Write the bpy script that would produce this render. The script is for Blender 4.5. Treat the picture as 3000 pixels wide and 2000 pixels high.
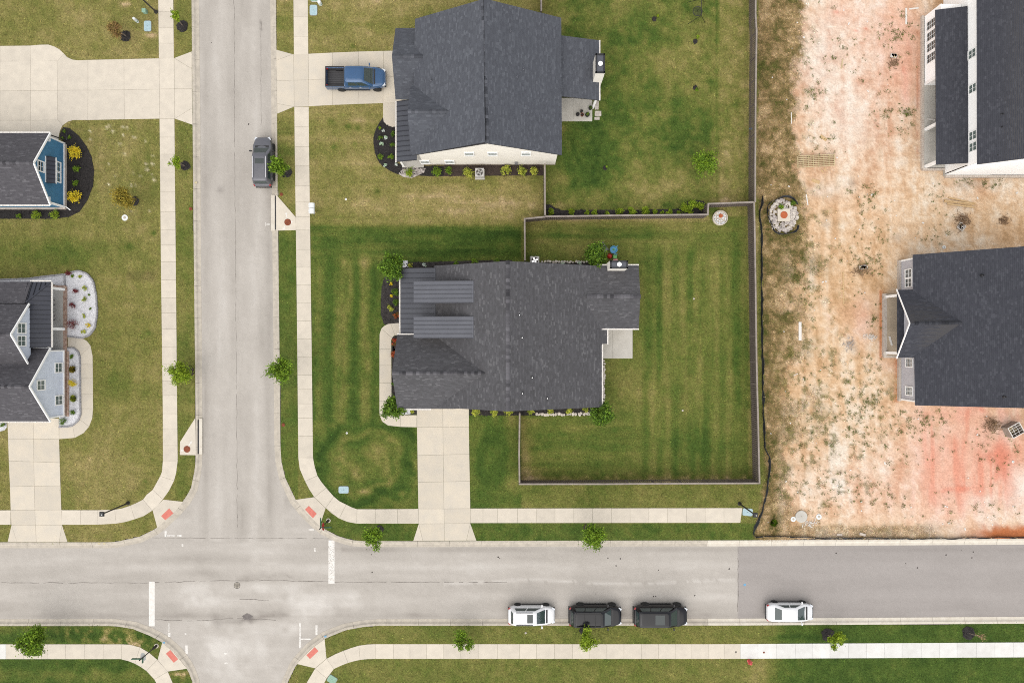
import bpy, bmesh, math, random
import numpy as np
from mathutils import Vector, Matrix

# ------------------------------------------------------------------ camera, sky, sun, exposure
for o in list(bpy.data.objects): bpy.data.objects.remove(o, do_unlink=True)
scene = bpy.context.scene
H = 66.7            # camera height above the lawns, metres
S = 30.0            # photograph pixels per metre on the ground
cam = bpy.data.cameras.new('camera'); cam.sensor_width = 36; cam.lens = 24.0; cam.clip_end = 3000; cam.clip_start = 1
cam_o = bpy.data.objects.new('camera', cam); scene.collection.objects.link(cam_o)
cam_o.location = (0, 0, H); cam_o.rotation_euler = (0, 0, 0); scene.camera = cam_o

SUN_EL, SUN_AZ = math.radians(58), math.radians(200)     # azimuth clockwise from north
world = bpy.data.worlds.new('World'); scene.world = world; world.use_nodes = True
wn = world.node_tree.nodes; wl = world.node_tree.links; wn.clear()
sky = wn.new('ShaderNodeTexSky'); sky.sky_type = 'NISHITA'; sky.sun_disc = False
sky.sun_elevation = SUN_EL; sky.sun_rotation = SUN_AZ; sky.air_density = 1.0; sky.dust_density = 1.0; sky.ozone_density = 1.0
hs = wn.new('ShaderNodeHueSaturation'); hs.inputs['Saturation'].default_value = 0.16
bg = wn.new('ShaderNodeBackground'); bg.inputs['Strength'].default_value = 0.15
wo = wn.new('ShaderNodeOutputWorld')
wl.new(sky.outputs[0], hs.inputs['Color']); wl.new(hs.outputs[0], bg.inputs['Color']); wl.new(bg.outputs[0], wo.inputs[0])
sl = bpy.data.lights.new('sun', 'SUN'); sl.energy = 1.0; sl.angle = math.radians(90); sl.color = (1.0, 0.92, 0.80)
so = bpy.data.objects.new('sun', sl); scene.collection.objects.link(so)
sd = Vector((math.sin(SUN_AZ)*math.cos(SUN_EL), math.cos(SUN_AZ)*math.cos(SUN_EL), math.sin(SUN_EL)))
so.rotation_euler = sd.to_track_quat('Z', 'Y').to_euler(); so.location = sd*150
vs = scene.view_settings; vs.view_transform = 'Standard'; vs.look = 'None'; vs.gamma = 1; vs.use_curve_mapping = False
vs.exposure = 1.03
scene.cycles.max_bounces = 5; scene.cycles.filter_width = 1.0; scene.cycles.use_denoising = False

# ------------------------------------------------------------------ helpers
K = 1.6             # displayed linear value / albedo under this light
def lin(c):
    c = c/255.0
    return c/12.92 if c <= 0.04045 else ((c+0.055)/1.055)**2.4
def C(r, g, b): return tuple(min(0.85, lin(v)/K) for v in (r, g, b))
def Wp(px, py, z=0.0):
    f = (H-z)/H/S
    return Vector(((px-1500)*f, (1000-py)*f, z))
def xy(px, py, z=0.0): p = Wp(px, py, z); return (p.x, p.y)
R = random.Random(7); V = Vector

def tag(o, label=None, cat=None, group=None, kind=None):
    if label: o['label'] = label
    if cat: o['category'] = cat
    if group: o['group'] = group
    if kind: o['kind'] = kind
    return o
def empty(name, loc=(0,0,0), rz=0.0, label=None, cat=None, group=None, kind=None):
    o = bpy.data.objects.new(name, None); scene.collection.objects.link(o)
    o.location = loc; o.rotation_euler = (0,0,rz); o.empty_display_size = 0.2
    return tag(o, label, cat, group, kind)
def place(name, mesh, parent=None, loc=(0,0,0), rz=0.0, rot=None):
    o = bpy.data.objects.new(name, mesh); scene.collection.objects.link(o)
    o.location = loc
    o.rotation_euler = rot if rot is not None else (0,0,rz)
    if parent: o.parent = parent
    return o

class MB:
    def __init__(s): s.v = []; s.f = []; s.m = []
    def add(s, vs, fs, mi=0):
        n = len(s.v); s.v += [tuple(p) for p in vs]; s.f += [tuple(i+n for i in f) for f in fs]; s.m += [mi]*len(fs); return s
    def box(s, c, d, rz=0.0, mi=0, M=None):
        x,y,z = d[0]/2, d[1]/2, d[2]/2
        vs = [Vector(p) for p in ((-x,-y,-z),(x,-y,-z),(x,y,-z),(-x,y,-z),(-x,-y,z),(x,-y,z),(x,y,z),(-x,y,z))]
        if M is None: M = Matrix.Rotation(rz,3,'Z')
        vs = [M@p+Vector(c) for p in vs]
        return s.add(vs, [(0,3,2,1),(4,5,6,7),(0,1,5,4),(1,2,6,5),(2,3,7,6),(3,0,4,7)], mi)
    def bar(s, a, b, w, h=None, mi=0, up=Vector((0,0,1))):
        a = Vector(a); b = Vector(b); h = h or w; d = b-a; L = d.length
        if L < 1e-6: return s
        d = d/L; u = up if abs(d.dot(up)) < 0.98 else Vector((1,0,0))
        sdir = d.cross(u).normalized(); t = sdir.cross(d)
        M = Matrix((d, sdir, t)).transposed()
        return s.box((a+b)/2, (L, w, h), M=M, mi=mi)
    def prism(s, pts, z0, z1, mi=0, bottom=True):
        n = len(pts)
        ar = sum(pts[i][0]*pts[(i+1)%n][1]-pts[(i+1)%n][0]*pts[i][1] for i in range(n))
        if ar < 0: pts = pts[::-1]
        vs = [(p[0],p[1],z0) for p in pts]+[(p[0],p[1],z1) for p in pts]
        fs = [tuple(range(n,2*n))]+[(i,(i+1)%n,n+(i+1)%n,n+i) for i in range(n)]
        if bottom: fs.append(tuple(range(n-1,-1,-1)))
        return s.add(vs, fs, mi)
    def slab(s, pts, t, mi=0):      # planar polygon (3D, any order), thickened downwards along its normal
        pts = [Vector(p) for p in pts]; n = len(pts)
        nm = Vector((0,0,0))
        for i in range(n): nm += pts[i].cross(pts[(i+1)%n])
        if nm.z < -1e-6: pts = pts[::-1]; nm = -nm
        nm.normalize(); lo = [p-nm*t for p in pts]
        return s.add(lo+pts, [tuple(range(n,2*n)), tuple(range(n-1,-1,-1))]+[(i,(i+1)%n,n+(i+1)%n,n+i) for i in range(n)], mi)
    def plate(s, pts, nrm, t, mi=0):   # planar polygon thickened along nrm
        pts = [Vector(p) for p in pts]; n = len(pts); nrm = Vector(nrm).normalized()
        nm = Vector((0,0,0))
        for i in range(n): nm += pts[i].cross(pts[(i+1)%n])
        if nm.dot(nrm) < 0: pts = pts[::-1]
        hi = [p+nrm*t for p in pts]
        return s.add(pts+hi, [tuple(range(n,2*n)), tuple(range(n-1,-1,-1))]+[(i,(i+1)%n,n+(i+1)%n,n+i) for i in range(n)], mi)
    def tube(s, pts, rad, seg=8, mi=0, cap=True):
        pts = [Vector(p) for p in pts]; n = len(pts)
        rad = rad if isinstance(rad, (list,tuple)) else [rad]*n
        vs = []; fs = []
        for i,p in enumerate(pts):
            d = (pts[min(i+1,n-1)]-pts[max(i-1,0)]).normalized()
            u = Vector((0,0,1)) if abs(d.z) < 0.9 else Vector((1,0,0))
            a = d.cross(u).normalized(); b = d.cross(a)
            for k in range(seg):
                t = 2*math.pi*k/seg; vs.append(p+(a*math.cos(t)+b*math.sin(t))*rad[i])
        for i in range(n-1):
            for k in range(seg):
                fs.append((i*seg+k, i*seg+(k+1)%seg, (i+1)*seg+(k+1)%seg, (i+1)*seg+k))
        if cap: fs += [tuple(range(seg-1,-1,-1)), tuple(range((n-1)*seg, n*seg))]
        s.add(vs, fs, mi); return s
    def lathe(s, prof, c=(0,0,0), seg=20, mi=0):
        vs = []; fs = []; n = len(prof)
        for (r,z) in prof:
            for k in range(seg):
                t = 2*math.pi*k/seg; vs.append((c[0]+r*math.cos(t), c[1]+r*math.sin(t), c[2]+z))
        for i in range(n-1):
            for k in range(seg):
                fs.append((i*seg+k, i*seg+(k+1)%seg, (i+1)*seg+(k+1)%seg, (i+1)*seg+k))
        fs += [tuple(range(seg-1,-1,-1)), tuple(range((n-1)*seg, n*seg))]
        return s.add(vs, fs, mi)
    def mesh(s, name, mats, smooth=False, origin=None):
        me = bpy.data.meshes.new(name)
        vs = s.v if origin is None else [(p[0]-origin[0],p[1]-origin[1],p[2]-origin[2]) for p in s.v]
        me.from_pydata(vs, [], s.f)
        mats = mats if isinstance(mats, (list,tuple)) else [mats]
        for m in mats: me.materials.append(m)
        if len(mats) > 1: me.polygons.foreach_set('material_index', s.m)
        if smooth: me.polygons.foreach_set('use_smooth', [True]*len(me.polygons))
        me.update(); return me
    def build(s, name, mats, parent=None, smooth=False, origin=None, loc=(0,0,0), rz=0.0):
        if origin is None and parent is not None and parent.get('_wo') is not None: origin = parent['_wo']
        o = place(name, s.mesh(name, mats, smooth, origin), parent, loc, rz)
        if parent is not None and parent.get('_wo') is not None: o['_wo'] = parent['_wo']
        return o
def wempty(name, loc, **kw):     # an Empty whose children are authored in world coordinates
    o = empty(name, loc, **kw); o['_wo'] = [float(v) for v in loc]; return o

# ------------------------------------------------------------------ materials
def nmat(name):
    m = bpy.data.materials.new(name); m.use_nodes = True
    nt = m.node_tree; b = nt.nodes['Principled BSDF']; return m, nt, b
def mixc(nt, fac, a, b, mode='MIX'):
    n = nt.nodes.new('ShaderNodeMix'); n.data_type = 'RGBA'; n.blend_type = mode
    for inp, v in ((n.inputs[0], fac), (n.inputs[6], a), (n.inputs[7], b)):
        if hasattr(v, 'default_value') or hasattr(v, 'is_linked'): nt.links.new(v, inp)
        else: inp.default_value = (v if isinstance(v, (int,float)) else (*v[:3], 1))
    return n.outputs[2]
def noise(nt, scale, detail=4, rough=0.6, vec=None, stretch=None):
    n = nt.nodes.new('ShaderNodeTexNoise'); n.inputs['Scale'].default_value = scale
    n.inputs['Detail'].default_value = detail; n.inputs['Roughness'].default_value = rough
    tc = nt.nodes.new('ShaderNodeNewGeometry').outputs['Position'] if vec is None else vec
    if stretch:
        mp = nt.nodes.new('ShaderNodeMapping'); mp.inputs['Scale'].default_value = stretch; nt.links.new(tc, mp.inputs[0]); tc = mp.outputs[0]
    nt.links.new(tc, n.inputs['Vector']); return n.outputs['Fac']
def ramp(nt, fac, a, b, lo=0.0, hi=1.0):
    n = nt.nodes.new('ShaderNodeMapRange'); nt.links.new(fac, n.inputs[0])
    n.inputs[1].default_value = a; n.inputs[2].default_value = b; n.inputs[3].default_value = lo; n.inputs[4].default_value = hi
    return n.outputs[0]
def bump(nt, b, fac, strength=0.4, dist=0.02):
    n = nt.nodes.new('ShaderNodeBump'); n.inputs['Strength'].default_value = strength; n.inputs['Distance'].default_value = dist
    nt.links.new(fac, n.inputs['Height']); nt.links.new(n.outputs[0], b.inputs['Normal'])
def mat(name, col, col2=None, scale=6.0, rough=0.8, metal=0.0, bmp=0.0, bscale=40.0, stretch=None, island=0.0, coat=0.0, spec=0.4, lo=0.35, hi=0.65, objvar=0.0):
    m, nt, b = nmat(name)
    b.inputs['Roughness'].default_value = rough; b.inputs['Metallic'].default_value = metal
    b.inputs['Specular IOR Level'].default_value = spec
    if coat: b.inputs['Coat Weight'].default_value = coat; b.inputs['Coat Roughness'].default_value = 0.05
    out = None
    if col2 is not None: out = mixc(nt, ramp(nt, noise(nt, scale, stretch=stretch), lo, hi), col, col2)
    if island:
        ri = nt.nodes.new('ShaderNodeNewGeometry').outputs['Random Per Island']
        v = ramp(nt, ri, 0, 1, 1-island, 1+island)
        hsv = nt.nodes.new('ShaderNodeHueSaturation'); nt.links.new(v, hsv.inputs['Value'])
        if out is not None: nt.links.new(out, hsv.inputs['Color'])
        else: hsv.inputs['Color'].default_value = (*col, 1)
        out = hsv.outputs[0]
    if objvar and out is not None:
        oi = nt.nodes.new('ShaderNodeObjectInfo'); hv = nt.nodes.new('ShaderNodeHueSaturation'); nt.links.new(ramp(nt, oi.outputs['Random'], 0, 1, 1-objvar, 1+objvar), hv.inputs['Value']); nt.links.new(out, hv.inputs['Color']); out = hv.outputs[0]
    if out is not None: nt.links.new(out, b.inputs['Base Color'])
    else: b.inputs['Base Color'].default_value = (*col, 1)
    if bmp: bump(nt, b, noise(nt, bscale, 3), bmp)
    return m

def shingle_mat(name, dark, mid, light, frac=0.8, diag=0.0):
    m, nt, b = nmat(name); b.inputs['Roughness'].default_value = 0.93; b.inputs['Specular IOR Level'].default_value = 0.2
    g = nt.nodes.new('ShaderNodeNewGeometry'); ri = g.outputs['Random Per Island']
    cr = nt.nodes.new('ShaderNodeValToRGB'); e = cr.color_ramp; e.interpolation = 'LINEAR'
    e.elements[0].position = 0.0; e.elements[0].color = (*dark,1); e.elements[1].position = 1.0; e.elements[1].color = (*light,1)
    x = e.elements.new(frac); x.color = (*mid,1)
    fac = ri
    if diag:
        wv = nt.nodes.new('ShaderNodeTexWave'); wv.wave_type = 'BANDS'; wv.bands_direction = 'DIAGONAL'
        wv.inputs['Scale'].default_value = 0.16; wv.inputs['Distortion'].default_value = 5; wv.inputs['Detail'].default_value = 3
        nt.links.new(g.outputs['Position'], wv.inputs['Vector'])
        ad = nt.nodes.new('ShaderNodeMath'); ad.operation = 'ADD'; nt.links.new(ri, ad.inputs[0])
        nt.links.new(ramp(nt, wv.outputs['Fac'], 0, 1, -diag, diag), ad.inputs[1]); fac = ad.outputs[0]
    nt.links.new(fac, cr.inputs[0])
    c = mixc(nt, ramp(nt, noise(nt, 0.35, 3), 0.35, 0.65, 0.0, 0.12), cr.outputs[0], mid)
    c = mixc(nt, ramp(nt, noise(nt, 60, 2), 0.3, 0.7, 0.0, 0.35), c, dark)
    nt.links.new(c, b.inputs['Base Color']); bump(nt, b, noise(nt, 120, 2), 0.4, 0.01)
    return m

def ridge_mat(name, dark, light):
    m, nt, b = nmat(name); b.inputs['Roughness'].default_value = 0.93; b.inputs['Specular IOR Level'].default_value = 0.2
    oi = nt.nodes.new('ShaderNodeObjectInfo'); nt.links.new(mixc(nt, oi.outputs['Random'], dark, light), b.inputs['Base Color']); return m
M = {}
M['conc']   = mat('old_concrete', C(233,222,204), C(217,207,191), 1.3, 0.92, bmp=0.15, bscale=60, lo=0.3, hi=0.75, objvar=0.055)
M['conc2']  = mat('drive_concrete', C(229,217,197), C(216,207,192), 0.9, 0.92, bmp=0.15, bscale=60, lo=0.3, hi=0.75, objvar=0.055)
M['concw']  = mat('new_concrete', C(243,241,236), C(231,228,222), 1.1, 0.9, bmp=0.15, bscale=60, objvar=0.055)
M['concp']  = mat('patio_concrete', C(216,211,201), C(203,198,188), 1.2, 0.9, bmp=0.15, bscale=60)
M['porch_tan'] = mat('tan_porch_concrete', C(205,186,160), C(188,170,146), 1.2, 0.9, bmp=0.15, bscale=60)
M['kerb']   = mat('kerb_concrete', C(212,202,186), C(192,183,169), 2.2, 0.92, bmp=0.2, bscale=50)
M['kerbw']  = mat('new_kerb_concrete', C(236,228,213), C(222,212,196), 2.0, 0.92, bmp=0.2, bscale=50)
M['white']  = mat('white_trim', (0.78,0.77,0.75), rough=0.5)
M['gutter'] = mat('white_gutter', (0.74,0.71,0.67), rough=0.4)
M['siding_white'] = mat('white_siding', (0.86,0.85,0.83), (0.82,0.81,0.79), 2, 0.7)
M['siding_cream'] = mat('cream_siding', (0.70,0.66,0.59), (0.65,0.61,0.545), 2, 0.75)
M['siding_blue']  = mat('blue_siding', (0.055,0.17,0.29), (0.046,0.145,0.25), 3, 0.6)
M['siding_grey']  = mat('pale_grey_siding', (0.56,0.60,0.68), (0.50,0.54,0.62), 2, 0.65)
M['siding_mid']   = mat('mid_grey_siding', (0.40,0.39,0.41), (0.36,0.35,0.37), 2, 0.7)
M['glass']  = mat('window_glass', (0.022,0.03,0.03), rough=0.08, spec=0.5)
M['glass_g'] = mat('greenish_window_glass', (0.10,0.13,0.12), rough=0.12, spec=0.5)
M['sh_main'] = shingle_mat('charcoal_shingle', C(84,83,85), C(98,97,100), C(117,116,118), 0.86, 0.05)
M['sh_up']   = shingle_mat('slate_blue_shingle', C(84,86,93), C(95,98,105), C(109,112,119), 0.8, 0.0)
M['sh_left'] = shingle_mat('grey_brown_shingle', C(84,82,86), C(97,95,99), C(117,115,119), 0.86, 0.04)
M['sh_right'] = shingle_mat('dark_slate_shingle', C(66,67,74), C(75,76,83), C(87,88,95), 0.8, 0.0)
M['metal_roof'] = mat('charcoal_standing_seam', C(104,106,114), C(98,100,108), 0.8, 0.45, 0.25)
M['metal_roof2'] = mat('dark_standing_seam', C(70,72,81), C(64,66,76), 0.8, 0.45, 0.25)
M['metal_roof3'] = mat('grey_standing_seam', C(84,86,93), C(78,80,88), 0.8, 0.45, 0.25)
M['seam'] = mat('seam_rib', C(74,75,82), rough=0.5, metal=0.3)
M['seam_d'] = mat('dark_seam_rib', C(48,49,56), rough=0.5, metal=0.3)
for k_, (a_, b_) in {'sh_main':((62,61,64),(118,116,120)),'sh_up':((66,68,74),(108,110,117)),'sh_left':((66,64,68),(112,110,114)),'sh_right':((48,49,54),(72,73,79))}.items(): M['ridge_'+k_] = ridge_mat('ridge_'+k_, C(*a_), C(*b_))
M['fascia'] = mat('dark_fascia', C(70,68,70), rough=0.7)
M['mulch'] = mat('black_mulch', (0.012,0.010,0.010), (0.03,0.026,0.024), 14, 0.95, bmp=0.9, bscale=25, island=0.5)
M['mulch_b'] = mat('brown_mulch', C(82,68,60), C(60,50,46), 12, 0.95, bmp=0.9, bscale=25, island=0.5)
M['gravel'] = mat('white_gravel', C(245,244,246), C(222,221,224), 12, 0.9, bmp=0.6, bscale=30, island=0.12)
M['stone'] = mat('pale_stone', C(226,217,205), C(190,180,170), 5, 0.9, bmp=0.5, bscale=12, island=0.12)
M['rock'] = mat('grey_rock', C(205,196,190), C(150,140,134), 4, 0.9, bmp=0.6, bscale=12, island=0.25)
M['edging'] = mat('grey_edging_block', C(176,174,176), C(150,148,150), 6, 0.9, bmp=0.4, bscale=20)
M['brick'] = mat('brick_edge', C(205,182,164), C(170,132,114), 5, 0.9, island=0.25)
M['brick_w'] = mat('pale_brick', C(226,214,200), C(206,190,176), 5, 0.9, island=0.12)
M['fence'] = mat('weathered_fence_board', C(128,115,106), C(108,96,89), 3, 0.9, stretch=(6,6,0.6), bmp=0.3)
M['fence_cap'] = mat('weathered_fence_cap', C(174,163,153), C(152,141,132), 2.5, 0.9, bmp=0.2)
M['timber'] = mat('new_timber', C(228,196,150), C(206,170,120), 3, 0.8, stretch=(1,5,5))
M['timber_g'] = mat('sun_bleached_timber', C(232,212,170), C(208,188,146), 3, 0.85)
M['timber_w'] = mat('white_board', C(244,238,230), rough=0.7)
M['silt'] = mat('black_silt_fabric', (0.016,0.018,0.02), (0.035,0.036,0.04), 3, 0.7)
M['black'] = mat('black_metal', (0.015,0.015,0.017), rough=0.45)
M['pole'] = mat('dark_bronze_pole', (0.02,0.018,0.016), rough=0.5)
M['rust'] = mat('rusty_iron', C(156,84,52), C(120,60,38), 10, 0.85)
M['iron'] = mat('grey_iron', C(96,90,84), C(70,66,62), 10, 0.7)
M['orange'] = mat('orange_lid', C(206,112,66), C(180,92,56), 6, 0.8)
M['tactile'] = mat('red_tactile', C(232,138,122), C(220,124,110), 3, 0.85)
M['paint'] = mat('white_road_paint', C(250,247,241), C(236,230,221), 5, 0.7)
M['red'] = mat('red_plastic', C(190,45,30), rough=0.35)
M['hydrant'] = mat('red_hydrant', C(226,70,74), C(240,110,108), 6, 0.5)
M['signgreen'] = mat('green_sign', C(30,96,70), rough=0.5)
M['signred'] = mat('red_sign', C(210,40,50), rough=0.5)
M['lid_blue'] = mat('pale_blue_lid', C(192,216,222), C(170,198,206), 8, 0.7)
M['lid_green'] = mat('pale_green_lid', C(160,196,172), C(140,176,154), 8, 0.7)
M['plastic_w'] = mat('white_plastic', C(246,248,246), rough=0.4)
M['toyblue'] = mat('blue_plastic', C(110,186,222), C(70,150,200), 8, 0.35)
M['toygreen'] = mat('lime_plastic', C(130,206,110), rough=0.35)
M['toypink'] = mat('pink_plastic', C(226,150,150), rough=0.35)
M['greyboard'] = mat('grey_plastic', C(138,136,140), C(124,122,127), 4, 0.6)
M['bark'] = mat('bark', C(150,134,118), C(104,90,78), 9, 0.9)
M['twig'] = mat('dry_twig', C(170,140,108), C(120,90,66), 6, 0.9, island=0.3)
M['tyre'] = mat('tyre_rubber', (0.012,0.012,0.012), rough=0.8)
M['rim'] = mat('alloy_rim', (0.42,0.42,0.43), rough=0.35, metal=0.8)
M['rimd'] = mat('dark_rim', (0.05,0.05,0.05), rough=0.35, metal=0.6)
M['carglass'] = mat('car_glass', (0.03,0.045,0.045), rough=0.04, spec=0.7)
M['carblack'] = mat('black_plastic', (0.012,0.012,0.013), rough=0.5)
M['chrome'] = mat('chrome', (0.6,0.6,0.62), rough=0.2, metal=1.0)
M['tail'] = mat('red_tail_lamp', (0.28,0.01,0.012), rough=0.15)
M['lamp'] = mat('clear_head_lamp', (0.5,0.52,0.55), rough=0.1)
def carpaint(n, c, metal=0.3, rough=0.28): return mat(n, c, rough=rough, metal=metal, coat=0.8)
M['p_white'] = carpaint('white_car_paint', C(247,247,248), 0.0, 0.3)
M['p_black'] = mat('black_car_paint', (0.005,0.005,0.007), rough=0.14, spec=0.38)
M['p_blue'] = carpaint('blue_car_paint', (0.022,0.07,0.16), 0.2, 0.3)
M['p_grey'] = mat('grey_car_paint', (0.10,0.10,0.112), rough=0.35, metal=0.25, coat=0.25)
def leafmat(n, c1, c2, il=0.45):
    m = mat(n, c1, c2, 3.0, 0.75, island=il, spec=0.25); return m
M['l_green'] = leafmat('mid_green_leaf', C(140,170,42), C(88,124,26), 0.55)
M['l_dark'] = leafmat('dark_green_leaf', C(122,154,42), C(64,100,24), 0.55)
M['l_lime'] = leafmat('lime_leaf', C(168,190,46), C(118,148,32), 0.45)
M['l_yellow'] = leafmat('yellow_leaf', C(255,234,60), C(240,206,40), 0.25)
M['l_orange'] = leafmat('olive_yellow_leaf', C(186,160,58), C(142,134,48), 0.4)
M['l_bronze'] = leafmat('bronze_leaf', C(171,151,80), C(143,105,71))
M['l_red'] = leafmat('burgundy_leaf', C(146,52,54), C(104,44,46), 0.4)
M['l_flower'] = leafmat('red_flower', C(204,40,36), C(112,116,46), 0.4)
M['l_variegated'] = leafmat('variegated_leaf', C(229,229,91), C(131,154,50))
M['l_pale'] = leafmat('pale_leaf', C(255,255,255), C(171,214,157))
M['l_dry'] = leafmat('dry_leaf', C(251,214,160), C(214,177,128))
M['l_weed'] = leafmat('weed_leaf', C(128,132,64), C(92,106,46), 0.5)

# ------------------------------------------------------------------ ground: lawns, bare lot, roads on one fine grid
K1B = [(554,-300),(561,0),(564,360),(568,780),(570,960),(573,1220),(573,1350),(570.6,1374),(558.6,1433),(535.8,1468),(511.7,1497),(460.8,1545.6),(407,1572),(332,1587.6),(198,1587.6),(0,1587.6),(-300,1587.6)]
K1O = [(575,-300),(581,0),(585,360),(587,780),(589,960),(591,1220),(591,1345),(588,1380),(576,1441),(552,1479),(526,1509),(470,1561),(411,1590),(332,1606),(198,1606),(0,1606),(-300,1606)]
K2B = [(804,-300),(807.8,0),(811,250),(813,560),(815.8,780),(818,960),(820,1160),(821.3,1300),(824,1350),(835,1397.6),(866,1463),(898.8,1504),(941.8,1544),(993.5,1571.5),(1041.7,1583.5),(1210,1584.6),(1580,1583),(2163,1582),(3000,1577),(3300,1575)]
K2O = [(786,-300),(790,0),(793,250),(795,560),(797,780),(799,960),(801,1160),(802,1300),(805,1352),(817,1405),(849,1474),(884,1517),(930,1560),(986,1589),(1038,1602),(1210,1603),(1580,1601.5),(2163,1600.5),(3000,1595.5),(3300,1594)]
K3B = [(-300,1832.6),(0,1832.6),(335,1832.6),(388,1841),(442,1862.6),(474,1880),(509,1909.5),(549,1957.7),(565,2000),(573,2060),(575,2300)]
K3O = [(-300,1814),(0,1814),(335,1813),(396.5,1822),(455,1844),(494,1867),(529,1897),(568,1950),(584,2000),(592,2060),(594,2300)]
K4B = [(828,2300),(832,2060),(841,2000),(869,1943.6),(911,1899),(952.6,1869),(1012,1845),(1065.7,1835),(1107.4,1832),(1480,1832),(2163,1831),(3000,1825.6),(3300,1824)]
K4O = [(809,2300),(813,2060),(823,2000),(851,1936),(896,1887),(942,1852),(1004,1828),(1062,1817),(1107.4,1814),(1480,1813),(2163,1812.5),(3000,1807),(3300,1805)]
BLOCKS = [K1B+[(-400,1587.6),(-400,-400),(554,-400)], K2B+[(3400,1575),(3400,-400),(804,-400)], K3B+[(575,2400),(-400,2400),(-400,1832.6)], K4B+[(3400,1824),(3400,2400),(828,2400)]]

def inpoly(X, Y, poly):
    inside = np.zeros(X.shape, bool); n = len(poly)
    for i in range(n):
        x1,y1 = poly[i]; x2,y2 = poly[(i+1)%n]
        if y1 == y2: continue
        c = ((y1 > Y) != (y2 > Y)) & (X < (x2-x1)*(Y-y1)/(y2-y1)+x1); inside ^= c
    return inside
def vnoise(X, Y, scale, seed):
    rs = np.random.RandomState(seed); N = 256; T = rs.rand(N, N)
    x = X/scale+1000.0; y = Y/scale+1000.0
    xi = np.floor(x).astype(int); yi = np.floor(y).astype(int); fx = x-xi; fy = y-yi
    fx = fx*fx*(3-2*fx); fy = fy*fy*(3-2*fy)
    a = T[xi%N, yi%N]; b = T[(xi+1)%N, yi%N]; c = T[xi%N, (yi+1)%N]; d = T[(xi+1)%N, (yi+1)%N]
    return (a*(1-fx)+b*fx)*(1-fy)+(c*(1-fx)+d*fx)*fy
def fbm(X, Y, scale, seed, octv=3):
    s = 0; w = 1.0; t = 0
    for i in range(octv): s = s+w*vnoise(X, Y, scale/2**i, seed+i*17); t += w; w *= 0.6
    return s/t
def sstep(x, a, b): t = np.clip((x-a)/(b-a), 0, 1); return t*t*(3-2*t)
def blob(X, Y, cx, cy, rx, ry=None, rot=0.0):
    ry = ry or rx; c, s_ = math.cos(rot), math.sin(rot); dx = X-cx; dy = Y-cy
    return np.exp(-(((dx*c+dy*s_)/rx)**2+((-dx*s_+dy*c)/ry)**2))
def rect(X, Y, x0, x1, y0, y1, e=14):
    return sstep(X,x0-e,x0+e)*(1-sstep(X,x1-e,x1+e))*sstep(Y,y0-e,y0+e)*(1-sstep(Y,y1-e,y1+e))
def pal(t, stops):
    t = np.clip(t, 0, 1); xs = [s_[0] for s_ in stops]
    return np.stack([np.interp(t, xs, [s_[1][k] for s_ in stops]) for k in range(3)], -1)
TURF = [(0,C(60,84,33)),(0.2,C(83,104,43)),(0.4,C(111,119,56)),(0.6,C(137,133,73)),(0.8,C(164,150,96)),(1,C(204,178,138))]

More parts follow.
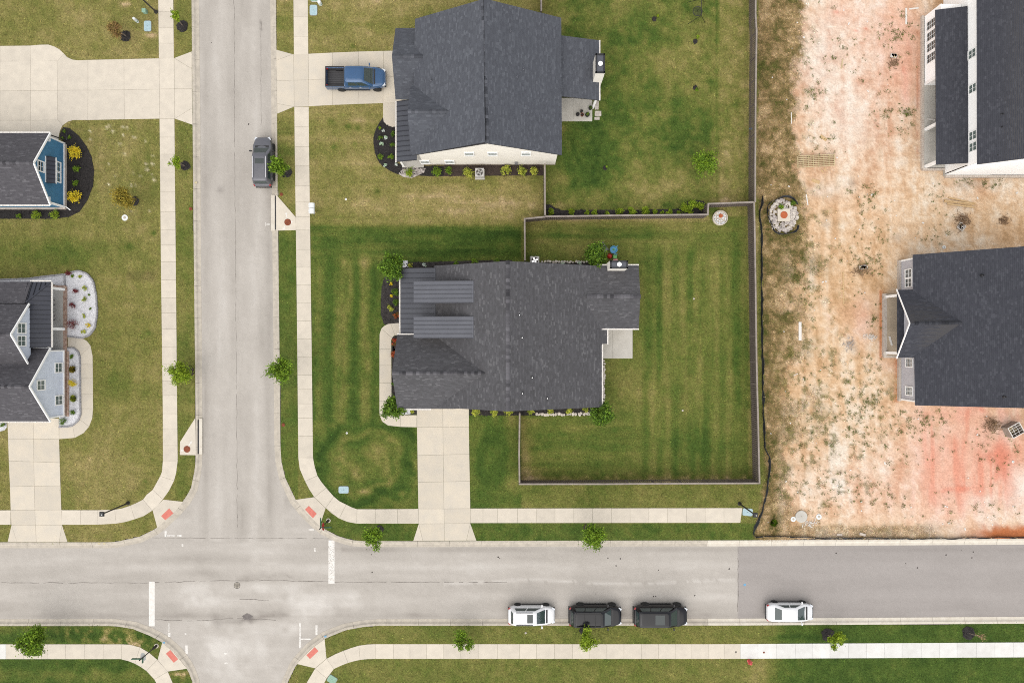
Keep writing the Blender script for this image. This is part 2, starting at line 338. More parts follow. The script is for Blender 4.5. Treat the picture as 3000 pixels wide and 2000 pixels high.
def lawn_colour(X, Y):
    n1 = fbm(X,Y,160,1); n2 = fbm(X,Y,48,5,3); n3 = fbm(X,Y,14,9,2)
    sv_ = fbm(X*2.6,Y*0.22,46,61,3)-0.5; sh_ = fbm(X*0.22,Y*2.6,46,71,3)-0.5      # mower streaks
    wx = X+26*(fbm(X,Y,120,31)-0.5); wy = Y+26*(fbm(X,Y,120,41)-0.5)
    d = 0.5+0.2*(n1-0.5)+0.26*(n2-0.5)+0.2*(n3-0.5)
    # left lots: dry olive turf
    left = (X < 700)*(Y < 1600)
    d = d+left*(0.13+0.12*sv_)
    d = d-left*0.26*blob(wx,wy,170,740,190,60)-left*0.14*blob(wx,wy,330,1130,60,40)-left*0.12*blob(wx,wy,60,60,150,60)-left*0.08*blob(wx,wy,330,20,90,30)
    d = d+left*0.12*(blob(wx,wy,230,1380,70,60)+blob(wx,wy,240,690,120,24)+blob(wx,wy,300,1280,50,40)+blob(wx,wy,230,40,70,40))
    d = d-left*0.12*rect(X,Y,515,575,-300,1600,5)
    d = d+left*0.5*(blob(X,Y,367,12,17,8)+blob(X,Y,440,103,18,7))
    for (cx,cy,r_) in ((450,680,8),(380,722,16),(452,686,6),(436,975,6),(414,988,5),(445,1345,6),(424,1408,6)): d = d-0.3*blob(X,Y,cx,cy,r_,r_*0.8)
    # neighbour front lot (north)
    nf = rect(X,Y,806,1600,-320,658,16)
    d = d+nf*(0.17+0.3*sh_+0.04*np.sin(wy/15))-nf*0.14*blob(wx,wy,1300,60,90,40)
    d = d+nf*0.12*blob(wx,wy,1480,600,160,40)
    for (cx,cy) in ((970,355),(1020,370),(1047,375),(978,430),(1040,420),(1105,560),(1034,135)): d = d-0.3*blob(X,Y,cx,cy,9,7)*nf
    # main lot, front and side: deeper green with mower bands
    mf = rect(X,Y,908,1530,662,1600,9)*(1-rect(X,Y,1526,2300,634,1600,3))
    m_ = 0.29+0.14*(n1-0.5)+0.26*(n2-0.5)+0.18*(n3-0.5)
    up = (1-sstep(Y,735,785)); low = sstep(Y,1215,1260); midv = (1-up)*(1-low)
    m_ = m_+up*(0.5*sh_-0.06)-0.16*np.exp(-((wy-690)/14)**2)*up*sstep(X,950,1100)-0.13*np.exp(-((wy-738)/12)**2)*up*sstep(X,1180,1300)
    m_ = m_+midv*(0.34*sv_)
    for (xx,w_,am) in ((930,9,0.1),(962,15,-0.17),(1000,12,0.17),(1036,13,-0.13),(1068,11,0.13),(1092,10,-0.1)): m_ = m_+midv*am*np.exp(-((wx-xx)/w_)**2)*(0.55+0.9*n2)
    qx = X+70*(fbm(X,Y,80,331)-0.5); qy = Y+70*(fbm(X,Y,80,341)-0.5)
    rr = (np.abs((qx-1075)/152)**2.8+np.abs((qy-1350)/138)**2.8)**(1/2.8)+0.10*(n3-0.5)
    m_ = m_+low*(-0.24*np.exp(-((rr-0.86)/0.12)**2)+0.12*np.exp(-((rr-1.13)/0.10)**2)+0.10*np.exp(-((rr-0.66)/0.07)**2)-0.10*np.exp(-((rr-0.48)/0.09)**2))*(X < 1230)*np.clip(0.2+1.6*fbm(X,Y,70,351),0,1.3)
    m_ = m_+low*0.3*(n3*0.6+0.7)*(blob(wx,wy,1010,1335,17,55,0.15)+blob(wx,wy,1112,1325,42,36)+blob(wx,wy,1045,1385,18,34,-0.3)+blob(wx,wy,1178,1455,12,11)+blob(wx,wy,1075,1440,24,8)+blob(wx,wy,1140,1390,10,40))
    m_ = m_+0.22*(blob(wx,wy,1065,765,22,16)+blob(wx,wy,1030,850,10,50)+blob(wx,wy,980,1000,8,120))
    r2 = np.sqrt(((wx-1442)/52)**2+((wy-1340)/105)**2)
    m_ = m_+(X > 1374)*(Y > 1200)*(-0.16*np.exp(-((r2-0.72)/0.22)**2)-0.05*(r2 < 0.6)+0.24*blob(wx,wy,1500,1240,20,22)+0.26*blob(wx,wy,1502,1425,22,34)+0.12*blob(wx,wy,1390,1430,12,60)+0.12*blob(wx,wy,1600,1440,110,14))
    m_ = m_-0.07*rect(X,Y,1374,2240,1425,1488,8)
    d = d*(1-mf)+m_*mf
    # main lot back garden
    mbk = rect(X,Y,1526,2222,636,1414,2)
    k_ = 0.405+0.12*(n1-0.5)+0.24*(n2-0.5)+0.18*(n3-0.5)
    vert = sstep(wx,1840,1930)*sstep(wy,690,760)
    vx = X+9*(fbm(X,Y,200,35)-0.5); st_ = np.sin(vx/7.2); k_ = k_+vert*(0.075*np.sign(st_)*np.abs(st_)**0.6*(0.4+1.2*n1)+0.4*sv_-0.04)
    hori = 1-sstep(wy,765,820)
    k_ = k_+hori*(0.42*sh_+0.05)*(1-vert)
    hs_ = sstep(wy,1190,1240)*(1-sstep(X,1830,1900))
    k_ = k_+hs_*(0.4*sh_-0.04)
    k_ = k_+0.25*(blob(wx,wy,1580,705,40,16)+blob(wx,wy,1545,1390,24,24)+blob(wx,wy,1560,1240,26,12)+blob(wx,wy,1542,1330,14,60)+0.5*blob(wx,wy,1570,660,40,20))
    k_ = k_+0.13*(blob(wx,wy,1980,900,36,150)+blob(wx,wy,2080,830,24,120)+blob(wx,wy,1930,1160,50,70)+blob(wx,wy,1850,1120,50,60)+blob(wx,wy,2030,1130,20,120))
    k_ = k_-0.15*(blob(wx,wy,1902,950,11,260)+blob(wx,wy,2152,850,14,240)+blob(wx,wy,2044,960,9,260)+blob(wx,wy,1700,1228,130,12)+blob(wx,wy,1700,690,220,8)+blob(wx,wy,2060,1300,120,40))
    brd = np.maximum.reduce([sstep(X+9*(n3-0.5),2186,2200), sstep(Y+22*(n3-0.5),1384,1408), (1-sstep(Y+14*(n3-0.5),640,656))*(X < 2080), (1-sstep(X+30*(n2-0.5),1528,1552))*sstep(Y,1200,1230)*0.7])
    k_ = k_+0.33*brd
    d = d*(1-mbk)+k_*mbk
    # neighbour back garden
    nb = ((X > 1596)*(X < 2216)*(Y < 632)).astype(float)
    nbp = fbm(X,Y,60,101,4)
    d = np.where(nb > 0.5, 0.42+0.7*(nbp-0.5)+0.34*(n3-0.5), d)
    d = d-nb*0.2*(blob(wx,wy,1820,260,140,220)+blob(wx,wy,1680,480,120,90)+blob(wx,wy,1980,430,60,60))
    d = d+nb*0.2*(blob(wx,wy,1950,180,90,60)+blob(wx,wy,1960,480,100,50)+blob(wx,wy,1880,560,160,30))
    d = d+nb*(0.19*sstep(X,2098,2112)+0.12*sstep(X,2190,2200)-0.16*rect(X,Y,2096,2108,-300,130,5)+0.14*rect(X+8*(n2-0.5),Y,2089,2095,-300,560,4))
    d = d+nb*0.3*(blob(wx,wy,1650,520,26,20)+blob(wx,wy,1650,380,14,14)+blob(wx,wy,1640,600,24,14)+blob(wx,wy,2110,590,60,12))
    # verges and southern lots
    vg = ((X > 815)*(X < 872)*(Y < 1560)*(Y > 0)).astype(float)
    d = d-vg*0.1-vg*0.1*sstep(Y,670,690)
    sv = ((X > 1000)*(Y > 1530)*(Y < 1590)).astype(float); d = np.where(sv > 0.5, 0.27+0.3*(n2-0.5)+0.25*(n3-0.5), d)
    so_ = ((X > 800)*(Y > 1820)).astype(float)
    d = d+so_*(-0.03-0.28*sstep(X,2230,2330)+0.2*blob(X,Y,2225,1975,30,60))
    d = d-so_*0.22*blob(wx,wy,2330,1866,110,10)
    sw = ((X < 620)*(Y > 1820)).astype(float)
    d = np.where(sw > 0.5, 0.25+0.1*np.sin(wy/12)+0.3*(n2-0.5)+0.25*(n3-0.5), d)
    d = d+sw*0.75*((n3-0.45)*2.2).clip(0,1)*(blob(X,Y,290,1865,120,24)+blob(X,Y,400,1890,60,26)+blob(X,Y,530,1975,40,40))
    col = pal(d, TURF)
    # pale tufts scattered on the north-west lot
    for (a,b,r_) in ((320,369,4),(313,374,4),(330,385,5),(358,372,4),(370,374,4),(263,384,4),(266,408,3),(359,397,3),(351,422,4),(364,452,4),(393,402,4),(426,412,3),(447,456,3),(446,480,5),(430,496,5),(428,480,4),(388,507,3),(411,515,3),(338,518,3),(446,512,3),(451,527,5),(317,540,4),(383,543,4),(397,543,3),(322,562,3),(317,482,3),(436,617,3),(382,620,3)):
        w = np.clip(1.2*blob(X,Y,a,b,r_*0.8),0,1)[...,None]; col = col*(1-w)+np.array(C(226,214,176))*w
    br = np.clip(rect(X,Y,370,455,795,822,5)*0.35,0,1)[...,None]; col = col*(1-br)+np.array(C(98,88,56))*br
    sh = (0.9+0.25*(vnoise(X,Y,7,301)-0.2))[...,None]
    return col*sh

GRASSY = {}
def dirt_colour(X, Y):
    n1 = fbm(X,Y,180,201); n2 = fbm(X,Y,60,205,4); n3 = fbm(X,Y,18,209,3); ns = fbm(X*2.6,Y*0.45,60,221,3); n5 = vnoise(X,Y,7,207)
    wx = X+70*(fbm(X,Y,130,231)-0.5); wy = Y+70*(fbm(X,Y,130,241)-0.5)
    t = np.clip(0.52+0.7*(n1-0.5)+0.9*(n2-0.5)+0.6*(n3-0.5)+1.0*(ns-0.5)+0.4*(n5-0.5),0,1)
    tan = pal(t, [(0,C(206,166,122)),(0.3,C(228,189,147)),(0.6,C(240,207,170)),(1,C(250,231,206))])
    pink = pal(t, [(0,C(226,176,146)),(0.3,C(240,204,178)),(0.6,C(249,224,202)),(1,C(254,243,230))])
    up = np.clip(1.25*blob(wx,wy,2500,200,200,330)+0.5*blob(wx,wy,2440,1420,200,110)+0.95*blob(wx,wy,2830,1400,300,190)+0.4*blob(wx,wy,2860,560,120,40),0,1)[...,None]
    col = tan*(1-up)+pink*up
    rx_ = 0.6*blob(wx,wy,2640,120,100,130)+0.45*blob(wx,wy,2470,50,50,40)+0.55*blob(wx,wy,2650,260,50,70)+0.85*blob(wx,wy,2840,1350,170,130)+0.55*blob(wx,wy,2650,1060,80,30)+0.7*blob(wx,wy,2790,1205,120,30)+0.5*blob(wx,wy,2720,1470,160,60)+0.5*blob(wx,wy,2520,940,50,60)
    red = np.clip((rx_+0.25*blob(wx,wy,2860,1300,220,160))*(0.3+1.5*ns),0,1)[...,None]
    col = col*(1-red*0.9)+np.array(C(243,184,158))*red*0.9
    strong = (1.1*blob(wx,wy,2920,1355,42,62)+0.9*blob(wx,wy,2790,1440,50,12)+0.6*blob(wx,wy,2640,1060,40,14)+0.9*blob(X,Y,2450,36,14,9)+0.9*blob(X,Y,2506,90,8,6)+1.0*blob(X,Y,2537,84,9,7)+0.8*blob(wx,wy,2630,238,16,7)+0.6*blob(wx,wy,2885,1200,60,16)+0.7*blob(X,Y,2646,200,9,14)+0.6*blob(X,Y,2620,262,6,6))
    strong = np.clip((strong+0.9*(ns-0.5)+0.7*(n3-0.5)-0.38)*1.7,0,1)[...,None]*0.7
    col = col*(1-strong)+np.array(C(231,132,104))*strong
    sk = fbm(X*3.0,Y*0.35,70,291,4); coral = (np.clip((sk-0.5)*7,0,1)*np.clip(rect(wx,wy,2720,3010,1230,1500,50)+0.8*rect(wx,wy,2700,3010,1195,1230,16)+0.4*rect(wx,wy,2590,2690,40,300,40),0,1)*0.55)[...,None]
    col = col*(1-coral)+np.array(C(236,148,120))*coral
    deep = np.clip(sstep(X+90*(n2-0.5),2780,2960)*sstep(Y+40*(n3-0.5),1525,1560)*1.1+0.8*rect(X,Y,2576,2586,850,1050,4)*(n3>0.3)+0.6*rect(X,Y,2622,2632,1050,1180,4)*(n3>0.35)+0.55*rect(X,Y,2684,2694,90,510,4)*np.clip((n2-0.4)*6,0,1),0,1)[...,None]
    col = col*(1-deep)+np.array(C(202,122,76))*deep
    pale = np.clip((0.7*blob(wx,wy,2410,150,60,90)+0.6*blob(wx,wy,2480,340,60,110)+0.6*blob(wx,wy,2430,560,60,24)+0.9*blob(wx,wy,2985,1440,40,60)+0.6*blob(wx,wy,2950,1250,40,40)+0.5*blob(wx,wy,2860,1480,40,20))*(0.4+0.9*n3),0,1)[...,None]
    col = col*(1-pale)+np.array(C(254,245,231))*pale
    grey = np.clip(0.5*(blob(wx,wy,2840,550,50,16)+blob(wx,wy,2500,540,14,20)+blob(wx,wy,2430,655,12,10)+blob(wx,wy,2620,700,16,10)+blob(wx,wy,2487,1000,14,22)),0,1)[...,None]
    col = col*(1-grey)+np.array(C(186,178,166))*grey
    # wheel ruts
    for (x0,y0,x1,y1,w_) in ((2450,640,2990,700,7),(2450,675,2990,735,7),(2420,480,2400,900,6),(2450,480,2430,900,6),(2560,40,2540,470,7),(2600,40,2580,470,7),(2500,1180,2620,1560,7),(2535,1170,2655,1550,7)):
        L2 = (x1-x0)**2+(y1-y0)**2; u = np.clip(((X-x0)*(x1-x0)+(Y-y0)*(y1-y0))/L2,0,1); dd = np.hypot(X-(x0+u*(x1-x0))+26*(n1-0.5),Y-(y0+u*(y1-y0))+26*(n1-0.5))
        rt = (0.3*np.exp(-(dd/w_)**2)*(0.3+1.2*n3))[...,None]; col = col*(1-rt)+np.array(C(206,168,128))*rt
    # rough grass creeping in from the fence side and along the kerb
    edge = np.interp(Y,[-300,0,100,250,430,560,640,760,900,1100,1250,1400,1500,1600],[2335,2345,2350,2338,2330,2360,2372,2352,2318,2318,2326,2296,2330,2300])+40*(n1-0.5)
    g = np.clip((edge-X)/26+2.2*(n2-0.5)+2.2*(n3-0.5)+0.5,0,1)
    g = np.maximum(g, np.clip((Y-1532)/12+2.0*(n2-0.5)+2.0*(n3-0.5),0,1)*(1-sstep(X+160*(n1-0.5),2700,2860)))
    thin = np.clip((n2-0.42)*5,0,1)*np.clip(1.2*blob(wx,wy,2330,900,70,240)+1.0*blob(wx,wy,2340,1250,80,180)+0.8*blob(wx,wy,2390,700,60,90),0,1)
    g = np.clip(g*(1-0.45*sstep(Y,700,800)*sstep(X,2262,2300))+thin*0.5,0,1)
    tm = np.clip(0.9*blob(wx,wy,2380,700,90,140)+1.1*blob(wx,wy,2370,1150,110,260)+0.9*blob(wx,wy,2540,1180,110,50)+0.9*blob(wx,wy,2480,1290,100,60)+0.9*blob(wx,wy,2560,770,60,36)+0.9*blob(wx,wy,2420,1420,200,80)+0.5*blob(wx,wy,2370,250,40,260)+0.6*blob(wx,wy,2690,1240,60,30),0,1)
    tuf = np.clip((fbm(X,Y,20,261,3)-0.61)*9,0,1)*np.clip(tm*1.4,0,1)
    gd = pal(0.5+1.3*(fbm(X,Y,40,271,4)-0.5)+0.9*(n3-0.5)+0.5*(n5-0.5), [(0,C(96,98,48)),(0.3,C(126,112,70)),(0.6,C(158,134,92)),(1,C(200,172,130))])
    GRASSY['g'] = np.maximum(g, tuf); g = g[...,None]; col = col*(1-g)+gd*g
    tuf = tuf[...,None]*0.6; col = col*(1-tuf)+np.array(C(118,116,60))*tuf
    return col*(0.94+0.16*(n5-0.4))[...,None]

def road_colour(X, Y):
    ns = ((X > 560)*(X < 830)*(Y < 1590)).astype(float)
    sx = np.where(ns > 0, fbm(X*2.2,Y*0.3,60,401,4), fbm(X*0.3,Y*2.2,60,405,4))
    n2 = fbm(X,Y,90,411,4); n3 = fbm(X,Y,14,415,2)
    t = 0.5+0.55*(sx-0.5)+0.25*(n2-0.5)+0.12*(n3-0.5)
    new = sstep(X+3*(vnoise(X,Y,9,431)-0.5),2162,2165)*(1-ns)
    wx = X+70*(fbm(X,Y,90,441)-0.5); wy = Y+70*(fbm(X,Y,90,451)-0.5)
    t = t+0.62*(blob(wx,wy,600,1760,60,80)+blob(wx,wy,840,1840,40,60)+0.9*blob(wx,wy,980,1790,150,40)+0.6*blob(wx,wy,740,1600,40,200)+0.7*blob(wx,wy,830,1760,80,30)+0.7*blob(wx,wy,700,1950,90,80)+blob(wx,wy,640,1900,30,60))*np.clip((n2-0.3)*2.2,0,1.2)
    t = t-0.35*(0.7*rect(X,Y,690,760,1690,1703,8)+blob(wx,wy,690,1815,110,7)+0.5*blob(wx,wy,610,1660,60,30)+0.6*blob(wx,wy,820,1704,110,5)+0.4*blob(wx,wy,930,1835,30,14))
    for (yy,amp) in ((1660,0.12),(1748,0.10),(1790,-0.10)): t = t+amp*np.exp(-((Y-yy)/14)**2)*(1-ns)
    for (xx,amp) in ((640,0.10),(705,-0.05),(745,0.10),(600,-0.16),(785,-0.14)): t = t+amp*np.exp(-((X-xx)/12)**2)*ns
    t = t-0.22*np.exp(-((Y-1611)/8)**2)*(1-ns)*(X>1000)-0.2*np.exp(-((Y-1806)/8)**2)*(1-ns)
    t = t+0.35*np.exp(-((Y-1706-6*np.sin(X/90))/4.5)**2)*(X>1300)*(X<2160)*(n3>0.35)
    col = pal(t, [(0,C(160,152,144)),(0.3,C(186,179,170)),(0.6,C(201,194,185)),(1,C(224,218,210))])
    cn = pal(t, [(0,C(158,151,146)),(0.4,C(172,165,160)),(0.8,C(181,174,169)),(1,C(191,184,179))])
    col = col*(1-new[...,None])+cn*new[...,None]
    st = np.clip(1.4*blob(wx,wy,723,1808,14,9)+0.5*blob(wx,wy,700,1812,50,6)+0.35*blob(wx,wy,628,1822,18,8),0,1)*np.clip(0.3+1.4*n3,0,1)
    st = st+0.5*blob(X,Y,644,556,11,11)*(n3>0.2)+0.7*(blob(X,Y,763,64,3,5)+blob(X,Y,764,84,3,4)+0.6*blob(X,Y,763,74,1.5,14))
    st = np.clip(st,0,1)[...,None]; col = col*(1-0.75*st)+np.array(C(112,104,100))*0.75*st
    return col*(0.98+0.05*(vnoise(X,Y,6,421)-0.3))[...,None]

def ground_mat(name, fine, bscale, bs, rough=0.95, amp=0.5):
    m, nt, b = nmat(name); b.inputs['Roughness'].default_value = rough; b.inputs['Specular IOR Level'].default_value = 0.15
    at = nt.nodes.new('ShaderNodeAttribute'); at.attribute_name = 'Col'
    f1 = ramp(nt, noise(nt, fine, 5, 0.7), 0.3, 0.7, 1-amp, 1+amp*0.9)
    hsv = nt.nodes.new('ShaderNodeHueSaturation'); nt.links.new(at.outputs['Color'], hsv.inputs['Color']); nt.links.new(f1, hsv.inputs['Value'])
    nt.links.new(hsv.outputs[0], b.inputs['Base Color']); bump(nt, b, noise(nt, bscale, 3, 0.7), bs, 0.03)
    return m
M['turf'] = ground_mat('turf', 6.0, 16, 0.4, amp=0.4)
M['dirt'] = ground_mat('bare_earth', 6.0, 12, 0.6, amp=0.24)
M['asphalt'] = ground_mat('weathered_asphalt', 9, 60, 0.2, 0.85, amp=0.07)
CELL = 6.0          # photograph pixels = 0.2 m
gx = np.arange(-300, 3300+CELL, CELL); gy = np.arange(-300, 2300+CELL, CELL)
GX, GY = np.meshgrid(gx, gy, indexing='ij')
cx = (GX[:-1,:-1]+CELL/2); cy = (GY[:-1,:-1]+CELL/2)
blk = np.zeros(cx.shape, bool)
for b_ in BLOCKS: blk |= inpoly(cx, cy, b_)
DIRT = [(2222,-400),(2218,300),(2217,590),(2226,640),(2232,900),(2238,1330),(2240,1400),(2224,1500),(2207,1560),(2212,1572),(2260,1700),(3400,1700),(3400,-400)]
isd = blk & inpoly(cx, cy, DIRT); isl = blk & ~isd; isr = ~blk
Zn = 0.012*(fbm(GX,GY,40,501)-0.5)
dmask = None
def dist_blend(X, Y):      # soft edge between lawn and bare lot east of the fence
    e = np.interp(Y, [-400,300,590,640,900,1330,1400,1500,1560,1572], [2222,2218,2217,2226,2232,2238,2240,2224,2207,2212])
    return sstep(X-e+10*(vnoise(X,Y,12,511)-0.5), -4, 6)
lc = lawn_colour(GX, GY); dc = dirt_colour(GX, GY); bl = dist_blend(GX, GY)[...,None]
bl = np.where((GY > 1600)[...,None], 0, bl); gc = lc*(1-bl)+dc*bl; rc = road_colour(GX, GY)
def grid_object(name, mask, z, col, material):
    idx = np.full(GX.shape, -1, np.int64); I, J = np.nonzero(mask)
    use = np.zeros(GX.shape, bool)
    for a in (0,1):
        for b in (0,1): use[I+a, J+b] = True
    idx[use] = np.arange(use.sum())
    co = np.stack([(GX[use]-1500)/S, (1000-GY[use])/S, (z+Zn[use]) if z > -0.05 else np.full(use.sum(), z)], -1)
    q = np.stack([idx[I,J], idx[I,J+1], idx[I+1,J+1], idx[I+1,J]], -1)
    me = bpy.data.meshes.new(name); me.vertices.add(len(co)); me.vertices.foreach_set('co', co.ravel())
    me.loops.add(q.size); me.loops.foreach_set('vertex_index', q.ravel().astype(np.int32))
    me.polygons.add(len(q)); me.polygons.foreach_set('loop_start', np.arange(0, q.size, 4, dtype=np.int32))
    me.polygons.foreach_set('loop_total', np.full(len(q), 4, np.int32)) if False else None
    me.update(calc_edges=True); me.validate()
    a = me.color_attributes.new('Col', 'FLOAT_COLOR', 'POINT')
    a.data.foreach_set('color', np.concatenate([np.clip(col[use],0,0.9), np.ones((use.sum(),1))], -1).ravel().astype(np.float32))
    me.materials.append(material)
    return tag(place(name, me), kind='structure')
lawn = grid_object('lawn', isl, 0.0, gc, M['turf'])
dirt_lot = grid_object('bare_lot', isd, 0.0, gc, M['dirt'])
road = grid_object('road', isr, -0.115, rc, M['asphalt'])
M['far_turf'] = mat('far_turf', C(132,126,72), C(108,112,56), 0.2, 0.95)
mb = MB(); mb.add([(-400,-400,-0.3),(400,-400,-0.3),(400,400,-0.3),(-400,400,-0.3)], [(0,1,2,3)]); tag(mb.build('ground', M['far_turf']), kind='structure')

# ------------------------------------------------------------------ kerbs, cast in sections
def resample(pts, step):
    P_ = [Vector(p) for p in pts]; L = [0.0]
    for a, b in zip(P_, P_[1:]): L.append(L[-1]+(b-a).length)
    return P_, L
def along(P_, L, s_):
    for i in range(len(L)-1):
        if s_ <= L[i+1] or i == len(L)-2:
            t = (s_-L[i])/(L[i+1]-L[i]) if L[i+1] > L[i] else 0; return P_[i].lerp(P_[i+1], t)
def kerb(back, outer, flip=1):
    root = empty('kerb', (0,0,0), kind='structure')
    Pb, Lb = resample([(p[0],p[1],0) for p in back], 1); Po, Lo = resample([(p[0],p[1],0) for p in outer], 1)
    n = max(1, int(Lb[-1]/93)); prof = [(0.0,0.022),(0.12,0.026),(0.34,0.014),(0.5,-0.07),(0.62,-0.095),(1.0,-0.103)]
    for k in range(n):
        rows = []; sub = 4
        for j in range(sub+1):
            t = (k+j/sub)/n; eps = 0.0004*sub
            if j == 0: t += 0.012/ (Lb[-1]/S)
            if j == sub: t -= 0.012/ (Lb[-1]/S)
            # match the two edges by their control points
            sb = t*Lb[-1]; i = max(0, min(len(Lb)-2, np.searchsorted(Lb, sb, 'right')-1)); f = (sb-Lb[i])/(Lb[i+1]-Lb[i])
            b = Pb[i].lerp(Pb[i+1], f); o = Po[i].lerp(Po[i+1], f)
            row = []
            for (u, z) in prof:
                p = b.lerp(o, u); q = Wp(p.x, p.y); row.append((q.x, q.y, z))
            row = [(row[0][0],row[0][1],-0.2)]+row+[(row[-1][0],row[-1][1],-0.2)]
            rows.append(row)
        m = MB(); w = len(rows[0]); vs = [p for r_ in rows for p in r_]; fs = []
        for j in range(sub):
            for c_ in range(w-1):
                a = j*w+c_; fs.append((a, a+1, a+w+1, a+w) if flip > 0 else (a, a+w, a+w+1, a+1))
        fs += [tuple(range(w)), tuple(range(sub*w+w-1, sub*w-1, -1))]
        m.add(vs, fs)
        mid = Pb[i].x; new = mid > 2150
        m.build('kerb_section', M['kerbw'] if new else M['kerb'], root)
    return root
for b_, o_ in ((K1B,K1O),(K2B,K2O),(K3B,K3O),(K4B,K4O)): kerb(b_, o_)

# ------------------------------------------------------------------ concrete slabs
def inset(pts, g):
    n = len(pts); ar = sum(pts[i][0]*pts[(i+1)%n][1]-pts[(i+1)%n][0]*pts[i][1] for i in range(n)); sg = 1 if ar > 0 else -1
    out = []
    for i in range(n):
        a = Vector(pts[i-1][:2]); b = Vector(pts[i][:2]); c = Vector(pts[(i+1)%n][:2])
        d1 = (b-a).normalized(); d2 = (c-b).normalized(); n1 = Vector((-d1.y,d1.x))*sg; n2 = Vector((-d2.y,d2.x))*sg
        bis = n1+n2
        if bis.length < 1e-4: bis = n1
        bis.normalize(); k = g/max(0.35, bis.dot(n1)); out.append((b.x+bis.x*k, b.y+bis.y*k))
    return out
HARD = []       # outlines (photograph pixels) where no grass grows
def slab(root, pts, material, top=0.03, gap=0.0085, name='concrete_slab', bot=-0.06):
    HARD.append([q[:2] for q in pts])
    p = [xy(*q) for q in pts]; p = inset(p, gap)
    dz = R.uniform(-0.003, 0.003)
    return MB().prism(p, bot, top+dz).build(name, material, root)
def strip(root, la, lb, material, **kw):      # slabs between successive joints (a on one edge, b on the other); None marks a curve point
    i = 0
    while i < len(la)-1:
        j = i+1
        while j < len(la)-1 and la[j][-1] == 'c': j += 1
        pts = [q[:2] for q in la[i:j+1]]+[q[:2] for q in lb[i:j+1]][::-1]
        slab(root, pts, material(pts) if callable(material) else material, **kw); i = j
def lerp_edge(tab, t):
    return np.interp(t, [a[0] for a in tab], [a[1] for a in tab])

walk = empty('sidewalk', kind='structure')
# west pavement, running north-south, then round the corner and west
ys = [-280,-225,-172,-120,-68,-18,34,81,127,171,None,348,402,452,505,563,621,674,718,767,820,872,916.5,964,1017,1067,1115,1158,1211,1255,1304.5,1349]
EL = [(-300,460),(0,463.4),(420,468),(760,471),(1200,476.6),(1350,477)]; ER = [(-300,504),(0,507.6),(420,511.6),(760,515),(1200,519),(1350,520.5)]
def run_ns(ys, EL, ER, m):
    for a, b in zip(ys, ys[1:]):
        if a is None or b is None: continue
        slab(walk, [(lerp_edge(EL,a),a),(lerp_edge(ER,a),a),(lerp_edge(ER,b),b),(lerp_edge(EL,b),b)], m)
run_ns(ys, EL, ER, M['conc'])
strip(walk, [(477,1349),(474,1382,'c'),(469,1394),(455,1420,'c'),(447,1434),(428.6,1449,'c'),(419,1462.5),(400,1472,'c'),(382,1480),(358,1488,'c'),(336,1492),(286,1493.5),(235.7,1493.5),(181,1493.5)],
            [(520.5,1349),(516,1385,'c'),(510,1407),(495,1437,'c'),(477,1462),(462,1480,'c'),(446,1495),(421,1511,'c'),(395,1520),(368,1528,'c'),(340,1533),(286.6,1536),(235.7,1536.5),(181,1536.5)], M['conc'])
for a, b in ((31,-22),(-22,-75),(-75,-128),(-128,-181),(-181,-235),(-235,-290)):
    slab(walk, [(a,1493.8),(b,1493.8),(b,1536.5),(a,1536.5)], M['conc'])
# east pavement of the same road, round the corner and east
ys = [-280,-225,-170,-115,-60,-5,50,108.5,160,None,313,372,430,485,545,592,635,674,731,783,835,888,940,993,1046,1098,1120+20,1172+10,1224,1277,1340]
EL = [(-300,856),(0,859.5),(420,863),(780,868),(1160,872),(1340,873.7)]; ER = [(-300,899),(0,901.8),(420,905.5),(780,910),(1160,915),(1340,917)]
run_ns(ys, EL, ER, M['conc'])
strip(walk, [(873.7,1340),(878,1373.5,'c'),(893.6,1409),(906,1433,'c'),(921,1456),(954,1487),(972,1503,'c'),(993.5,1518),(1018,1528,'c'),(1045,1533),(1099.5,1533),(1164.6,1533),(1226.6,1533)],
            [(917,1340),(922,1366.6,'c'),(929.8,1392.4),(941,1410,'c'),(955.6,1428),(978,1453.7),(994,1467,'c'),(1014,1477),(1030,1485,'c'),(1046,1490.6),(1099.5,1490.6),(1164.6,1490.3),(1226,1489.5)], M['conc'])
xs = [1378,1415,1458,1516,1571,1626,1681,1736,1791,1846,1901,1956,2011,2066,2121,2175]
for a, b in zip(xs, xs[1:]): slab(walk, [(a,1488.5-0.0015*(a-1378)),(b,1488.5-0.0015*(b-1378)),(b-(6 if b == 2175 else 0),1531.5-0.001*(b-1378)),(a,1531.5-0.001*(a-1378))], M['conc'])
# southern pavements
xs = [-295,-243,-191,-139,-87,-35,17,69,121,140,192,247,304,356]
for a, b in zip(xs, xs[1:]): slab(walk, [(a,1886),(b,1886),(b,1929.6),(a,1929.6)], M['concw'] if a < 0 else M['conc'])
strip(walk, [(356,1886),(380,1887,'c'),(410,1895),(437,1911,'c'),(461,1931.5),(491.6,1966),(506,2000),(520,2060),(525,2115),(528,2170)],
            [(356,1930.5),(375,1935,'c'),(395,1943),(413,1953,'c'),(428.6,1964),(452,1989),(461,2006),(476,2060),(481,2115),(484,2170)], M['conc'])
strip(walk, [(878,2170),(880,2115),(884,2060),(897.6,2000),(923,1957),(957,1928),(982,1915,'c'),(1006,1905),(1028,1897,'c'),(1051,1890),(1076,1886.5,'c'),(1101,1885.5)],
            [(923,2170),(924,2115),(928,2062),(948,2003),(957,1986),(978,1958.5),(998,1949,'c'),(1019.6,1940.6),(1036,1936,'c'),(1055,1931.7),(1078,1929.5,'c'),(1101,1929)], M['conc'])
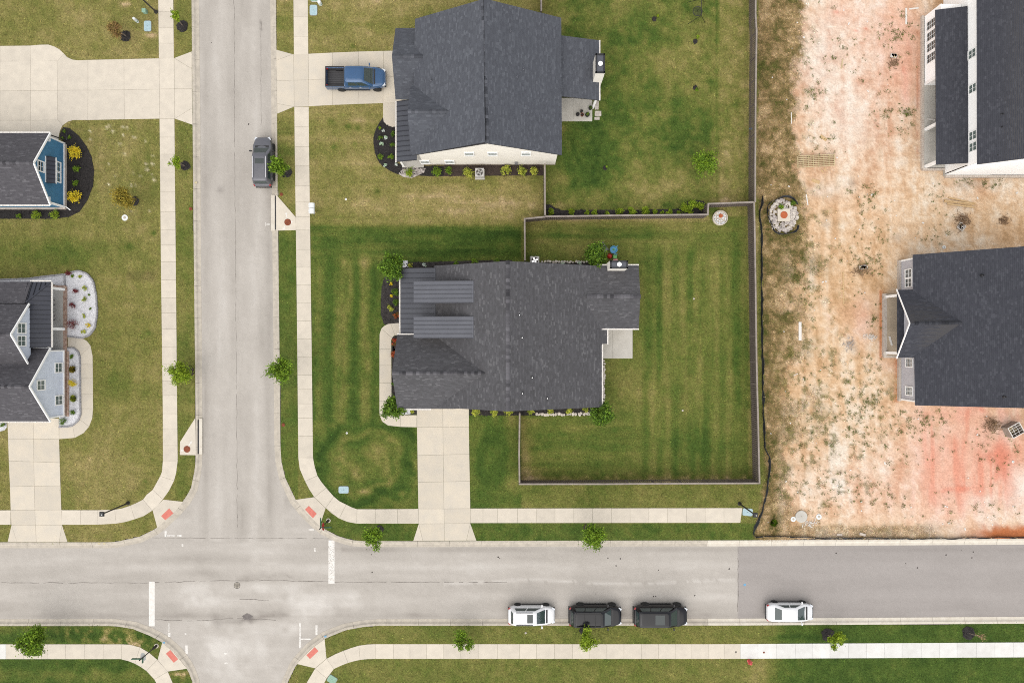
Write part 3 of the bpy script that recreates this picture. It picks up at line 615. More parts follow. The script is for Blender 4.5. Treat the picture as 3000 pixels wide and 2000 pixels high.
xs = [1101,1152.6,1201,1250,1300,1350,1401,1457,1521.6,1572,1624.5,1677,1726,1778,1828,1879,1929.5,1980,2027,2075,2121.7,2169,2220.6,2275.6,2330,2381.5,2432,2485.5,2539,2591,2645,2699,2752.4,2804,2861,2915,2970,3024,3078,3132,3186,3240,3294]
for a, b in zip(xs, xs[1:]):
    t = lambda x: 1885.5-5*max(0,(x-2100)/900); u = lambda x: 1929-4.6*max(0,(x-2100)/900)
    slab(walk, [(a,t(a)),(b,t(b)),(b,u(b)),(a,u(a))], M['concw'] if a > 2168 else M['conc'])

# driveways
d1 = empty('driveway', kind='structure')
for q in ([(-80,135),(0,135),(0,180),(-80,180)],[(-80,180),(0,180),(0,267),(-80,267)],[(-80,267),(0,267),(0,353),(-80,353)],[(-80,353),(0,353),(0,420),(-80,420)],
          [(0,135),(88,134),(89,180),(0,180)],[(88,134),(115,131.5),(142,131),(160,137),(174,145),(187.5,158),(167,179),(89,180)],[(0,180),(89,179.5),(89,266),(0,267)],[(89,179.5),(167,179),(168,265),(89,266)],
          [(187.5,158),(197,168),(212,175),(228,177),(257.7,176),(257.7,264.5),(168,265),(167,179)],[(257.7,176),(363,173.5),(363.5,263.5),(257.7,264.5)],[(363,173.5),(466,171.4),(467,261.5),(363.5,263.5)],
          [(466,171.4),(509.7,170),(511,260.5),(467,261.5)],[(510,170.6),(562,151),(562,202)],[(510,170.6),(562,202),(562.3,260),(511,260.5)],[(511,260.5),(562.3,260),(563,317),(511.5,348)],[(511.5,348),(563,317),(564,366)],
          [(0,267),(89,266),(90,353),(0,353)],[(89,266),(168,265),(169,352),(90,353)],[(168,265),(257.7,264.5),(257,352),(214,352),(198,357),(183,368),(169,352)],[(257.7,264.5),(363.5,263.5),(364.5,350),(257,352)],
          [(363.5,263.5),(467,261.5),(468,348),(364.5,350)],[(467,261.5),(511,260.5),(511.5,348),(468,348)],[(0,353),(90,353),(90,423),(0,423)],[(90,353),(169,352),(183,368),(175,385),(172,400),(170,430),(90,423)]):
    slab(d1, q, M['concw'] if False else M['conc'])
d2 = empty('driveway', kind='structure')
for q in ([(809,146),(858,159.4),(809.5,177.5)],[(858,159.4),(860,159.4),(861,235.5),(811,237),(809.5,177.5)],[(811,237),(861,235.5),(861.8,313),(811.5,303.6)],[(811.5,303.6),(861.5,313),(812,333.6)],
          [(860,159.4),(903,158),(904,234.5),(861,235.5)],[(861,235.5),(904,234.5),(905,312),(861.8,313)],[(903,158),(974,154.5),(974.5,231),(904,234.5)],[(904,234.5),(974.5,231),(974.5,308),(905,312)],
          [(974,154.5),(1050,151.5),(1050,229),(974.5,231)],[(974.5,231),(1050,229),(1049,305),(974.5,308)],[(1050,151.5),(1123.4,149.5),(1123,226.5),(1050,229)],[(1050,229),(1123,226.5),(1122,302.7),(1049,305)],
          [(1123.4,149.5),(1190,148),(1190,224),(1123,226.5)],[(1123,226.5),(1190,224),(1190,301),(1122,302.7)],[(1122,302.7),(1190,301),(1190,374),(1149,373),(1133,367),(1124,357),(1122,345)]):
    slab(d2, q, M['conc2'])
d3 = empty('driveway', kind='structure')
for q in ([(1221,1180),(1297,1180),(1297.6,1251),(1221.5,1251)],[(1297,1180),(1373.5,1180),(1374,1251),(1297.6,1251)],[(1221.5,1251),(1297.6,1251),(1298.5,1331.5),(1223,1333.5)],[(1297.6,1251),(1374,1251),(1375,1330),(1298.5,1331.5)],
          [(1223,1333.5),(1298.5,1331.5),(1299.5,1410.5),(1224,1412)],[(1298.5,1331.5),(1375,1330),(1376.5,1409),(1299.5,1410.5)],[(1224,1412),(1299.5,1410.5),(1300.7,1489.5),(1225.5,1489.5)],[(1299.5,1410.5),(1376.5,1409),(1378,1488.7),(1300.7,1489.5)],
          [(1226,1489.5),(1300.7,1489.5),(1301.5,1533),(1226.6,1533.5)],[(1300.7,1489.5),(1378,1488.7),(1378,1532.5),(1301.5,1533)],[(1226.6,1533.5),(1238.7,1583.5),(1210.4,1584)],[(1226.6,1533.5),(1301.5,1533),(1302,1583),(1238.7,1583.5)],
          [(1301.5,1533),(1378,1532.5),(1366.4,1582.8),(1302,1583)],[(1378,1532.5),(1395.7,1582.6),(1366.4,1582.8)]):
    slab(d3, q, M['conc2'])
d4 = empty('driveway', kind='structure')
for q in ([(21,1225),(98,1225),(98,1285),(23.5,1285)],[(98,1225),(172,1225),(173,1286),(98,1285)],[(23.5,1285),(98,1285),(99,1352),(25.5,1349.5)],[(98,1285),(173,1286),(175,1354.5),(99,1352)],[(25.5,1349.5),(99,1352),(100.5,1423),(29,1425)],
          [(99,1352),(175,1354.5),(177,1422),(100.5,1423)],[(29,1425),(100.5,1423),(102,1493),(31,1493.5)],[(100.5,1423),(177,1422),(179.5,1492.5),(102,1493)],[(31,1493.5),(102,1493),(103.5,1537),(33,1537)],[(102,1493),(180.5,1492.5),(181.6,1537),(103.5,1537)],
          [(33.5,1537),(49.6,1587),(22,1587)],[(33.5,1537),(103.5,1537),(106.6,1587),(49.6,1587)],[(103.5,1537),(181.6,1537),(173,1587),(106.6,1587)],[(181.6,1537),(197.7,1587),(173,1587)]):
    slab(d4, q, M['conc2'])
# garden walks
w3 = empty('garden_path', kind='structure')
strip(w3, [(1185,944.6),(1144,945),(1126,954,'c'),(1117,962),(1112,978.6,'c'),(1111.4,1022.5),(1111.4,1070),(1111.4,1121.4),(1111.4,1175),(1111.6,1214,'c'),(1119,1234),(1137,1246,'c'),(1173,1250),(1221,1251)],
          [(1185,981),(1157,982),(1152,985,'c'),(1149,990),(1146,996,'c'),(1146.5,1022.5),(1146.7,1070),(1147,1121.4),(1147,1175),(1148,1196,'c'),(1151,1204),(1158,1211,'c'),(1173.6,1215.4),(1221,1215.4)], M['conc2'])
w4 = empty('garden_path', kind='structure')
strip(w4, [(199,987),(221,987.5),(239,989,'c'),(255,999,'c'),(265,1012),(271,1042,'c'),(271.5,1067),(272,1108),(272.3,1154.7),(272.6,1196.5),(270,1225,'c'),(261,1249),(245,1268,'c'),(219,1282),(173,1286)],
          [(199,1018),(219,1019.5),(226,1025,'c'),(231,1030,'c'),(235,1042),(236,1050,'c'),(236.2,1067),(236.5,1108),(236.8,1154.7),(237,1196.5),(236,1214,'c'),(231,1226),(225,1238,'c'),(213,1248),(173,1252)], M['conc2'])
# kerb ramps with red tactile pads
RAMPS = [([(478,1462.5),(535.8,1469),(513,1497.5),(460.7,1545.6),(447,1494.7)], [(495.6,1488.5),(508,1502.7),(484,1522.8),(472,1510.7)]),
         ([(919.5,1455.5),(866,1463),(897,1502),(936.7,1540),(954,1487.5)], [(904.7,1481),(928,1504),(916.7,1517),(893.6,1491.6)]),
         ([(475,1881),(461.5,1931.5),(491,1966),(548,1957.7),(509,1910)], [(498.8,1902.8),(521.6,1929.6),(509,1939.8),(486,1913.5)]),
         ([(951,1870.6),(956.5,1928),(923,1956.5),(869,1943.6),(911,1899.5)], [(922,1894.5),(932.7,1906),(908,1929),(897.6,1918)])]
dome = MB().lathe([(0.018,0.0),(0.013,0.006)], seg=6).mesh('dome', M['tactile'])
for pl, pad in RAMPS:
    rr = empty('kerb_ramp', kind='structure'); slab(rr, pl, M['conc'], top=0.024, gap=0.006)
    p = slab(rr, pad, M['tactile'], top=0.034, gap=0.0, name='tactile_pad', bot=0.0)
# storm drain inlets in the verge
def inlet(poly, lid, slot, hood, label):
    HARD.append(poly); root = wempty('storm_drain_inlet', Wp(*lid), label=label, cat='storm drain')
    MB().prism([xy(*q) for q in poly], -0.06, 0.045).build('concrete_top', M['concp'] if False else M['conc'], root)
    c = Wp(*lid); MB().lathe([(0.33,0.045),(0.33,0.056),(0.31,0.062),(0.22,0.058),(0.2,0.064),(0.05,0.064),(0.01,0.062)], c, 28).build('iron_lid', M['rust'], root)
    MB().prism([xy(*q) for q in slot], -0.1, 0.05).build('throat', M['black'], root)
    MB().prism([xy(*q) for q in hood], -0.14, 0.03).build('throat_kerb', M['kerbw'], root)
inlet([(572,1224),(527.7,1293.8),(527,1331.8),(574,1332.6)], (548,1315), [(579,1230),(582,1230),(582,1329),(579,1329)], [(583,1226),(592,1226),(592,1330),(583,1330)], 'concrete storm drain top with rusty lid beside the western pavement corner')
inlet([(808.8,570),(866,636),(867,674),(809.5,675.6)], (843,651), [(805.5,574),(808.3,574),(808.3,672),(805.5,672)], [(794,571),(805,571),(805,676),(794,676)], 'concrete storm drain top with rusty lid south of the grey parked car')
# painted marks on the road
def mark(x0,x1,y0,y1,worn=0.0,rot=0):
    m = MB(); z = -0.1105
    if worn:
        n = int((y1-y0)/1.3); w = 11
        for j in range(n):
            for i in range(w):
                dmg = worn*(1 if 0.12 < j/n < 0.75 else 0.25)*(1.4 if 0 < i < w-1 else 0.9)
                if R.random() < dmg: continue
                a = x0+(x1-x0)*i/w; b = x0+(x1-x0)*(i+1)/w; c_ = y0+(y1-y0)*j/n; d_ = y0+(y1-y0)*(j+1)/n
                m.prism([xy(a,c_),xy(b,c_),xy(b,d_),xy(a,d_)], z-0.004, z+0.0015, bottom=False)
    else: m.prism([xy(x0,y0),xy(x1,y0),xy(x1,y1),xy(x0,y1)], z-0.004, z+0.0015)
    return m
mark(434,451,1704,1835).build('stop_line', M['paint'], road); mark(961,979,1583,1710,0.13).build('stop_line', M['paint'], road)
for q in ((480,486,1556,1573),(485,510,1568,1571),(517.5,530,1567,1572),(530,535,1594,1601),(919,924,1606,1616),(903,918,1550,1554),(490,497,1854,1866),(491.5,494,1826,1852),(539,544,1855,1860),(541,548,1891,1916),(875,880,1826,1899),(880,909,1871,1874.5),(923,929,1832,1860),(654,664,1913,1918),(656,665,1941,1946),(775,777,651,661),(779,789,655,658)):
    mark(*q, worn=0.18 if (q[3]-q[2]) > 30 else 0.1).build('paint_mark', M['paint'], road)
# joints and cracks in the asphalt
M['crack'] = mat('crack_filler', C(150,142,134), C(110,102,96), 6, 0.9)
def crack(pts, w, jitter):
    m = MB(); L = []; 
    for a, b in zip(pts, pts[1:]):
        n = max(2, int(math.hypot(b[0]-a[0], b[1]-a[1])/14))
        L += [(a[0]+(b[0]-a[0])*i/n+R.gauss(0,jitter), a[1]+(b[1]-a[1])*i/n+R.gauss(0,jitter)) for i in range(n)]
    for a, b in zip(L, L[1:]):
        if R.random() < 0.08: continue
        d = Vector((b[0]-a[0], b[1]-a[1])); 
        if d.length < 0.1: continue
        nn = Vector((-d.y, d.x)).normalized()*(w*R.uniform(0.5,1.3)/2)
        z = -0.1105; m.add([(*xy(a[0]+nn.x,a[1]+nn.y),z),(*xy(b[0]+nn.x,b[1]+nn.y),z),(*xy(b[0]-nn.x,b[1]-nn.y),z),(*xy(a[0]-nn.x,a[1]-nn.y),z)], [(0,1,2,3)])
    return m.build('crack', M['crack'], road)
for a in ([(683,-200),(686,500),(690,1000),(694,1560)],[(400,1576),(1000,1578)],[(0,1708),(420,1708),(600,1702),(800,1700),(960,1705),(1500,1706)],[(440,1815),(560,1820),(680,1812),(820,1818)],[(763,60),(763,380)],[(700,1756),(800,1758)]):
    crack(a, 1.3 if a[0][1] > 1700 else 0.9, 0.7)
mhc = Wp(694,1714,-0.115); mh = wempty('manhole_cover', mhc, label='round iron manhole cover in the road at the junction', cat='manhole cover')
m = MB().lathe([(0.31,0.0),(0.31,0.012),(0.27,0.014),(0.268,0.008)], mhc, 32); m.build('rim', M['iron'], mh)
MB().lathe([(0.262,0.0),(0.262,0.009),(0.02,0.009)], mhc, 32).build('lid', M['kerb'], mh)
for k in range(10):
    t = k*math.pi/5; MB().bar(mhc+Vector((0.05*math.cos(t),0.05*math.sin(t),0.013)), mhc+Vector((0.26*math.cos(t),0.26*math.sin(t),0.013)), 0.03, 0.012).build('rib', M['iron'], mh)

# small stains, arrows and utility paint
M['stain'] = mat('dark_stain', C(96,88,84), C(70,64,60), 20, 0.9); M['paint_b'] = mat('blue_utility_paint', C(88,160,206), C(150,190,214), 20, 0.8); M['paint_y'] = mat('yellow_utility_paint', C(230,210,150), C(205,196,176), 20, 0.8)
for (x,y) in ((1781,1635),(1818,1637),(2452,1621),(2775,1626),(2820,1613),(2855,1617),(2656,1651),(2138,1667),(1806,1658),(1745,1740),(1915,1748),(1922,1747),(2036,1745),(1087,1625),(1460,1632),(1464,1636),(1090,1677),(618,124),(727,363),(1930,1670),(2850,1634),(2690,1664)):
    r_ = R.uniform(1.2,2.6); pts = [(x+r_*R.uniform(0.5,1.2)*math.cos(k)*R.uniform(0.7,1.6), y+r_*R.uniform(0.5,1.2)*math.sin(k)) for k in np.arange(0,6.2,0.9)]
    MB().add([(*xy(*p),-0.1105) for p in pts], [tuple(range(len(pts)-1,-1,-1))]).build('stain', M['stain'], road)
MB().prism([xy(2180,1710),xy(2187,1710),xy(2187,1717),xy(2180,1717)],-0.114,-0.109).build('paint_mark', M['paint_b'], road)
def topmark(parent, pts, mt, z): MB().prism([xy(*p) for p in pts], z-0.004, z+0.0025).build('paint_mark', M[mt], parent)
def arrow(parent, a, b, w, z):
    d = V((b[0]-a[0],b[1]-a[1],0)); L_ = d.length; d = d/L_; n = V((-d.y,d.x,0)); A = V((a[0],a[1],0)); B = V((b[0],b[1],0))
    m = MB(); sh_ = B-d*6
    for q in ([A+n*w,A-n*w,sh_-n*w,sh_+n*w],[sh_+n*4,sh_-n*4,B]): m.prism([xy(p.x,p.y) for p in q], z-0.004, z+0.0025)
    m.build('paint_arrow', M['paint'], parent)
for o_ in [o for o in scene.objects if o.name.startswith('storm_drain_inlet')]:
    o_['_wo'] = [float(v) for v in o_.location]
    if o_.location.x < -30: arrow(o_, (552,1306),(563,1291),1.2,0.0475); arrow(o_, (540,1317),(529,1320),1.0,0.0475)
    else: arrow(o_, (841,640),(838,622),1.3,0.0475); arrow(o_, (836,661),(829,674),1.0,0.0475); arrow(o_, (852,651),(859,649),1.0,0.0475)
for (x,y,mt) in ((480,1881,'paint_b'),(953,1863,'paint_b'),(290,1591,'paint_y'),(305,1592,'paint_y'),(574,535,'paint_y')):
    topmark(road, [(x-3,y-2),(x+4,y-3),(x+3,y+3),(x-4,y+2)], mt, 0.0285)

pp = [(706+17+14*math.cos(t)*R.uniform(0.75,1.2), 1808+9*math.sin(t)*R.uniform(0.7,1.3)) for t in np.arange(0,6.28,0.42)]
MB().add([(*xy(*p),-0.1095) for p in pp], [tuple(range(len(pp)-1,-1,-1))]).build('asphalt_patch', mat('dark_asphalt_patch', C(112,106,104), C(140,132,127), 4, 0.9), road)
crack([(2163.5,1606),(2164,1700),(2163,1808)], 1.6, 0.9)

# ------------------------------------------------------------------ lapped courses (shingles, siding)
def clip2(poly, cp):          # Sutherland-Hodgman against a convex counter-clockwise polygon
    out = poly; n = len(cp)
    for i in range(n):
        ax, ay = cp[i]; bx, by = cp[(i+1)%n]; ex, ey = bx-ax, by-ay; inp = out; out = []
        if not inp: return []
        for k in range(len(inp)):
            p = inp[k-1]; q = inp[k]
            sp = ex*(p[1]-ay)-ey*(p[0]-ax); sq = ex*(q[1]-ay)-ey*(q[0]-ax)
            if (sp >= 0) != (sq >= 0):
                t = sp/(sp-sq); out.append((p[0]+(q[0]-p[0])*t, p[1]+(q[1]-p[1])*t))
            if sq >= 0: out.append(q)
    return out
def lap(mb, poly, u, v, course, tabs, lo, hi, rng):
    poly = [Vector(p) for p in poly]; u = Vector(u).normalized(); v = Vector(v).normalized(); n = u.cross(v); o = poly[0]
    cp = [((p-o).dot(u), (p-o).dot(v)) for p in poly]
    ar = sum(cp[i][0]*cp[(i+1)%len(cp)][1]-cp[(i+1)%len(cp)][0]*cp[i][1] for i in range(len(cp)))
    if ar < 0: cp = cp[::-1]
    umin = min(c[0] for c in cp); umax = max(c[0] for c in cp); vmin = min(c[1] for c in cp); vmax = max(c[1] for c in cp)
    j = 0; vv = vmin
    while vv < vmax-0.01:
        v1 = vv+course; uu = umin-rng.random()*(tabs[1] if tabs else 0)
        while uu < umax:
            u1 = umax+1 if not tabs else uu+rng.uniform(*tabs)
            q = clip2([(uu,vv),(u1,vv),(u1,v1),(uu,v1)], cp)
            if len(q) >= 3:
                th = lo*(rng.uniform(0.7,1.3) if tabs else 1)
                top = [o+u*a+v*b+n*(th+(hi-th)*(b-vv)/course) for a, b in q]
                base = len(mb.v); mb.add(top, [tuple(range(len(top)))])
                low = [i for i in range(len(q)) if abs(q[i][1]-vv) < 1e-6]
                if len(low) == 2:
                    a, b = low; 
                    if (a+1)%len(q) != b: a, b = b, a
                    mb.v += [tuple(o+u*q[b][0]+v*q[b][1]), tuple(o+u*q[a][0]+v*q[a][1])]
                    k = len(mb.v); mb.f.append((base+b, base+a, k-1, k-2)); mb.m.append(0)
            uu = u1
            if not tabs: break
        vv = v1; j += 1
    return mb
SR = random.Random(3)
def slope(house, e0, e1, r1, r0, kind='sh_main', deck='fascia', t=0.14, name='roof_slope'):
    """one shingled roof plane; e0,e1 the eave ends, r1,r0 the upper ends"""
    e0,e1,r1,r0 = [Vector(p) for p in (e0,e1,r1,r0)]
    u = (e1-e0).normalized(); n = u.cross(r0-e0).normalized()
    if n.z < 0: e0,e1,r1,r0 = e1,e0,r0,r1; u = -u; n = u.cross(r0-e0).normalized()
    v = n.cross(u)
    d = MB().slab([e0,e1,r1,r0], t).build(name, M[deck], house)
    s_ = lap(MB(), [e0,e1,r1,r0], u, v, 0.145, (0.16,0.42), 0.016, 0.004, SR).build('shingles', M[kind], d)
    tag(s_, kind='stuff'); return d
def ridge(house, a, b, slope_tan, kind='sh_main', w=0.17):
    a = Vector(a); b = Vector(b); L = (b-a).length; d = (b-a)/L; side = Vector((-d.y,d.x,0)).normalized()
    n = max(1, int(L/0.3)); st = L/n; th = 0.03
    drop = slope_tan*w
    m = MB(); vs = []
    for x, up in ((0,0.075),(st*1.12,0.05)):
        for y, z in ((-w,-drop),(0,0),(w,-drop)): vs.append((x,y,z+up))
    for x in (0,st*1.12):
        for y, z in ((-w,-drop),(0,0),(w,-drop)): vs.append((x,y,z-0.02))
    m.add(vs, [(0,3,4,1),(1,4,5,2),(0,1,7,6),(1,2,8,7),(3,0,6,9),(2,5,11,8)])
    me = m.mesh('ridge_shingle', M['ridge_'+kind]); rz = math.atan2(d.y, d.x)
    o = house.get('_wo') or (0,0,0)
    for k in range(n):
        p = a+d*(st*k)+Vector((0,0,0.02)); place('ridge_shingle', me, house, (p.x-o[0],p.y-o[1],p.z-o[2]), rz)
def metal_roof(house, e0, e1, r1, r0, n, kind='metal_roof', name='metal_roof'):
    rib = M['seam'] if kind == 'metal_roof' else M['seam_d']
    e0,e1,r1,r0 = [Vector(p) for p in (e0,e1,r1,r0)]
    base = MB().slab([e0,e1,r1,r0], 0.1).build(name, M['fascia'], house); nm = (e1-e0).cross(r0-e0).normalized()
    if nm.z < 0: nm = -nm
    for k in range(n):
        a, b = k/n, (k+1)/n; p0, p1, q1, q0 = e0.lerp(e1,a), e0.lerp(e1,b), r0.lerp(r1,b), r0.lerp(r1,a)
        m = MB(); m.slab([p+nm*0.012 for p in (p0,p1,q1,q0)], 0.01); up = nm; m.build('seam_panel', M[kind], base)
        MB().bar(p0+nm*0.03, q0+nm*0.03, 0.045, 0.06, up=up).build('seam_rib', rib, base)
        if k == n-1: MB().bar(p1+nm*0.03, q1+nm*0.03, 0.045, 0.06, up=up).build('seam_rib', rib, base)
    MB().bar(r0+nm*0.035, r1+nm*0.035, 0.16, 0.03, up=nm).build('flashing', M[kind], base)
    return base
def gutter(house, a, b, out, hangers=True):
    a = Vector(a); b = Vector(b); out = Vector(out).normalized(); d = (b-a).normalized(); L = (b-a).length
    m = MB(); c = out*0.06-Vector((0,0,0.05))
    m.bar(a+c-Vector((0,0,0.05)), b+c-Vector((0,0,0.05)), 0.12, 0.012); m.bar(a+out*0.115-Vector((0,0,0.045)), b+out*0.115-Vector((0,0,0.045)), 0.014, 0.11)
    m.bar(a+out*0.008-Vector((0,0,0.045)), b+out*0.008-Vector((0,0,0.045)), 0.014, 0.11)
    m.bar(a+out*0.055-Vector((0,0,0.075)), b+out*0.055-Vector((0,0,0.075)), 0.09, 0.01)
    g = m.build('gutter', M['gutter'], house)
    n = int(L/0.62)
    for k in range(n+1):
        p = a+d*(L*k/max(1,n)); MB().bar(p+out*0.0-Vector((0,0,0.002)), p+out*0.118-Vector((0,0,0.002)), 0.04, 0.014).build('gutter_hanger', M['gutter'], g)
    return g
def rake(house, a, b, w=0.1, h=0.16, mt='white', off=(0,0,0)):
    off = Vector(off); MB().bar(Vector(a)+off-Vector((0,0,h/2-0.025)), Vector(b)+off-Vector((0,0,h/2-0.025)), w, h).build('rake_board', M[mt], house)
def wall(house, poly, nrm, material, course=0.19, core=0.12, name='wall'):
    """poly: convex outline of the outer face; lapped boards on a solid backing"""
    nrm = Vector(nrm).normalized(); poly = [Vector(p) for p in poly]
    w = MB().plate(poly, -nrm, core).build(name, material, house)
    u = Vector((0,0,1)).cross(nrm).normalized()
    s_ = lap(MB(), poly, u, Vector((0,0,1)), course, None, 0.022, 0.006, SR).build('siding_boards', material, w)
    tag(s_, kind='stuff'); return w
def window(house, c, nrm, w, h, cols=2, rows=2, glass='glass', sash=True, fw=0.1):
    """c centre on the wall face; frame with muntins, each pane its own sub-part"""
    c = Vector(c); nrm = Vector(nrm).normalized(); u = Vector((0,0,1)).cross(nrm).normalized(); up = Vector((0,0,1)); m = MB()
    Rm = Matrix((u, nrm, up)).transposed()
    def bx(du, dz, wu, hz, dn, tn): m.box(c+u*du+up*dz+nrm*dn, (wu, tn, hz), M=Rm)
    bx(0, h/2+fw/2, w+2*fw, fw, 0.03, 0.09); bx(0, -h/2-fw/2, w+2*fw, fw, 0.035, 0.11)
    bx(-w/2-fw/2, 0, fw, h, 0.03, 0.088); bx(w/2+fw/2, 0, fw, h, 0.03, 0.088)
    if sash: bx(0, 0, w, 0.05, 0.03, 0.05)
    for k in range(1, cols): bx(-w/2+w*k/cols, 0, 0.028, h, 0.026, 0.035)
    n2 = rows*(2 if sash else 1)
    for k in range(1, n2):
        if sash and k == rows: continue
        bx(0, -h/2+h*k/n2, w, 0.026, 0.024, 0.03)
    win = m.build('window', M['white'], house)
    for i in range(cols):
        for j in range(n2):
            p = c+u*(-w/2+w*(i+0.5)/cols)+up*(-h/2+h*(j+0.5)/n2)+nrm*0.012
            MB().box(p, (w/cols-0.002, 0.014, h/n2-0.002), M=Rm).build('pane', M[glass], win)
    return win
def onX(X, px, py):      # a point of a wall standing in the plane x = X
    k = X*S*H/(px-1500); return Vector((X, (1000-py)*k/H/S, H-k))
def onY(Y, px, py):
    k = Y*S*H/(1000-py); return Vector(((px-1500)*k/H/S, Y, H-k))
def box_part(house, c, d, mt, name, rz=0.0): return MB().box(c, d, rz).build(name, M[mt], house)
def brick_course(house, a, b, z, out, mt='brick', bl=0.22, bw=0.22, bh=0.07, stuff=False, name='brick'):
    a = Vector(a); b = Vector(b); L = (b-a).length; d = (b-a)/L; n = int(L/(bl/2)); st = L/n
    me = MB().box((0,0,0), (st-0.012, bw, bh)).mesh(name, M[mt]); rz = math.atan2(d.y,d.x); o = house.get('_wo') or (0,0,0)
    for k in range(n):
        p = a+d*(st*(k+0.5)); place(name, me, house, (p.x-o[0], p.y-o[1], z-bh/2-o[2]+SR.uniform(-0.004,0.004)), rz)
V = Vector

# ------------------------------------------------------------------ the house in the middle
hm = wempty('house', (0,0,0), label='house with charcoal shingle roof and two metal shed dormers in the middle', cat='house')
ZE, ZR = 2.9, 6.76; YN, YS = 7.05, -6.13; XR, XE, XW, ZW = -0.38, 8.39, -7.25, 2.95
slope(hm, (XE,YS,ZE), (XE,YN,ZE), (XR,YN,ZR), (XR,YS,ZR))
slope(hm, (XW,YN,ZW), (XW,YS,ZW), (XR,YS,ZR), (XR,YN,ZR))
ridge(hm, (XR,YS,ZR), (XR,YN,ZR), 0.5)
# garage wing facing west
GY0, GYN, GYS, GZ = -2.83, 0.62, -6.28, 5.62; GXW = -10.72
slope(hm, (GXW,GYS,ZE), (-5.2,GYS,ZE), (-2.0,GY0,GZ), (GXW-0.02,GY0,GZ)); slope(hm, (-5.6,GYN,ZE), (GXW,GYN,ZE), (GXW-0.02,GY0,GZ), (-2.0,GY0,GZ))
ridge(hm, (GXW,GY0,GZ), (-2.45,GY0,GZ), 0.8)
# rear wing with low gable
slope(hm, (11.84,1.21,ZE), (11.84,4.15,3.65), (6.6,4.15,3.65), (6.0,1.21,ZE)) if False else None
slope(hm, (6.2,1.21,ZE+0.02), (11.84,1.21,ZE+0.02), (11.84,4.15,3.72), (6.2,4.15,3.72)); slope(hm, (11.84,7.09,ZE+0.02), (6.2,7.09,ZE+0.02), (6.2,4.15,3.72), (11.84,4.15,3.72))
ridge(hm, (6.9,4.15,3.72), (11.84,4.15,3.72), 0.28)
slope(hm, (8.92,-0.22,2.66), (8.92,1.15,2.66), (7.9,1.15,3.14), (7.9,-0.22,3.14))
# walls
wm = M['siding_cream']
core = MB(); core.prism([(-7.0,-5.9),(8.05,-5.9),(8.05,6.8),(-7.0,6.8)], 0, 2.86); core.prism([(-10.4,-6.0),(-6.8,-6.0),(-6.8,0.3),(-10.4,0.3)], 0, 2.84); core.prism([(7.9,1.5),(11.5,1.5),(11.5,6.8),(7.9,6.8)], 0, 2.86)
core.build('wall', wm, hm)
for y, n in ((YS+0.26,-1),(YN-0.26,1)):
    wall(hm, [(-7.0,y,2.8),(8.0,y,2.8),(XR,y,6.5)], (0,n,0), wm, name='gable_wall')
wall(hm, [(-10.42,-6.0,2.7),(-10.42,0.3,2.7),(-10.42,GY0,5.35)], (-1,0,0), wm, name='gable_wall')
wall(hm, [(11.52,1.5,2.7),(11.52,6.8,2.7),(11.52,4.15,3.55)], (1,0,0), wm, name='gable_wall')
# porch roof of metal, then the dormers
metal_roof(hm, (-10.47,6.86,2.52), (-10.47,0.72,2.52), (-7.2,0.72,3.02), (-7.2,6.86,3.02), 13, 'metal_roof3')
for k in range(3): MB().box((-10.2,1.0+2.8*k,1.25), (0.25,0.25,2.5)).build('porch_column', M['white'], hm)
def dormer(ya, yb):
    zt, zf = 5.02, 4.42
    MB().prism([(-8.6,ya+0.18),(-4.2,ya+0.18),(-4.2,yb-0.18),(-8.6,yb-0.18)], 2.75, 4.36).build('dormer_wall', wm, hm)
    metal_roof(hm, (-8.97,yb,zf), (-8.97,ya,zf), (-3.55,ya,zt), (-3.55,yb,zt), 5, name='dormer_roof')
    for t in (0.33,0.67): window(hm, (-8.61, ya+(yb-ya)*t, 3.75), (-1,0,0), 0.55, 0.75, 1, 1)
dormer(3.5, 5.48); dormer(0.31, 2.26)
gutter(hm, (-10.5,0.72,2.52), (-10.5,6.86,2.52), (-1,0,0)); gutter(hm, (-10.72,GYN,ZE), (-9.0,GYN,ZE), (0,1,0))
gutter(hm, (-10.72,GYS,ZE), (-7.6,GYS,ZE), (0,-1,0)); gutter(hm, (XE,YS,ZE), (XE,-0.3,ZE), (1,0,0)); gutter(hm, (8.92,-0.22,2.66), (8.92,1.1,2.66), (1,0,0))
gutter(hm, (8.3,1.21,ZE+0.02), (11.84,1.21,ZE+0.02), (0,-1,0)); gutter(hm, (7.85,7.09,ZE+0.02), (11.84,7.09,ZE+0.02), (0,1,0))
for (px,py) in ((1522,923),(1530,989),(1559.6,1106),(1530.7,1152.5),(1603.6,1167)):
    x = Wp(px,py,6.2); z = ZR-0.44*abs(x.x-XR); x = Wp(px,py,z+0.3); z = ZR-0.44*abs(x.x-XR)
    pv = MB().lathe([(0.13,z-0.05),(0.11,z+0.03),(0.055,z+0.07),(0.055,z+0.3)], (x.x,x.y,0), 14).build('vent_pipe', M['black'], hm)
    MB().lathe([(0.05,z+0.285),(0.05,z+0.308)], (x.x,x.y,0), 12).build('pipe_cap', M['white'], pv)
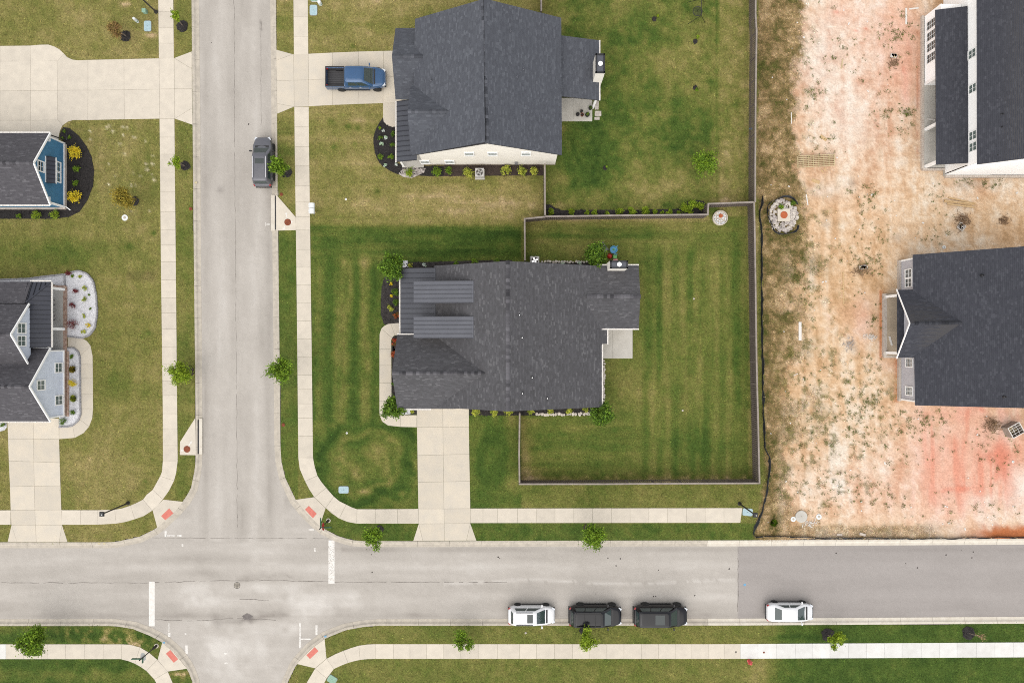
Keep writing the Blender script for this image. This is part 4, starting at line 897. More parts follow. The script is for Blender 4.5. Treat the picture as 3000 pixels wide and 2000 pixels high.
def chimney(house, x0,x1,y0,y1,z, round_at=(0.5,0.5)):
    c = MB().prism([(x0,y0),(x1,y0),(x1,y1),(x0,y1)], 0, z-0.12).build('chimney', M['siding_cream'], house)
    m = MB(); t = 0.13
    for a in (((x0+x1)/2,y0+t/2,z-0.06,x1-x0+0.06,t,0.16),((x0+x1)/2,y1-t/2,z-0.06,x1-x0+0.06,t,0.16),(x0+t/2,(y0+y1)/2,z-0.058,t,y1-y0-0.01,0.156),(x1-t/2,(y0+y1)/2,z-0.058,t,y1-y0-0.01,0.156)):
        m.box(a[:3], a[3:])
    m.build('chimney_rim', M['black'], c)
    MB().box(((x0+x1)/2,(y0+y1)/2,z-0.09), (x1-x0-0.2,y1-y0-0.2,0.05)).build('chimney_pan', M['metal_roof'], c)
    cx_, cy_ = x0+(x1-x0)*round_at[0], y0+(y1-y0)*round_at[1]
    MB().lathe([(0.15,z-0.1),(0.15,z+0.12),(0.21,z+0.13),(0.21,z+0.17),(0.03,z+0.21)], (cx_,cy_,0), 24).build('flue_cap', M['white'], c)
chimney(hm, 8.88,10.48,6.58,7.31,5.0)
# rear patio slab
pt = empty('patio', kind='structure')
for q in ([(1762,962),(1795,962),(1795,1050),(1765,1050)],[(1795,962),(1853,962),(1853,1050),(1795,1050)]): slab(pt, q, M['concp'], top=0.1)

# ------------------------------------------------------------------ the neighbour to the north
hu = wempty('house', (-2,23,0), label='two-storey cream house with slate grey shingle roof north of the middle house', cat='house')
EZ, RZ_ = 4.2, 8.1
slope(hu, (4.56,17.05,EZ), (4.50,29.6,EZ), (-2.49,29.35,RZ_), (-2.14,17.0,RZ_), 'sh_up'); slope(hu, (-8.87,29.5,EZ), (-9.12,17.02,EZ), (-2.14,17.0,RZ_), (-2.49,29.35,RZ_), 'sh_up')
ridge(hu, (-2.14,17.0,RZ_), (-2.49,29.35,RZ_), 0.56, 'sh_up')
slope(hu, (-10.87,22.55,3.0), (-7.0,22.55,3.0), (-7.0,25.87,4.75), (-10.9,25.87,4.75), 'sh_up'); slope(hu, (-7.0,29.2,3.0), (-10.87,29.2,3.0), (-10.9,25.87,4.75), (-7.0,25.87,4.75), 'sh_up')
ridge(hu, (-10.85,25.87,4.75), (-8.2,25.87,4.75), 0.53, 'sh_up')
slope(hu, (-9.28,17.32,4.2), (-6.0,17.32,4.2), (-5.0,20.36,6.25), (-9.25,20.36,6.25), 'sh_up'); slope(hu, (-6.0,23.4,4.2), (-9.28,23.4,4.2), (-9.25,20.36,6.25), (-5.0,20.36,6.25), 'sh_up')
ridge(hu, (-9.22,20.36,6.25), (-5.5,20.36,6.25), 0.66, 'sh_up')
slope(hu, (8.16,22.6,2.7), (8.16,28.2,2.7), (4.1,28.2,3.85), (4.1,22.6,3.85), 'sh_up')
metal_roof(hu, (-10.82,22.5,2.6), (-10.82,16.85,2.6), (-8.9,16.85,3.25), (-8.9,22.5,3.25), 12, 'metal_roof3')
gutter(hu, (-10.85,16.85,2.6), (-10.85,22.5,2.6), (-1,0,0)); gutter(hu, (8.16,22.6,2.7), (8.16,28.2,2.7), (1,0,0))
MB().prism([(-8.6,17.3),(4.2,17.3),(4.2,29.2),(-8.7,29.2)], 0, 4.1).build('wall', wm, hu)
MB().prism([(-10.5,22.9),(-8.5,22.9),(-8.5,28.9),(-10.5,28.9)], 0, 2.95).build('garage_wall', wm, hu)
wall(hu, [(-8.6,17.27,0.25),(4.2,17.27,0.25),(4.2,17.27,4.25),(-2.15,17.27,7.75),(-8.6,17.27,4.15)], (0,-1,0), wm, name='gable_wall')
wall(hu, [(-8.98,17.6,3.1),(-8.98,23.1,3.1),(-8.98,23.1,4.2),(-8.98,20.36,6.0),(-8.98,17.6,4.2)], (-1,0,0), wm, name='gable_wall')
wall(hu, [(-10.52,22.9,2.8),(-10.52,28.9,2.8),(-10.52,25.87,4.5)], (-1,0,0), wm, name='gable_wall')
MB().prism([(-8.62,17.235),(4.22,17.235),(4.22,17.27),(-8.62,17.27)], 0, 0.26).build('foundation', M['brick_w'], hu)
for (px,py,dw) in ((1374.6,450.7,0.8),(1443,450.7,0.8),(1540.7,450,0.8),(1245,474,0.8),(1317.5,474,0.8)):
    p = onY(17.245,px,py); window(hu, p, (0,-1,0), 0.74, 0.95, 1, 1, 'glass_g')
window(hu, (-8.99,20.3,4.4), (-1,0,0), 1.3, 1.0, 2, 1)
chimney(hu, 7.56,8.4,24.25,26.0,5.0,(0.5,0.45))
MB().box((0.4,17.14,0.9),(0.3,0.18,0.45)).build('meter_box', M['greyboard'], hu)
for k in range(4): MB().box((-10.55,17.1+1.75*k,1.28), (0.2,0.2,2.5)).build('porch_column', M['white'], hu)
MB().prism([(-10.7,16.95),(-8.6,16.95),(-8.6,22.9),(-10.7,22.9)], 0, 0.18).build('porch_floor', M['concp'], hu)
for k in range(3): MB().box((7.9,22.8+2.6*k,1.3), (0.2,0.2,2.6)).build('porch_column', M['white'], hu)
for (px,py) in ((1262,233),(1515,222),(1534,200),(1496,87)):
    x = Wp(px,py,6.5); z = RZ_-0.56*abs(x.x+2.2); x = Wp(px,py,z+0.2)
    MB().lathe([(0.13,z-0.05),(0.1,z+0.04),(0.05,z+0.07),(0.05,z+0.28)], (x.x,x.y,0), 12).build('vent_pipe', M['metal_roof'], hu)
pu = empty('patio', kind='structure')
for q in ([(1640,288),(1681,288),(1681,356),(1640,356)],[(1681,288),(1735,288),(1735,356),(1681,356)]): slab(pu, q, M['concp'], top=0.12)
for q in ([(1740,276),(1760,276),(1760,293),(1740,293)],[(1744,294),(1755,296),(1754,322),(1742,322)],[(1742,325),(1762,325),(1762,341),(1742,341)],[(1741,343),(1757,342),(1757,352),(1741,352)]):
    slab(pu, q, M['stone'], top=0.06, gap=0.02, name='paving_stone')

# ------------------------------------------------------------------ blue house at the west edge
hb = wempty('house', (-48,16,0), label='blue gabled house with white trim at the left edge', cat='house')
XB = -43.6
slope(hb, (-58,12.82,2.72), (-43.32,12.82,2.72), (-43.3,16.15,4.95), (-58,16.15,4.95), 'sh_left'); slope(hb, (-43.32,19.5,2.72), (-58,19.5,2.72), (-58,16.15,4.95), (-43.3,16.15,4.95), 'sh_left')
ridge(hb, (-57.9,16.15,4.95), (-43.35,16.15,4.95), 0.66, 'sh_left')
MB().prism([(-58,13.05),(XB-0.02,13.05),(XB-0.02,19.25),(-58,19.25)], 0, 2.7).build('wall', M['siding_blue'], hb)
wall(hb, [(XB,13.05,0.3),(XB,19.25,0.3),(XB,19.25,2.75),(XB,16.15,4.8),(XB,13.05,2.75)], (1,0,0), M['siding_blue'], 0.3, name='gable_wall')
rake(hb, (-43.3,12.78,2.7), (-43.28,16.15,4.97)); rake(hb, (-43.3,19.54,2.7), (-43.28,16.15,4.97))
gutter(hb, (-58,12.8,2.72), (-43.35,12.8,2.72), (0,-1,0)); gutter(hb, (-58,19.52,2.72), (-43.35,19.52,2.72), (0,1,0))
for y in (13.05,19.25): MB().box((XB+0.03,y,1.4),(0.12,0.14,2.4)).build('corner_board', M['white'], hb)
MB().prism([(-58,12.86),(XB+0.12,12.86),(XB+0.12,13.03),(-58,13.03)], 0, 0.3).build('foundation', M['brick_w'], hb)
MB().prism([(XB+0.01,13.04),(XB+0.14,13.04),(XB+0.14,19.2),(XB+0.01,19.2)], 0, 0.3).build('foundation', M['brick_w'], hb)
MB().box((XB+0.04,16.1,0.34),(0.1,6.1,0.1)).build('water_table_board', M['white'], hb)
p = onX(XB,117.5,487); window(hb, p, (1,0,0), 0.85, 0.72, 2, 1)
for y in (16.75,15.75): window(hb, (XB,y,1.35), (1,0,0), 0.82, 0.95, 2, 1, 'glass_g')
metal_roof(hb, (-42.98,14.85,2.42), (-42.98,17.3,2.42), (XB+0.02,17.3,2.9), (XB+0.02,14.85,2.9), 6, 'metal_roof2', 'awning')
MB().bar((-42.96,14.85,2.38),(-42.96,17.3,2.38),0.06,0.1).build('awning_trim', M['white'], hb); MB().bar((XB+0.05,14.85,2.97),(XB+0.05,17.3,2.97),0.08,0.06).build('awning_trim', M['white'], hb)
for y in (13.3,19.0): MB().box((XB+0.12,y,2.66),(0.3,0.5,0.1)).build('eave_return', M['white'], hb)
MB().tube([(XB+0.16,13.1,2.6),(XB+0.16,13.1,0.2),(XB+0.5,12.8,0.06)],0.05,8).build('downspout', M['white'], hb)
MB().tube([(XB+0.16,19.4,2.6),(XB+0.3,19.5,0.3),(XB+0.1,20.4,0.08)],0.06,8).build('downspout', M['black'], hb)

# ------------------------------------------------------------------ pale grey house below it
hg = wempty('house', (-48,-1,0), label='pale grey house with metal porch roof and white gravel beds at the left edge', cat='house')
XG = -43.63; sg = M['siding_grey']
slope(hg, (-58,-7.46,2.72), (-43.33,-7.46,2.72), (-43.3,-4.05,5.5), (-58,-4.05,5.5), 'sh_left'); slope(hg, (-43.33,-0.64,2.72), (-58,-0.64,2.72), (-58,-4.05,5.5), (-43.3,-4.05,5.5), 'sh_left')
ridge(hg, (-57.9,-4.05,5.5), (-43.4,-4.05,5.5), 0.82, 'sh_left')
slope(hg, (-58,-2.2,3.8), (-44.55,-2.2,3.8), (-44.55,0.63,6.12), (-58,0.63,6.12), 'sh_left'); slope(hg, (-44.55,3.43,3.82), (-58,3.43,3.82), (-58,0.63,6.12), (-44.55,0.63,6.12), 'sh_left')
ridge(hg, (-57.9,0.63,6.12), (-44.6,0.63,6.12), 0.82, 'sh_left')
slope(hg, (-45.1,5.6,2.62), (-58,5.6,2.62), (-58,3.5,3.55), (-45.1,3.5,3.55), 'sh_left')
hp = MB().slab([V((-43.3,-0.55,2.6)),V((-43.3,5.55,2.6)),V((-45.05,3.6,3.42)),V((-45.05,-0.55,3.42))], 0.1).build('porch_roof', M['fascia'], hg)
def hip_x(y): t = 1.0 if y < 3.6 else (5.55-y)/(5.55-3.6); return (-43.3-1.75*t, y, 2.6+0.82*t)
for k in range(14):
    y0 = -0.55+6.1*k/14; y1 = -0.55+6.1*(k+1)/14; up_ = V((0,0,0.014))
    MB().slab([V((-43.3,y0,2.6))+up_,V((-43.3,y1,2.6))+up_,V(hip_x(y1))+up_,V(hip_x(y0))+up_], 0.01).build('seam_panel', M['metal_roof2'], hp)
    MB().bar(V((-43.3,y0,2.63)), V(hip_x(y0))+V((0,0,0.03)), 0.04, 0.05).build('seam_rib', M['seam_d'], hp)
hn = MB().slab([V((-43.32,5.58,2.6)),V((-45.4,5.58,2.6)),V((-45.4,3.62,3.42)),V((-45.07,3.62,3.42))], 0.1).build('porch_roof', M['fascia'], hg)
for k in range(5):
    x0 = -43.34-2.06*k/5; x1 = -43.34-2.06*(k+1)/5
    def ny(x): t = min(1.0,(-43.32-x)/1.75); return (x, 5.58-1.96*t, 2.6+0.82*t+0.014)
    MB().slab([V((x0,5.58,2.614)),V((x1,5.58,2.614)),V(ny(x1)),V(ny(x0))], 0.01).build('seam_panel', M['metal_roof2'], hn)
    MB().bar(V((x1,5.58,2.64)), V(ny(x1))+V((0,0,0.02)), 0.04, 0.05).build('seam_rib', M['seam_d'], hn)
MB().bar((-43.3,5.56,2.66),(-45.05,3.6,3.48),0.12,0.06).build('hip_cap', M['metal_roof2'], hg)
MB().prism([(-58,-7.2),(XG-0.02,-7.2),(XG-0.02,-0.9),(-58,-0.9)], 0, 2.7).build('wall', sg, hg)
MB().prism([(-58,-0.9),(-44.82,-0.9),(-44.82,5.2),(-58,5.2)], 0, 2.65).build('wall', sg, hg)
wall(hg, [(XG,-7.2,0.3),(XG,-0.9,0.3),(XG,-0.9,2.8),(XG,-4.05,5.3),(XG,-7.2,2.8)], (1,0,0), sg, 0.3, name='gable_wall')
wall(hg, [(-44.8,-1.7,3.2),(-44.8,3.1,3.2),(-44.8,3.1,3.9),(-44.8,0.63,5.9),(-44.8,-1.7,3.95)], (1,0,0), sg, 0.3, name='gable_wall')
for (a,b) in (((-43.3,-7.5,2.7),(-43.28,-4.05,5.52)),((-43.3,-0.6,2.7),(-43.28,-4.05,5.52)),((-44.52,3.47,3.8),(-44.5,0.63,6.14)),((-44.52,-2.24,3.78),(-44.5,0.63,6.14))): rake(hg, a, b)
gutter(hg, (-58,-7.48,2.72), (-43.35,-7.48,2.72), (0,-1,0)); gutter(hg, (-43.28,-0.55,2.6), (-43.28,5.55,2.6), (1,0,0)); gutter(hg, (-45.2,5.62,2.6), (-43.3,5.62,2.6), (0,1,0)); gutter(hg, (-44.9,-0.6,2.72), (-43.4,-0.6,2.72), (0,1,0))
for y in (-7.2,-0.9): MB().box((XG+0.03,y,1.4),(0.12,0.14,2.5)).build('corner_board', M['white'], hg)
MB().box((XG+0.05,-4.05,0.36),(0.12,6.3,0.12)).build('water_table_board', M['white'], hg)
MB().prism([(XG+0.01,-7.2),(XG+0.13,-7.2),(XG+0.13,-0.9),(XG+0.01,-0.9)], 0, 0.3).build('foundation', M['brick'], hg)
for (px,py) in ((170,1077),(118,1128),(171,1172)): window(hg, onX(XG+0.01,px,py), (1,0,0), 0.8, 0.95, 2, 1, 'glass_g')
for y in (1.2,0.05): window(hg, (-44.79,y,4.4), (1,0,0), 0.82, 0.95, 2, 1, 'glass_g')
MB().prism([(-44.85,-0.9),(-43.62,-0.9),(-43.62,5.25),(-44.85,5.25)], 0, 0.24).build('porch_floor', M['concp'], hg)
MB().prism([(-45.0,-0.9),(-43.72,-0.9),(-43.72,5.25),(-45.0,5.25)], 0.245, 0.25).build('porch_slab', M['concp'], hg)
brick_course(hg, (-43.55,-0.95,0), (-43.55,5.35,0), 0.255, None, 'brick', 0.24, 0.3, 0.2)
brick_course(hg, (-43.32,-7.3,0), (-43.32,-0.95,0), 0.16, None, 'brick', 0.24, 0.2, 0.12)
brick_course(hg, (-45.0,5.32,0), (-43.5,5.32,0), 0.255, None, 'brick', 0.24, 0.24, 0.2)
for y in (5.05,1.2): 
    MB().box((-43.62,y,1.4),(0.24,0.24,2.35)).build('porch_column', M['white'], hg)

# ------------------------------------------------------------------ white house being built, top right
hw = wempty('house', (44,22,0), label='unfinished white two-storey house with dark roof at the upper right', cat='house')
def RP(px,py,z): return Wp(px,py,z)
slope(hw, RP(2740.7,29,2.75), RP(2743,482,2.75), RP(2838,477,3.7), RP(2835,18,3.7), 'sh_right')
sgt = 0.72; e_s = RP(2862.6,481.4,5.3); e_n = V((e_s.x-0.05, 37.0, 5.3))
slope(hw, e_n, e_s, V((50.5, e_s.y-0.02, 5.3+(50.5-e_s.x)*sgt)), V((50.5,37.0,5.3+(50.5-e_s.x)*sgt)), 'sh_right')
ws = M['siding_white']
MB().prism([(42.15,16.25),(52,16.25),(52,36.5),(42.15,36.5)], 0, 5.2).build('wall', ws, hw)
wall(hw, [(42.12,16.25,3.6),(42.12,36.5,3.6),(42.12,36.5,5.3),(42.12,16.25,5.3)], (-1,0,0), ws, name='upper_wall')
wall(hw, [(42.15,16.22,0.3),(50.5,16.22,0.3),(50.5,16.22,10.6),(42.15,16.22,5.25)], (0,-1,0), ws, name='gable_wall')
MB().prism([(40.19,24.9),(42.1,24.9),(42.1,31.6),(40.19,31.6)], 0, 2.7).build('wall', ws, hw)
wall(hw, [(40.17,24.9,0.3),(40.17,31.6,0.3),(40.17,31.6,2.75),(40.17,24.9,2.75)], (-1,0,0), ws, name='wing_wall')
for k in range(4): window(hw, (40.16, 30.35-1.06*k, 1.35), (-1,0,0), 0.78, 1.25, 2, 2, 'glass', fw=0.07)
for (px,py) in ((2849.5,157.5),(2851,259),(2851.5,397),(2852,430)): window(hw, onX(42.1,px,py), (-1,0,0), 0.72, 0.95, 2, 1, 'glass_g', fw=0.06)
pfl = MB().prism([(40.1,16.9),(42.1,16.9),(42.1,24.9),(40.1,24.9)], 0, 0.3).build('porch_floor', M['concp'], hw)
MB().prism([(42.12,16.12),(46.5,16.12),(46.5,16.95),(42.12,16.95)], 0, 0.28).build('porch_floor', M['concp'], hw)
brick_course(hw, (40.0,16.8,0), (40.0,31.7,0), 0.31, None, 'brick_w', 0.42, 0.2, 0.3)
brick_course(hw, (40.0,16.75,0), (42.2,16.75,0), 0.305, None, 'brick_w', 0.42, 0.2, 0.3)
brick_course(hw, (42.2,16.05,0), (50.5,16.05,0), 0.3, None, 'brick_w', 0.42, 0.2, 0.3)
for (x,y) in ((40.25,25.0),(40.25,20.6),(40.25,17.0)): MB().box((x,y,1.5),(0.26,0.26,2.42)).build('porch_column', M['white'], hw)
MB().box((42.55,16.5,1.6),(0.26,0.26,2.6)).build('porch_column', M['white'], hw)
for (px,py,f) in ((2897,60,1),(2938,333,1),(2936,372,1),(2921,455,1)):
    x = Wp(px,py,6.6); z = 5.3+(x.x-e_s.x)*sgt; x = Wp(px,py,z+0.15); MB().lathe([(0.14,z-0.1),(0.1,z+0.05),(0.05,z+0.08),(0.05,z+0.3)], (x.x,x.y,0), 12).build('vent_pipe', M['black'], hw)
MB().bar((40.4,21.6,0.34),(41.1,21.5,0.34),0.14,0.05).build('loose_board', M['timber_w'], hw)

# ------------------------------------------------------------------ mid-grey house, right edge
hr = wempty('house', (42,1,0), label='mid grey single-storey house with gabled porch at the right edge', cat='house')
a = RP(2674,746,2.9); b = RP(2681,1187,2.9); tn = 0.62
slope(hr, a, b, V((51,b.y+0.3,2.9+(51-b.x)*tn)), V((51,a.y+0.32,2.9+(51-a.x)*tn)), 'sh_right')
PX0 = 36.06
slope(hr, (PX0,-1.52,2.8), (42,-1.40,2.8), (42,1.72,4.9), (PX0,1.65,4.9), 'sh_right'); slope(hr, (42,4.92,2.8), (PX0,4.82,2.8), (PX0,1.65,4.9), (42,1.72,4.9), 'sh_right')
ridge(hr, (36.5,1.65,4.9), (40.7,1.7,4.9), 0.66, 'sh_right')
slope(hr, (PX0,4.7,2.78), (PX0,-1.4,2.78), (36.62,-1.4,3.0), (36.62,4.7,3.0), 'sh_right', name='pent_roof')
sm = M['siding_mid']
wall(hr, [(36.6,-1.3,2.9),(36.6,4.6,2.9),(36.6,1.65,4.75)], (-1,0,0), sm, name='porch_gable')
for (p,q) in (((PX0-0.03,-1.58,2.78),(PX0-0.05,1.65,4.92)),((PX0-0.03,4.88,2.78),(PX0-0.05,1.65,4.92))): rake(hr, p, q, 0.06, 0.14)
MB().prism([(37.92,-5.6),(51,-5.6),(51,7.8),(37.92,7.8)], 0, 2.85).build('wall', sm, hr)
wall(hr, [(37.9,-5.6,0.3),(37.9,7.8,0.3),(37.9,7.8,2.85),(37.9,-5.6,2.85)], (-1,0,0), sm, 0.3, name='front_wall')
brick_course(hr, (37.75,-5.8,0), (37.75,7.9,0), 0.31, None, 'brick_w', 0.2, 0.24, 0.31)
for y in (-5.62,7.82): MB().box((37.86,y,1.5),(0.12,0.14,2.5)).build('corner_board', M['white'], hr)
for (px,py) in ((2663,801),(2663.5,828),(2665,1062),(2665,1145)): window(hr, onX(37.88,px,py), (-1,0,0), 0.72, 0.95, 2, 2, 'glass', fw=0.08)
MB().prism([(36.5,-1.4),(37.9,-1.4),(37.9,4.65),(36.5,4.65)], 0, 0.28).build('porch_floor', M['porch_tan'], hr)
brick_course(hr, (36.32,-1.4,0), (36.32,4.65,0), 0.29, None, 'brick_w', 0.16, 0.34, 0.29)
brick_course(hr, (36.2,-1.5,0), (37.7,-1.5,0), 0.285, None, 'brick_w', 0.16, 0.2, 0.285)
for y in (-1.1,4.35): MB().box((36.45,y,1.55),(0.24,0.24,2.5)).build('porch_column', M['white'], hr)
MB().bar((36.7,0.5,0.31),(36.95,-0.4,0.31),0.16,0.05).build('loose_board', M['timber_w'], hr)
for (px,py) in ((2882,806),(2947,1162)):
    x = Wp(px,py,5.5); z = 2.9+(x.x-37.5)*tn; x = Wp(px,py,z+0.15); MB().lathe([(0.14,z-0.1),(0.1,z+0.05),(0.05,z+0.08),(0.05,z+0.3)], (x.x,x.y,0), 12).build('vent_pipe', M['black'], hr)

# ------------------------------------------------------------------ garage doors
def garage_door(house, c, nrm, w, h=2.15):
    c = Vector(c); nrm = Vector(nrm).normalized(); u = V((0,0,1)).cross(nrm).normalized(); Rm = Matrix((u, nrm, V((0,0,1)))).transposed()
    d = MB().box(c+nrm*0.02+V((0,0,h/2+0.05)), (w,0.05,h), M=Rm).build('garage_door', M['white'], house)
    for i in range(4):
        for k in range(max(3,int(w/0.6))):
            n = max(3,int(w/0.6)); p = c+u*(-w/2+w*(k+0.5)/n)+V((0,0,0.05+h*(i+0.5)/4))+nrm*0.055
            MB().box(p, (w/n-0.1,0.03,h/4-0.12), M=Rm).build('door_panel', M['white'], d)
garage_door(hm, (-6.7,-6.0,0.0), (0,-1,0), 4.6); garage_door(hu, (-10.52,25.9,0.0), (-1,0,0), 4.8); garage_door(hg, (-46.8,-7.2,0.0), (0,-1,0), 4.2); garage_door(hb, (-48.2,19.25,0.0), (0,1,0), 4.8)

# ------------------------------------------------------------------ wooden privacy fences (boards on alternating sides)
FH = 1.75
board_me = MB().box((0,0,FH/2), (0.118,0.02,FH-0.06)).mesh('fence_board', M['fence'])
post_me = MB().box((0,0,FH/2-0.03), (0.1,0.1,FH-0.06)).mesh('fence_post', M['fence'])
ORD = ['first','second','third','fourth','fifth','sixth','seventh','eighth','ninth','tenth','eleventh','twelfth','thirteenth','fourteenth','fifteenth','sixteenth','seventeenth','eighteenth']
def fence(pts, label, pitch=0.19):
    P_ = [Wp(x,y,FH) for x,y in pts]; o = V((P_[0].x,P_[0].y,0))
    root = wempty('privacy_fence', o, label=label, cat='fence', group='wooden privacy fences')
    for a, b in zip(P_, P_[1:]):
        a = V((a.x,a.y,0)); b = V((b.x,b.y,0)); L = (b-a).length; d = (b-a)/L; rz = math.atan2(d.y,d.x); n = V((-d.y,d.x,0))
        nb = int(L/pitch)
        for k in range(nb):
            for sd_, ph in ((1,0.25),(-1,0.75)):
                p = a+d*((k+ph)*L/nb)+n*0.045*sd_-o; place('board', board_me, root, (p.x,p.y,p.z-SR.uniform(0,0.02)), rz+SR.gauss(0,0.01))
        npz = max(1, round(L/2.4))
        for k in range(npz+1):
            p = a+d*(L*k/npz)-o; place('post', post_me, root, p, rz)
        for k in range(npz):
            p0 = a+d*(L*k/npz+(0.006 if k else -0.07)); p1 = a+d*(L*(k+1)/npz-(0.006 if k < npz-1 else -0.07)); z = FH+SR.uniform(-0.012,0.012)
            MB().bar(p0+V((0,0,z)), p1+V((0,0,z)), 0.15, 0.035).build('cap_rail', M['fence_cap'], root)
        for z in (0.35,1.4): MB().bar(a+V((0,0,z)), b+V((0,0,z)), 0.05, 0.09).build('rail', M['fence'], root)
fence([(2216,-180),(2214,40),(2217,90),(2214,300),(2213,480),(2213,590)], 'long wooden fence along the back of the northern garden, beside the bare lot')
fence([(2210,594),(2213,760),(2217,1060),(2222,1260),(2225.5,1414)], 'long wooden fence on the east side of the main back garden')
fence([(1522,1417.5),(1760,1417.5),(2000,1416),(2226,1415)], 'wooden fence along the south side of the main back garden, parallel to the pavement')
fence([(1522.5,1212),(1521,1330),(1522,1412)], 'short wooden fence from the driveway side of the main house to the south fence')
fence([(1538,760),(1537,641),(1596,635)], 'wooden fence corner joining the north wall of the main house to the garden boundary')
fence([(1600,634),(1840,630.5),(2074,628.5),(2075.5,597),(2206,592)], 'stepped wooden fence between the two back gardens, behind the planting strip')
fence([(1597,628),(1596,480)], 'wooden fence running south from the cream house to the stepped fence')
fence([(1585.5,-150),(1586,30)], 'wooden fence stub touching the top edge north of the cream house')

# ------------------------------------------------------------------ black silt fences
def silt(pts, label, h=0.6, closed=False, drop=0.0):
    pts = [Wp(x,y) for x,y in pts]; 
    if closed: pts.append(pts[0])
    root = wempty('silt_fence', pts[0], label=label, cat='silt fence')
    P_, L = resample([tuple(p) for p in pts], 1); n = int(L[-1]/0.35); top = []; bot = []
    for k in range(n+1):
        p = along(P_, L, L[-1]*k/n); q = along(P_, L, min(L[-1], L[-1]*k/n+0.05)); r_ = along(P_, L, max(0, L[-1]*k/n-0.05)); d = (q-r_).normalized(); nn = V((-d.y,d.x,0))
        lean = 0.05*math.sin(k*0.7)+SR.gauss(0,0.03); hh = h*(0.85+0.12*math.sin(k*0.43)+SR.gauss(0,0.05))
        top.append(p+nn*(lean+0.05)+V((0,0,hh))); bot.append(p+nn*SR.gauss(0,0.03)+V((0,0,-0.02)))
    m = MB()
    for k in range(n):
        d = (bot[k+1]-bot[k]).normalized(); nn = V((-d.y,d.x,0))*0.012
        a = [bot[k]-nn,bot[k+1]-nn,top[k+1]-nn,top[k]-nn,bot[k]+nn,bot[k+1]+nn,top[k+1]+nn,top[k]+nn]
        m.add(a, [(0,1,2,3),(7,6,5,4),(3,2,6,7)])
    m.tube([p for p in top], 0.02, 6)
    m.tube([p+V((0,0,0.03)) for p in bot], 0.03, 6)
    m.build('fabric', M['silt'], root)
    for k in range(0, n, 7): MB().bar(bot[k]+V((0.04,0.04,0)), top[k]+V((0.04,0.04,0.12)), 0.04, 0.04).build('stake', M['timber_g'], root)
silt([(2233,575),(2229,598),(2222,622),(2229,660),(2230,900),(2233,1100),(2236,1260),(2240,1310),(2252,1338),(2253,1372),(2246,1430),(2238,1475),(2226,1510),(2210,1545),(2205,1562),(2212,1571),(2300,1571),(2420,1576),(2560,1575),(2640,1578),(2720,1578),(2850,1575),(3010,1573),(3150,1572)],
     'black silt fence running beside the wooden fence and along the kerb of the bare lot', 0.32)
silt([(2262,660),(2250,636),(2246,610),(2258,592),(2278,582),(2298,577),(2322,582),(2336,600)], 'black silt fence curling round the north side of the riprap drain', 0.4)
silt([(2337,660),(2333,676),(2310,685),(2285,686),(2268,680),(2261,664)], 'black silt fence curling round the south side of the riprap drain', 0.4)

# ------------------------------------------------------------------ stones
def rock_mesh(seed, mt, flat=0.6):
    r_ = random.Random(seed); bm = bmesh.new(); bmesh.ops.create_icosphere(bm, subdivisions=1, radius=0.5)
    for v in bm.verts: v.co = v.co*r_.uniform(0.75,1.15); v.co.z *= flat
    me = bpy.data.meshes.new('stone'); bm.to_mesh(me); bm.free(); me.materials.append(M[mt]); return me
ROCK = {mt: [rock_mesh(i*7+3, mt) for i in range(6)] for mt in ('stone','rock','gravel')}
def stone(parent, x, y, size, mt='stone', z=0.0):
    o = parent.get('_wo') or (0,0,0)
    s_ = place('stone', SR.choice(ROCK[mt]), parent, (x-o[0], y-o[1], z+size*0.18-o[2]), SR.uniform(0,6.28)); s_.scale = (size*SR.uniform(0.9,1.25), size*SR.uniform(0.75,1.05), size*SR.uniform(0.7,1.1)); return s_
def stone_row(a, b, label, n, size=0.36, mt='stone'):
    A = Wp(*a); B = Wp(*b); root = wempty('stone_edging', A, label=label, cat='stone edging', group='rough stone bed edgings')
    for k in range(n):
        p = A.lerp(B, (k+0.5)/n); stone(root, p.x+SR.gauss(0,0.03), p.y+SR.gauss(0,0.03), size*SR.uniform(0.75,1.2), mt)
stone_row((1568,1214.5), (1732,1212), 'row of pale rough stones edging the bed south of the main house', 20)
stone_row((1769.5,1053), (1768,1176), 'column of pale rough stones edging the bed east of the main house', 15)
stone_row((1584,766), (1724,767.5), 'row of pale rough stones edging the bed north of the main house', 17, 0.34)
# riprap drain in the bare lot
rd = wempty('riprap_drain', Wp(2298,632), label='square concrete drain with orange lid ringed by riprap in the bare lot', cat='storm drain')
c = Wp(2294,631); MB().box((c.x,c.y,0.12), (1.2,1.2,0.3), 0.02).build('concrete_box', M['conc'], rd)
MB().lathe([(0.35,0.27),(0.35,0.29),(0.32,0.30),(0.02,0.30)], (c.x,c.y,0), 28).build('lid', M['orange'], rd)
k = 0
while k < 230:
    t = SR.uniform(0,6.283); r_ = math.sqrt(SR.uniform(0.1,1)); x = 2293+42*r_*math.cos(t); y = 632+48*r_*math.sin(t)
    if abs(x-2294) < 20 and abs(y-631) < 20: continue
    p = Wp(x,y); stone(rd, p.x, p.y, SR.choice((0.2,0.26,0.32,0.42)), SR.choice(('rock','stone')), SR.uniform(0,0.06)); k += 1
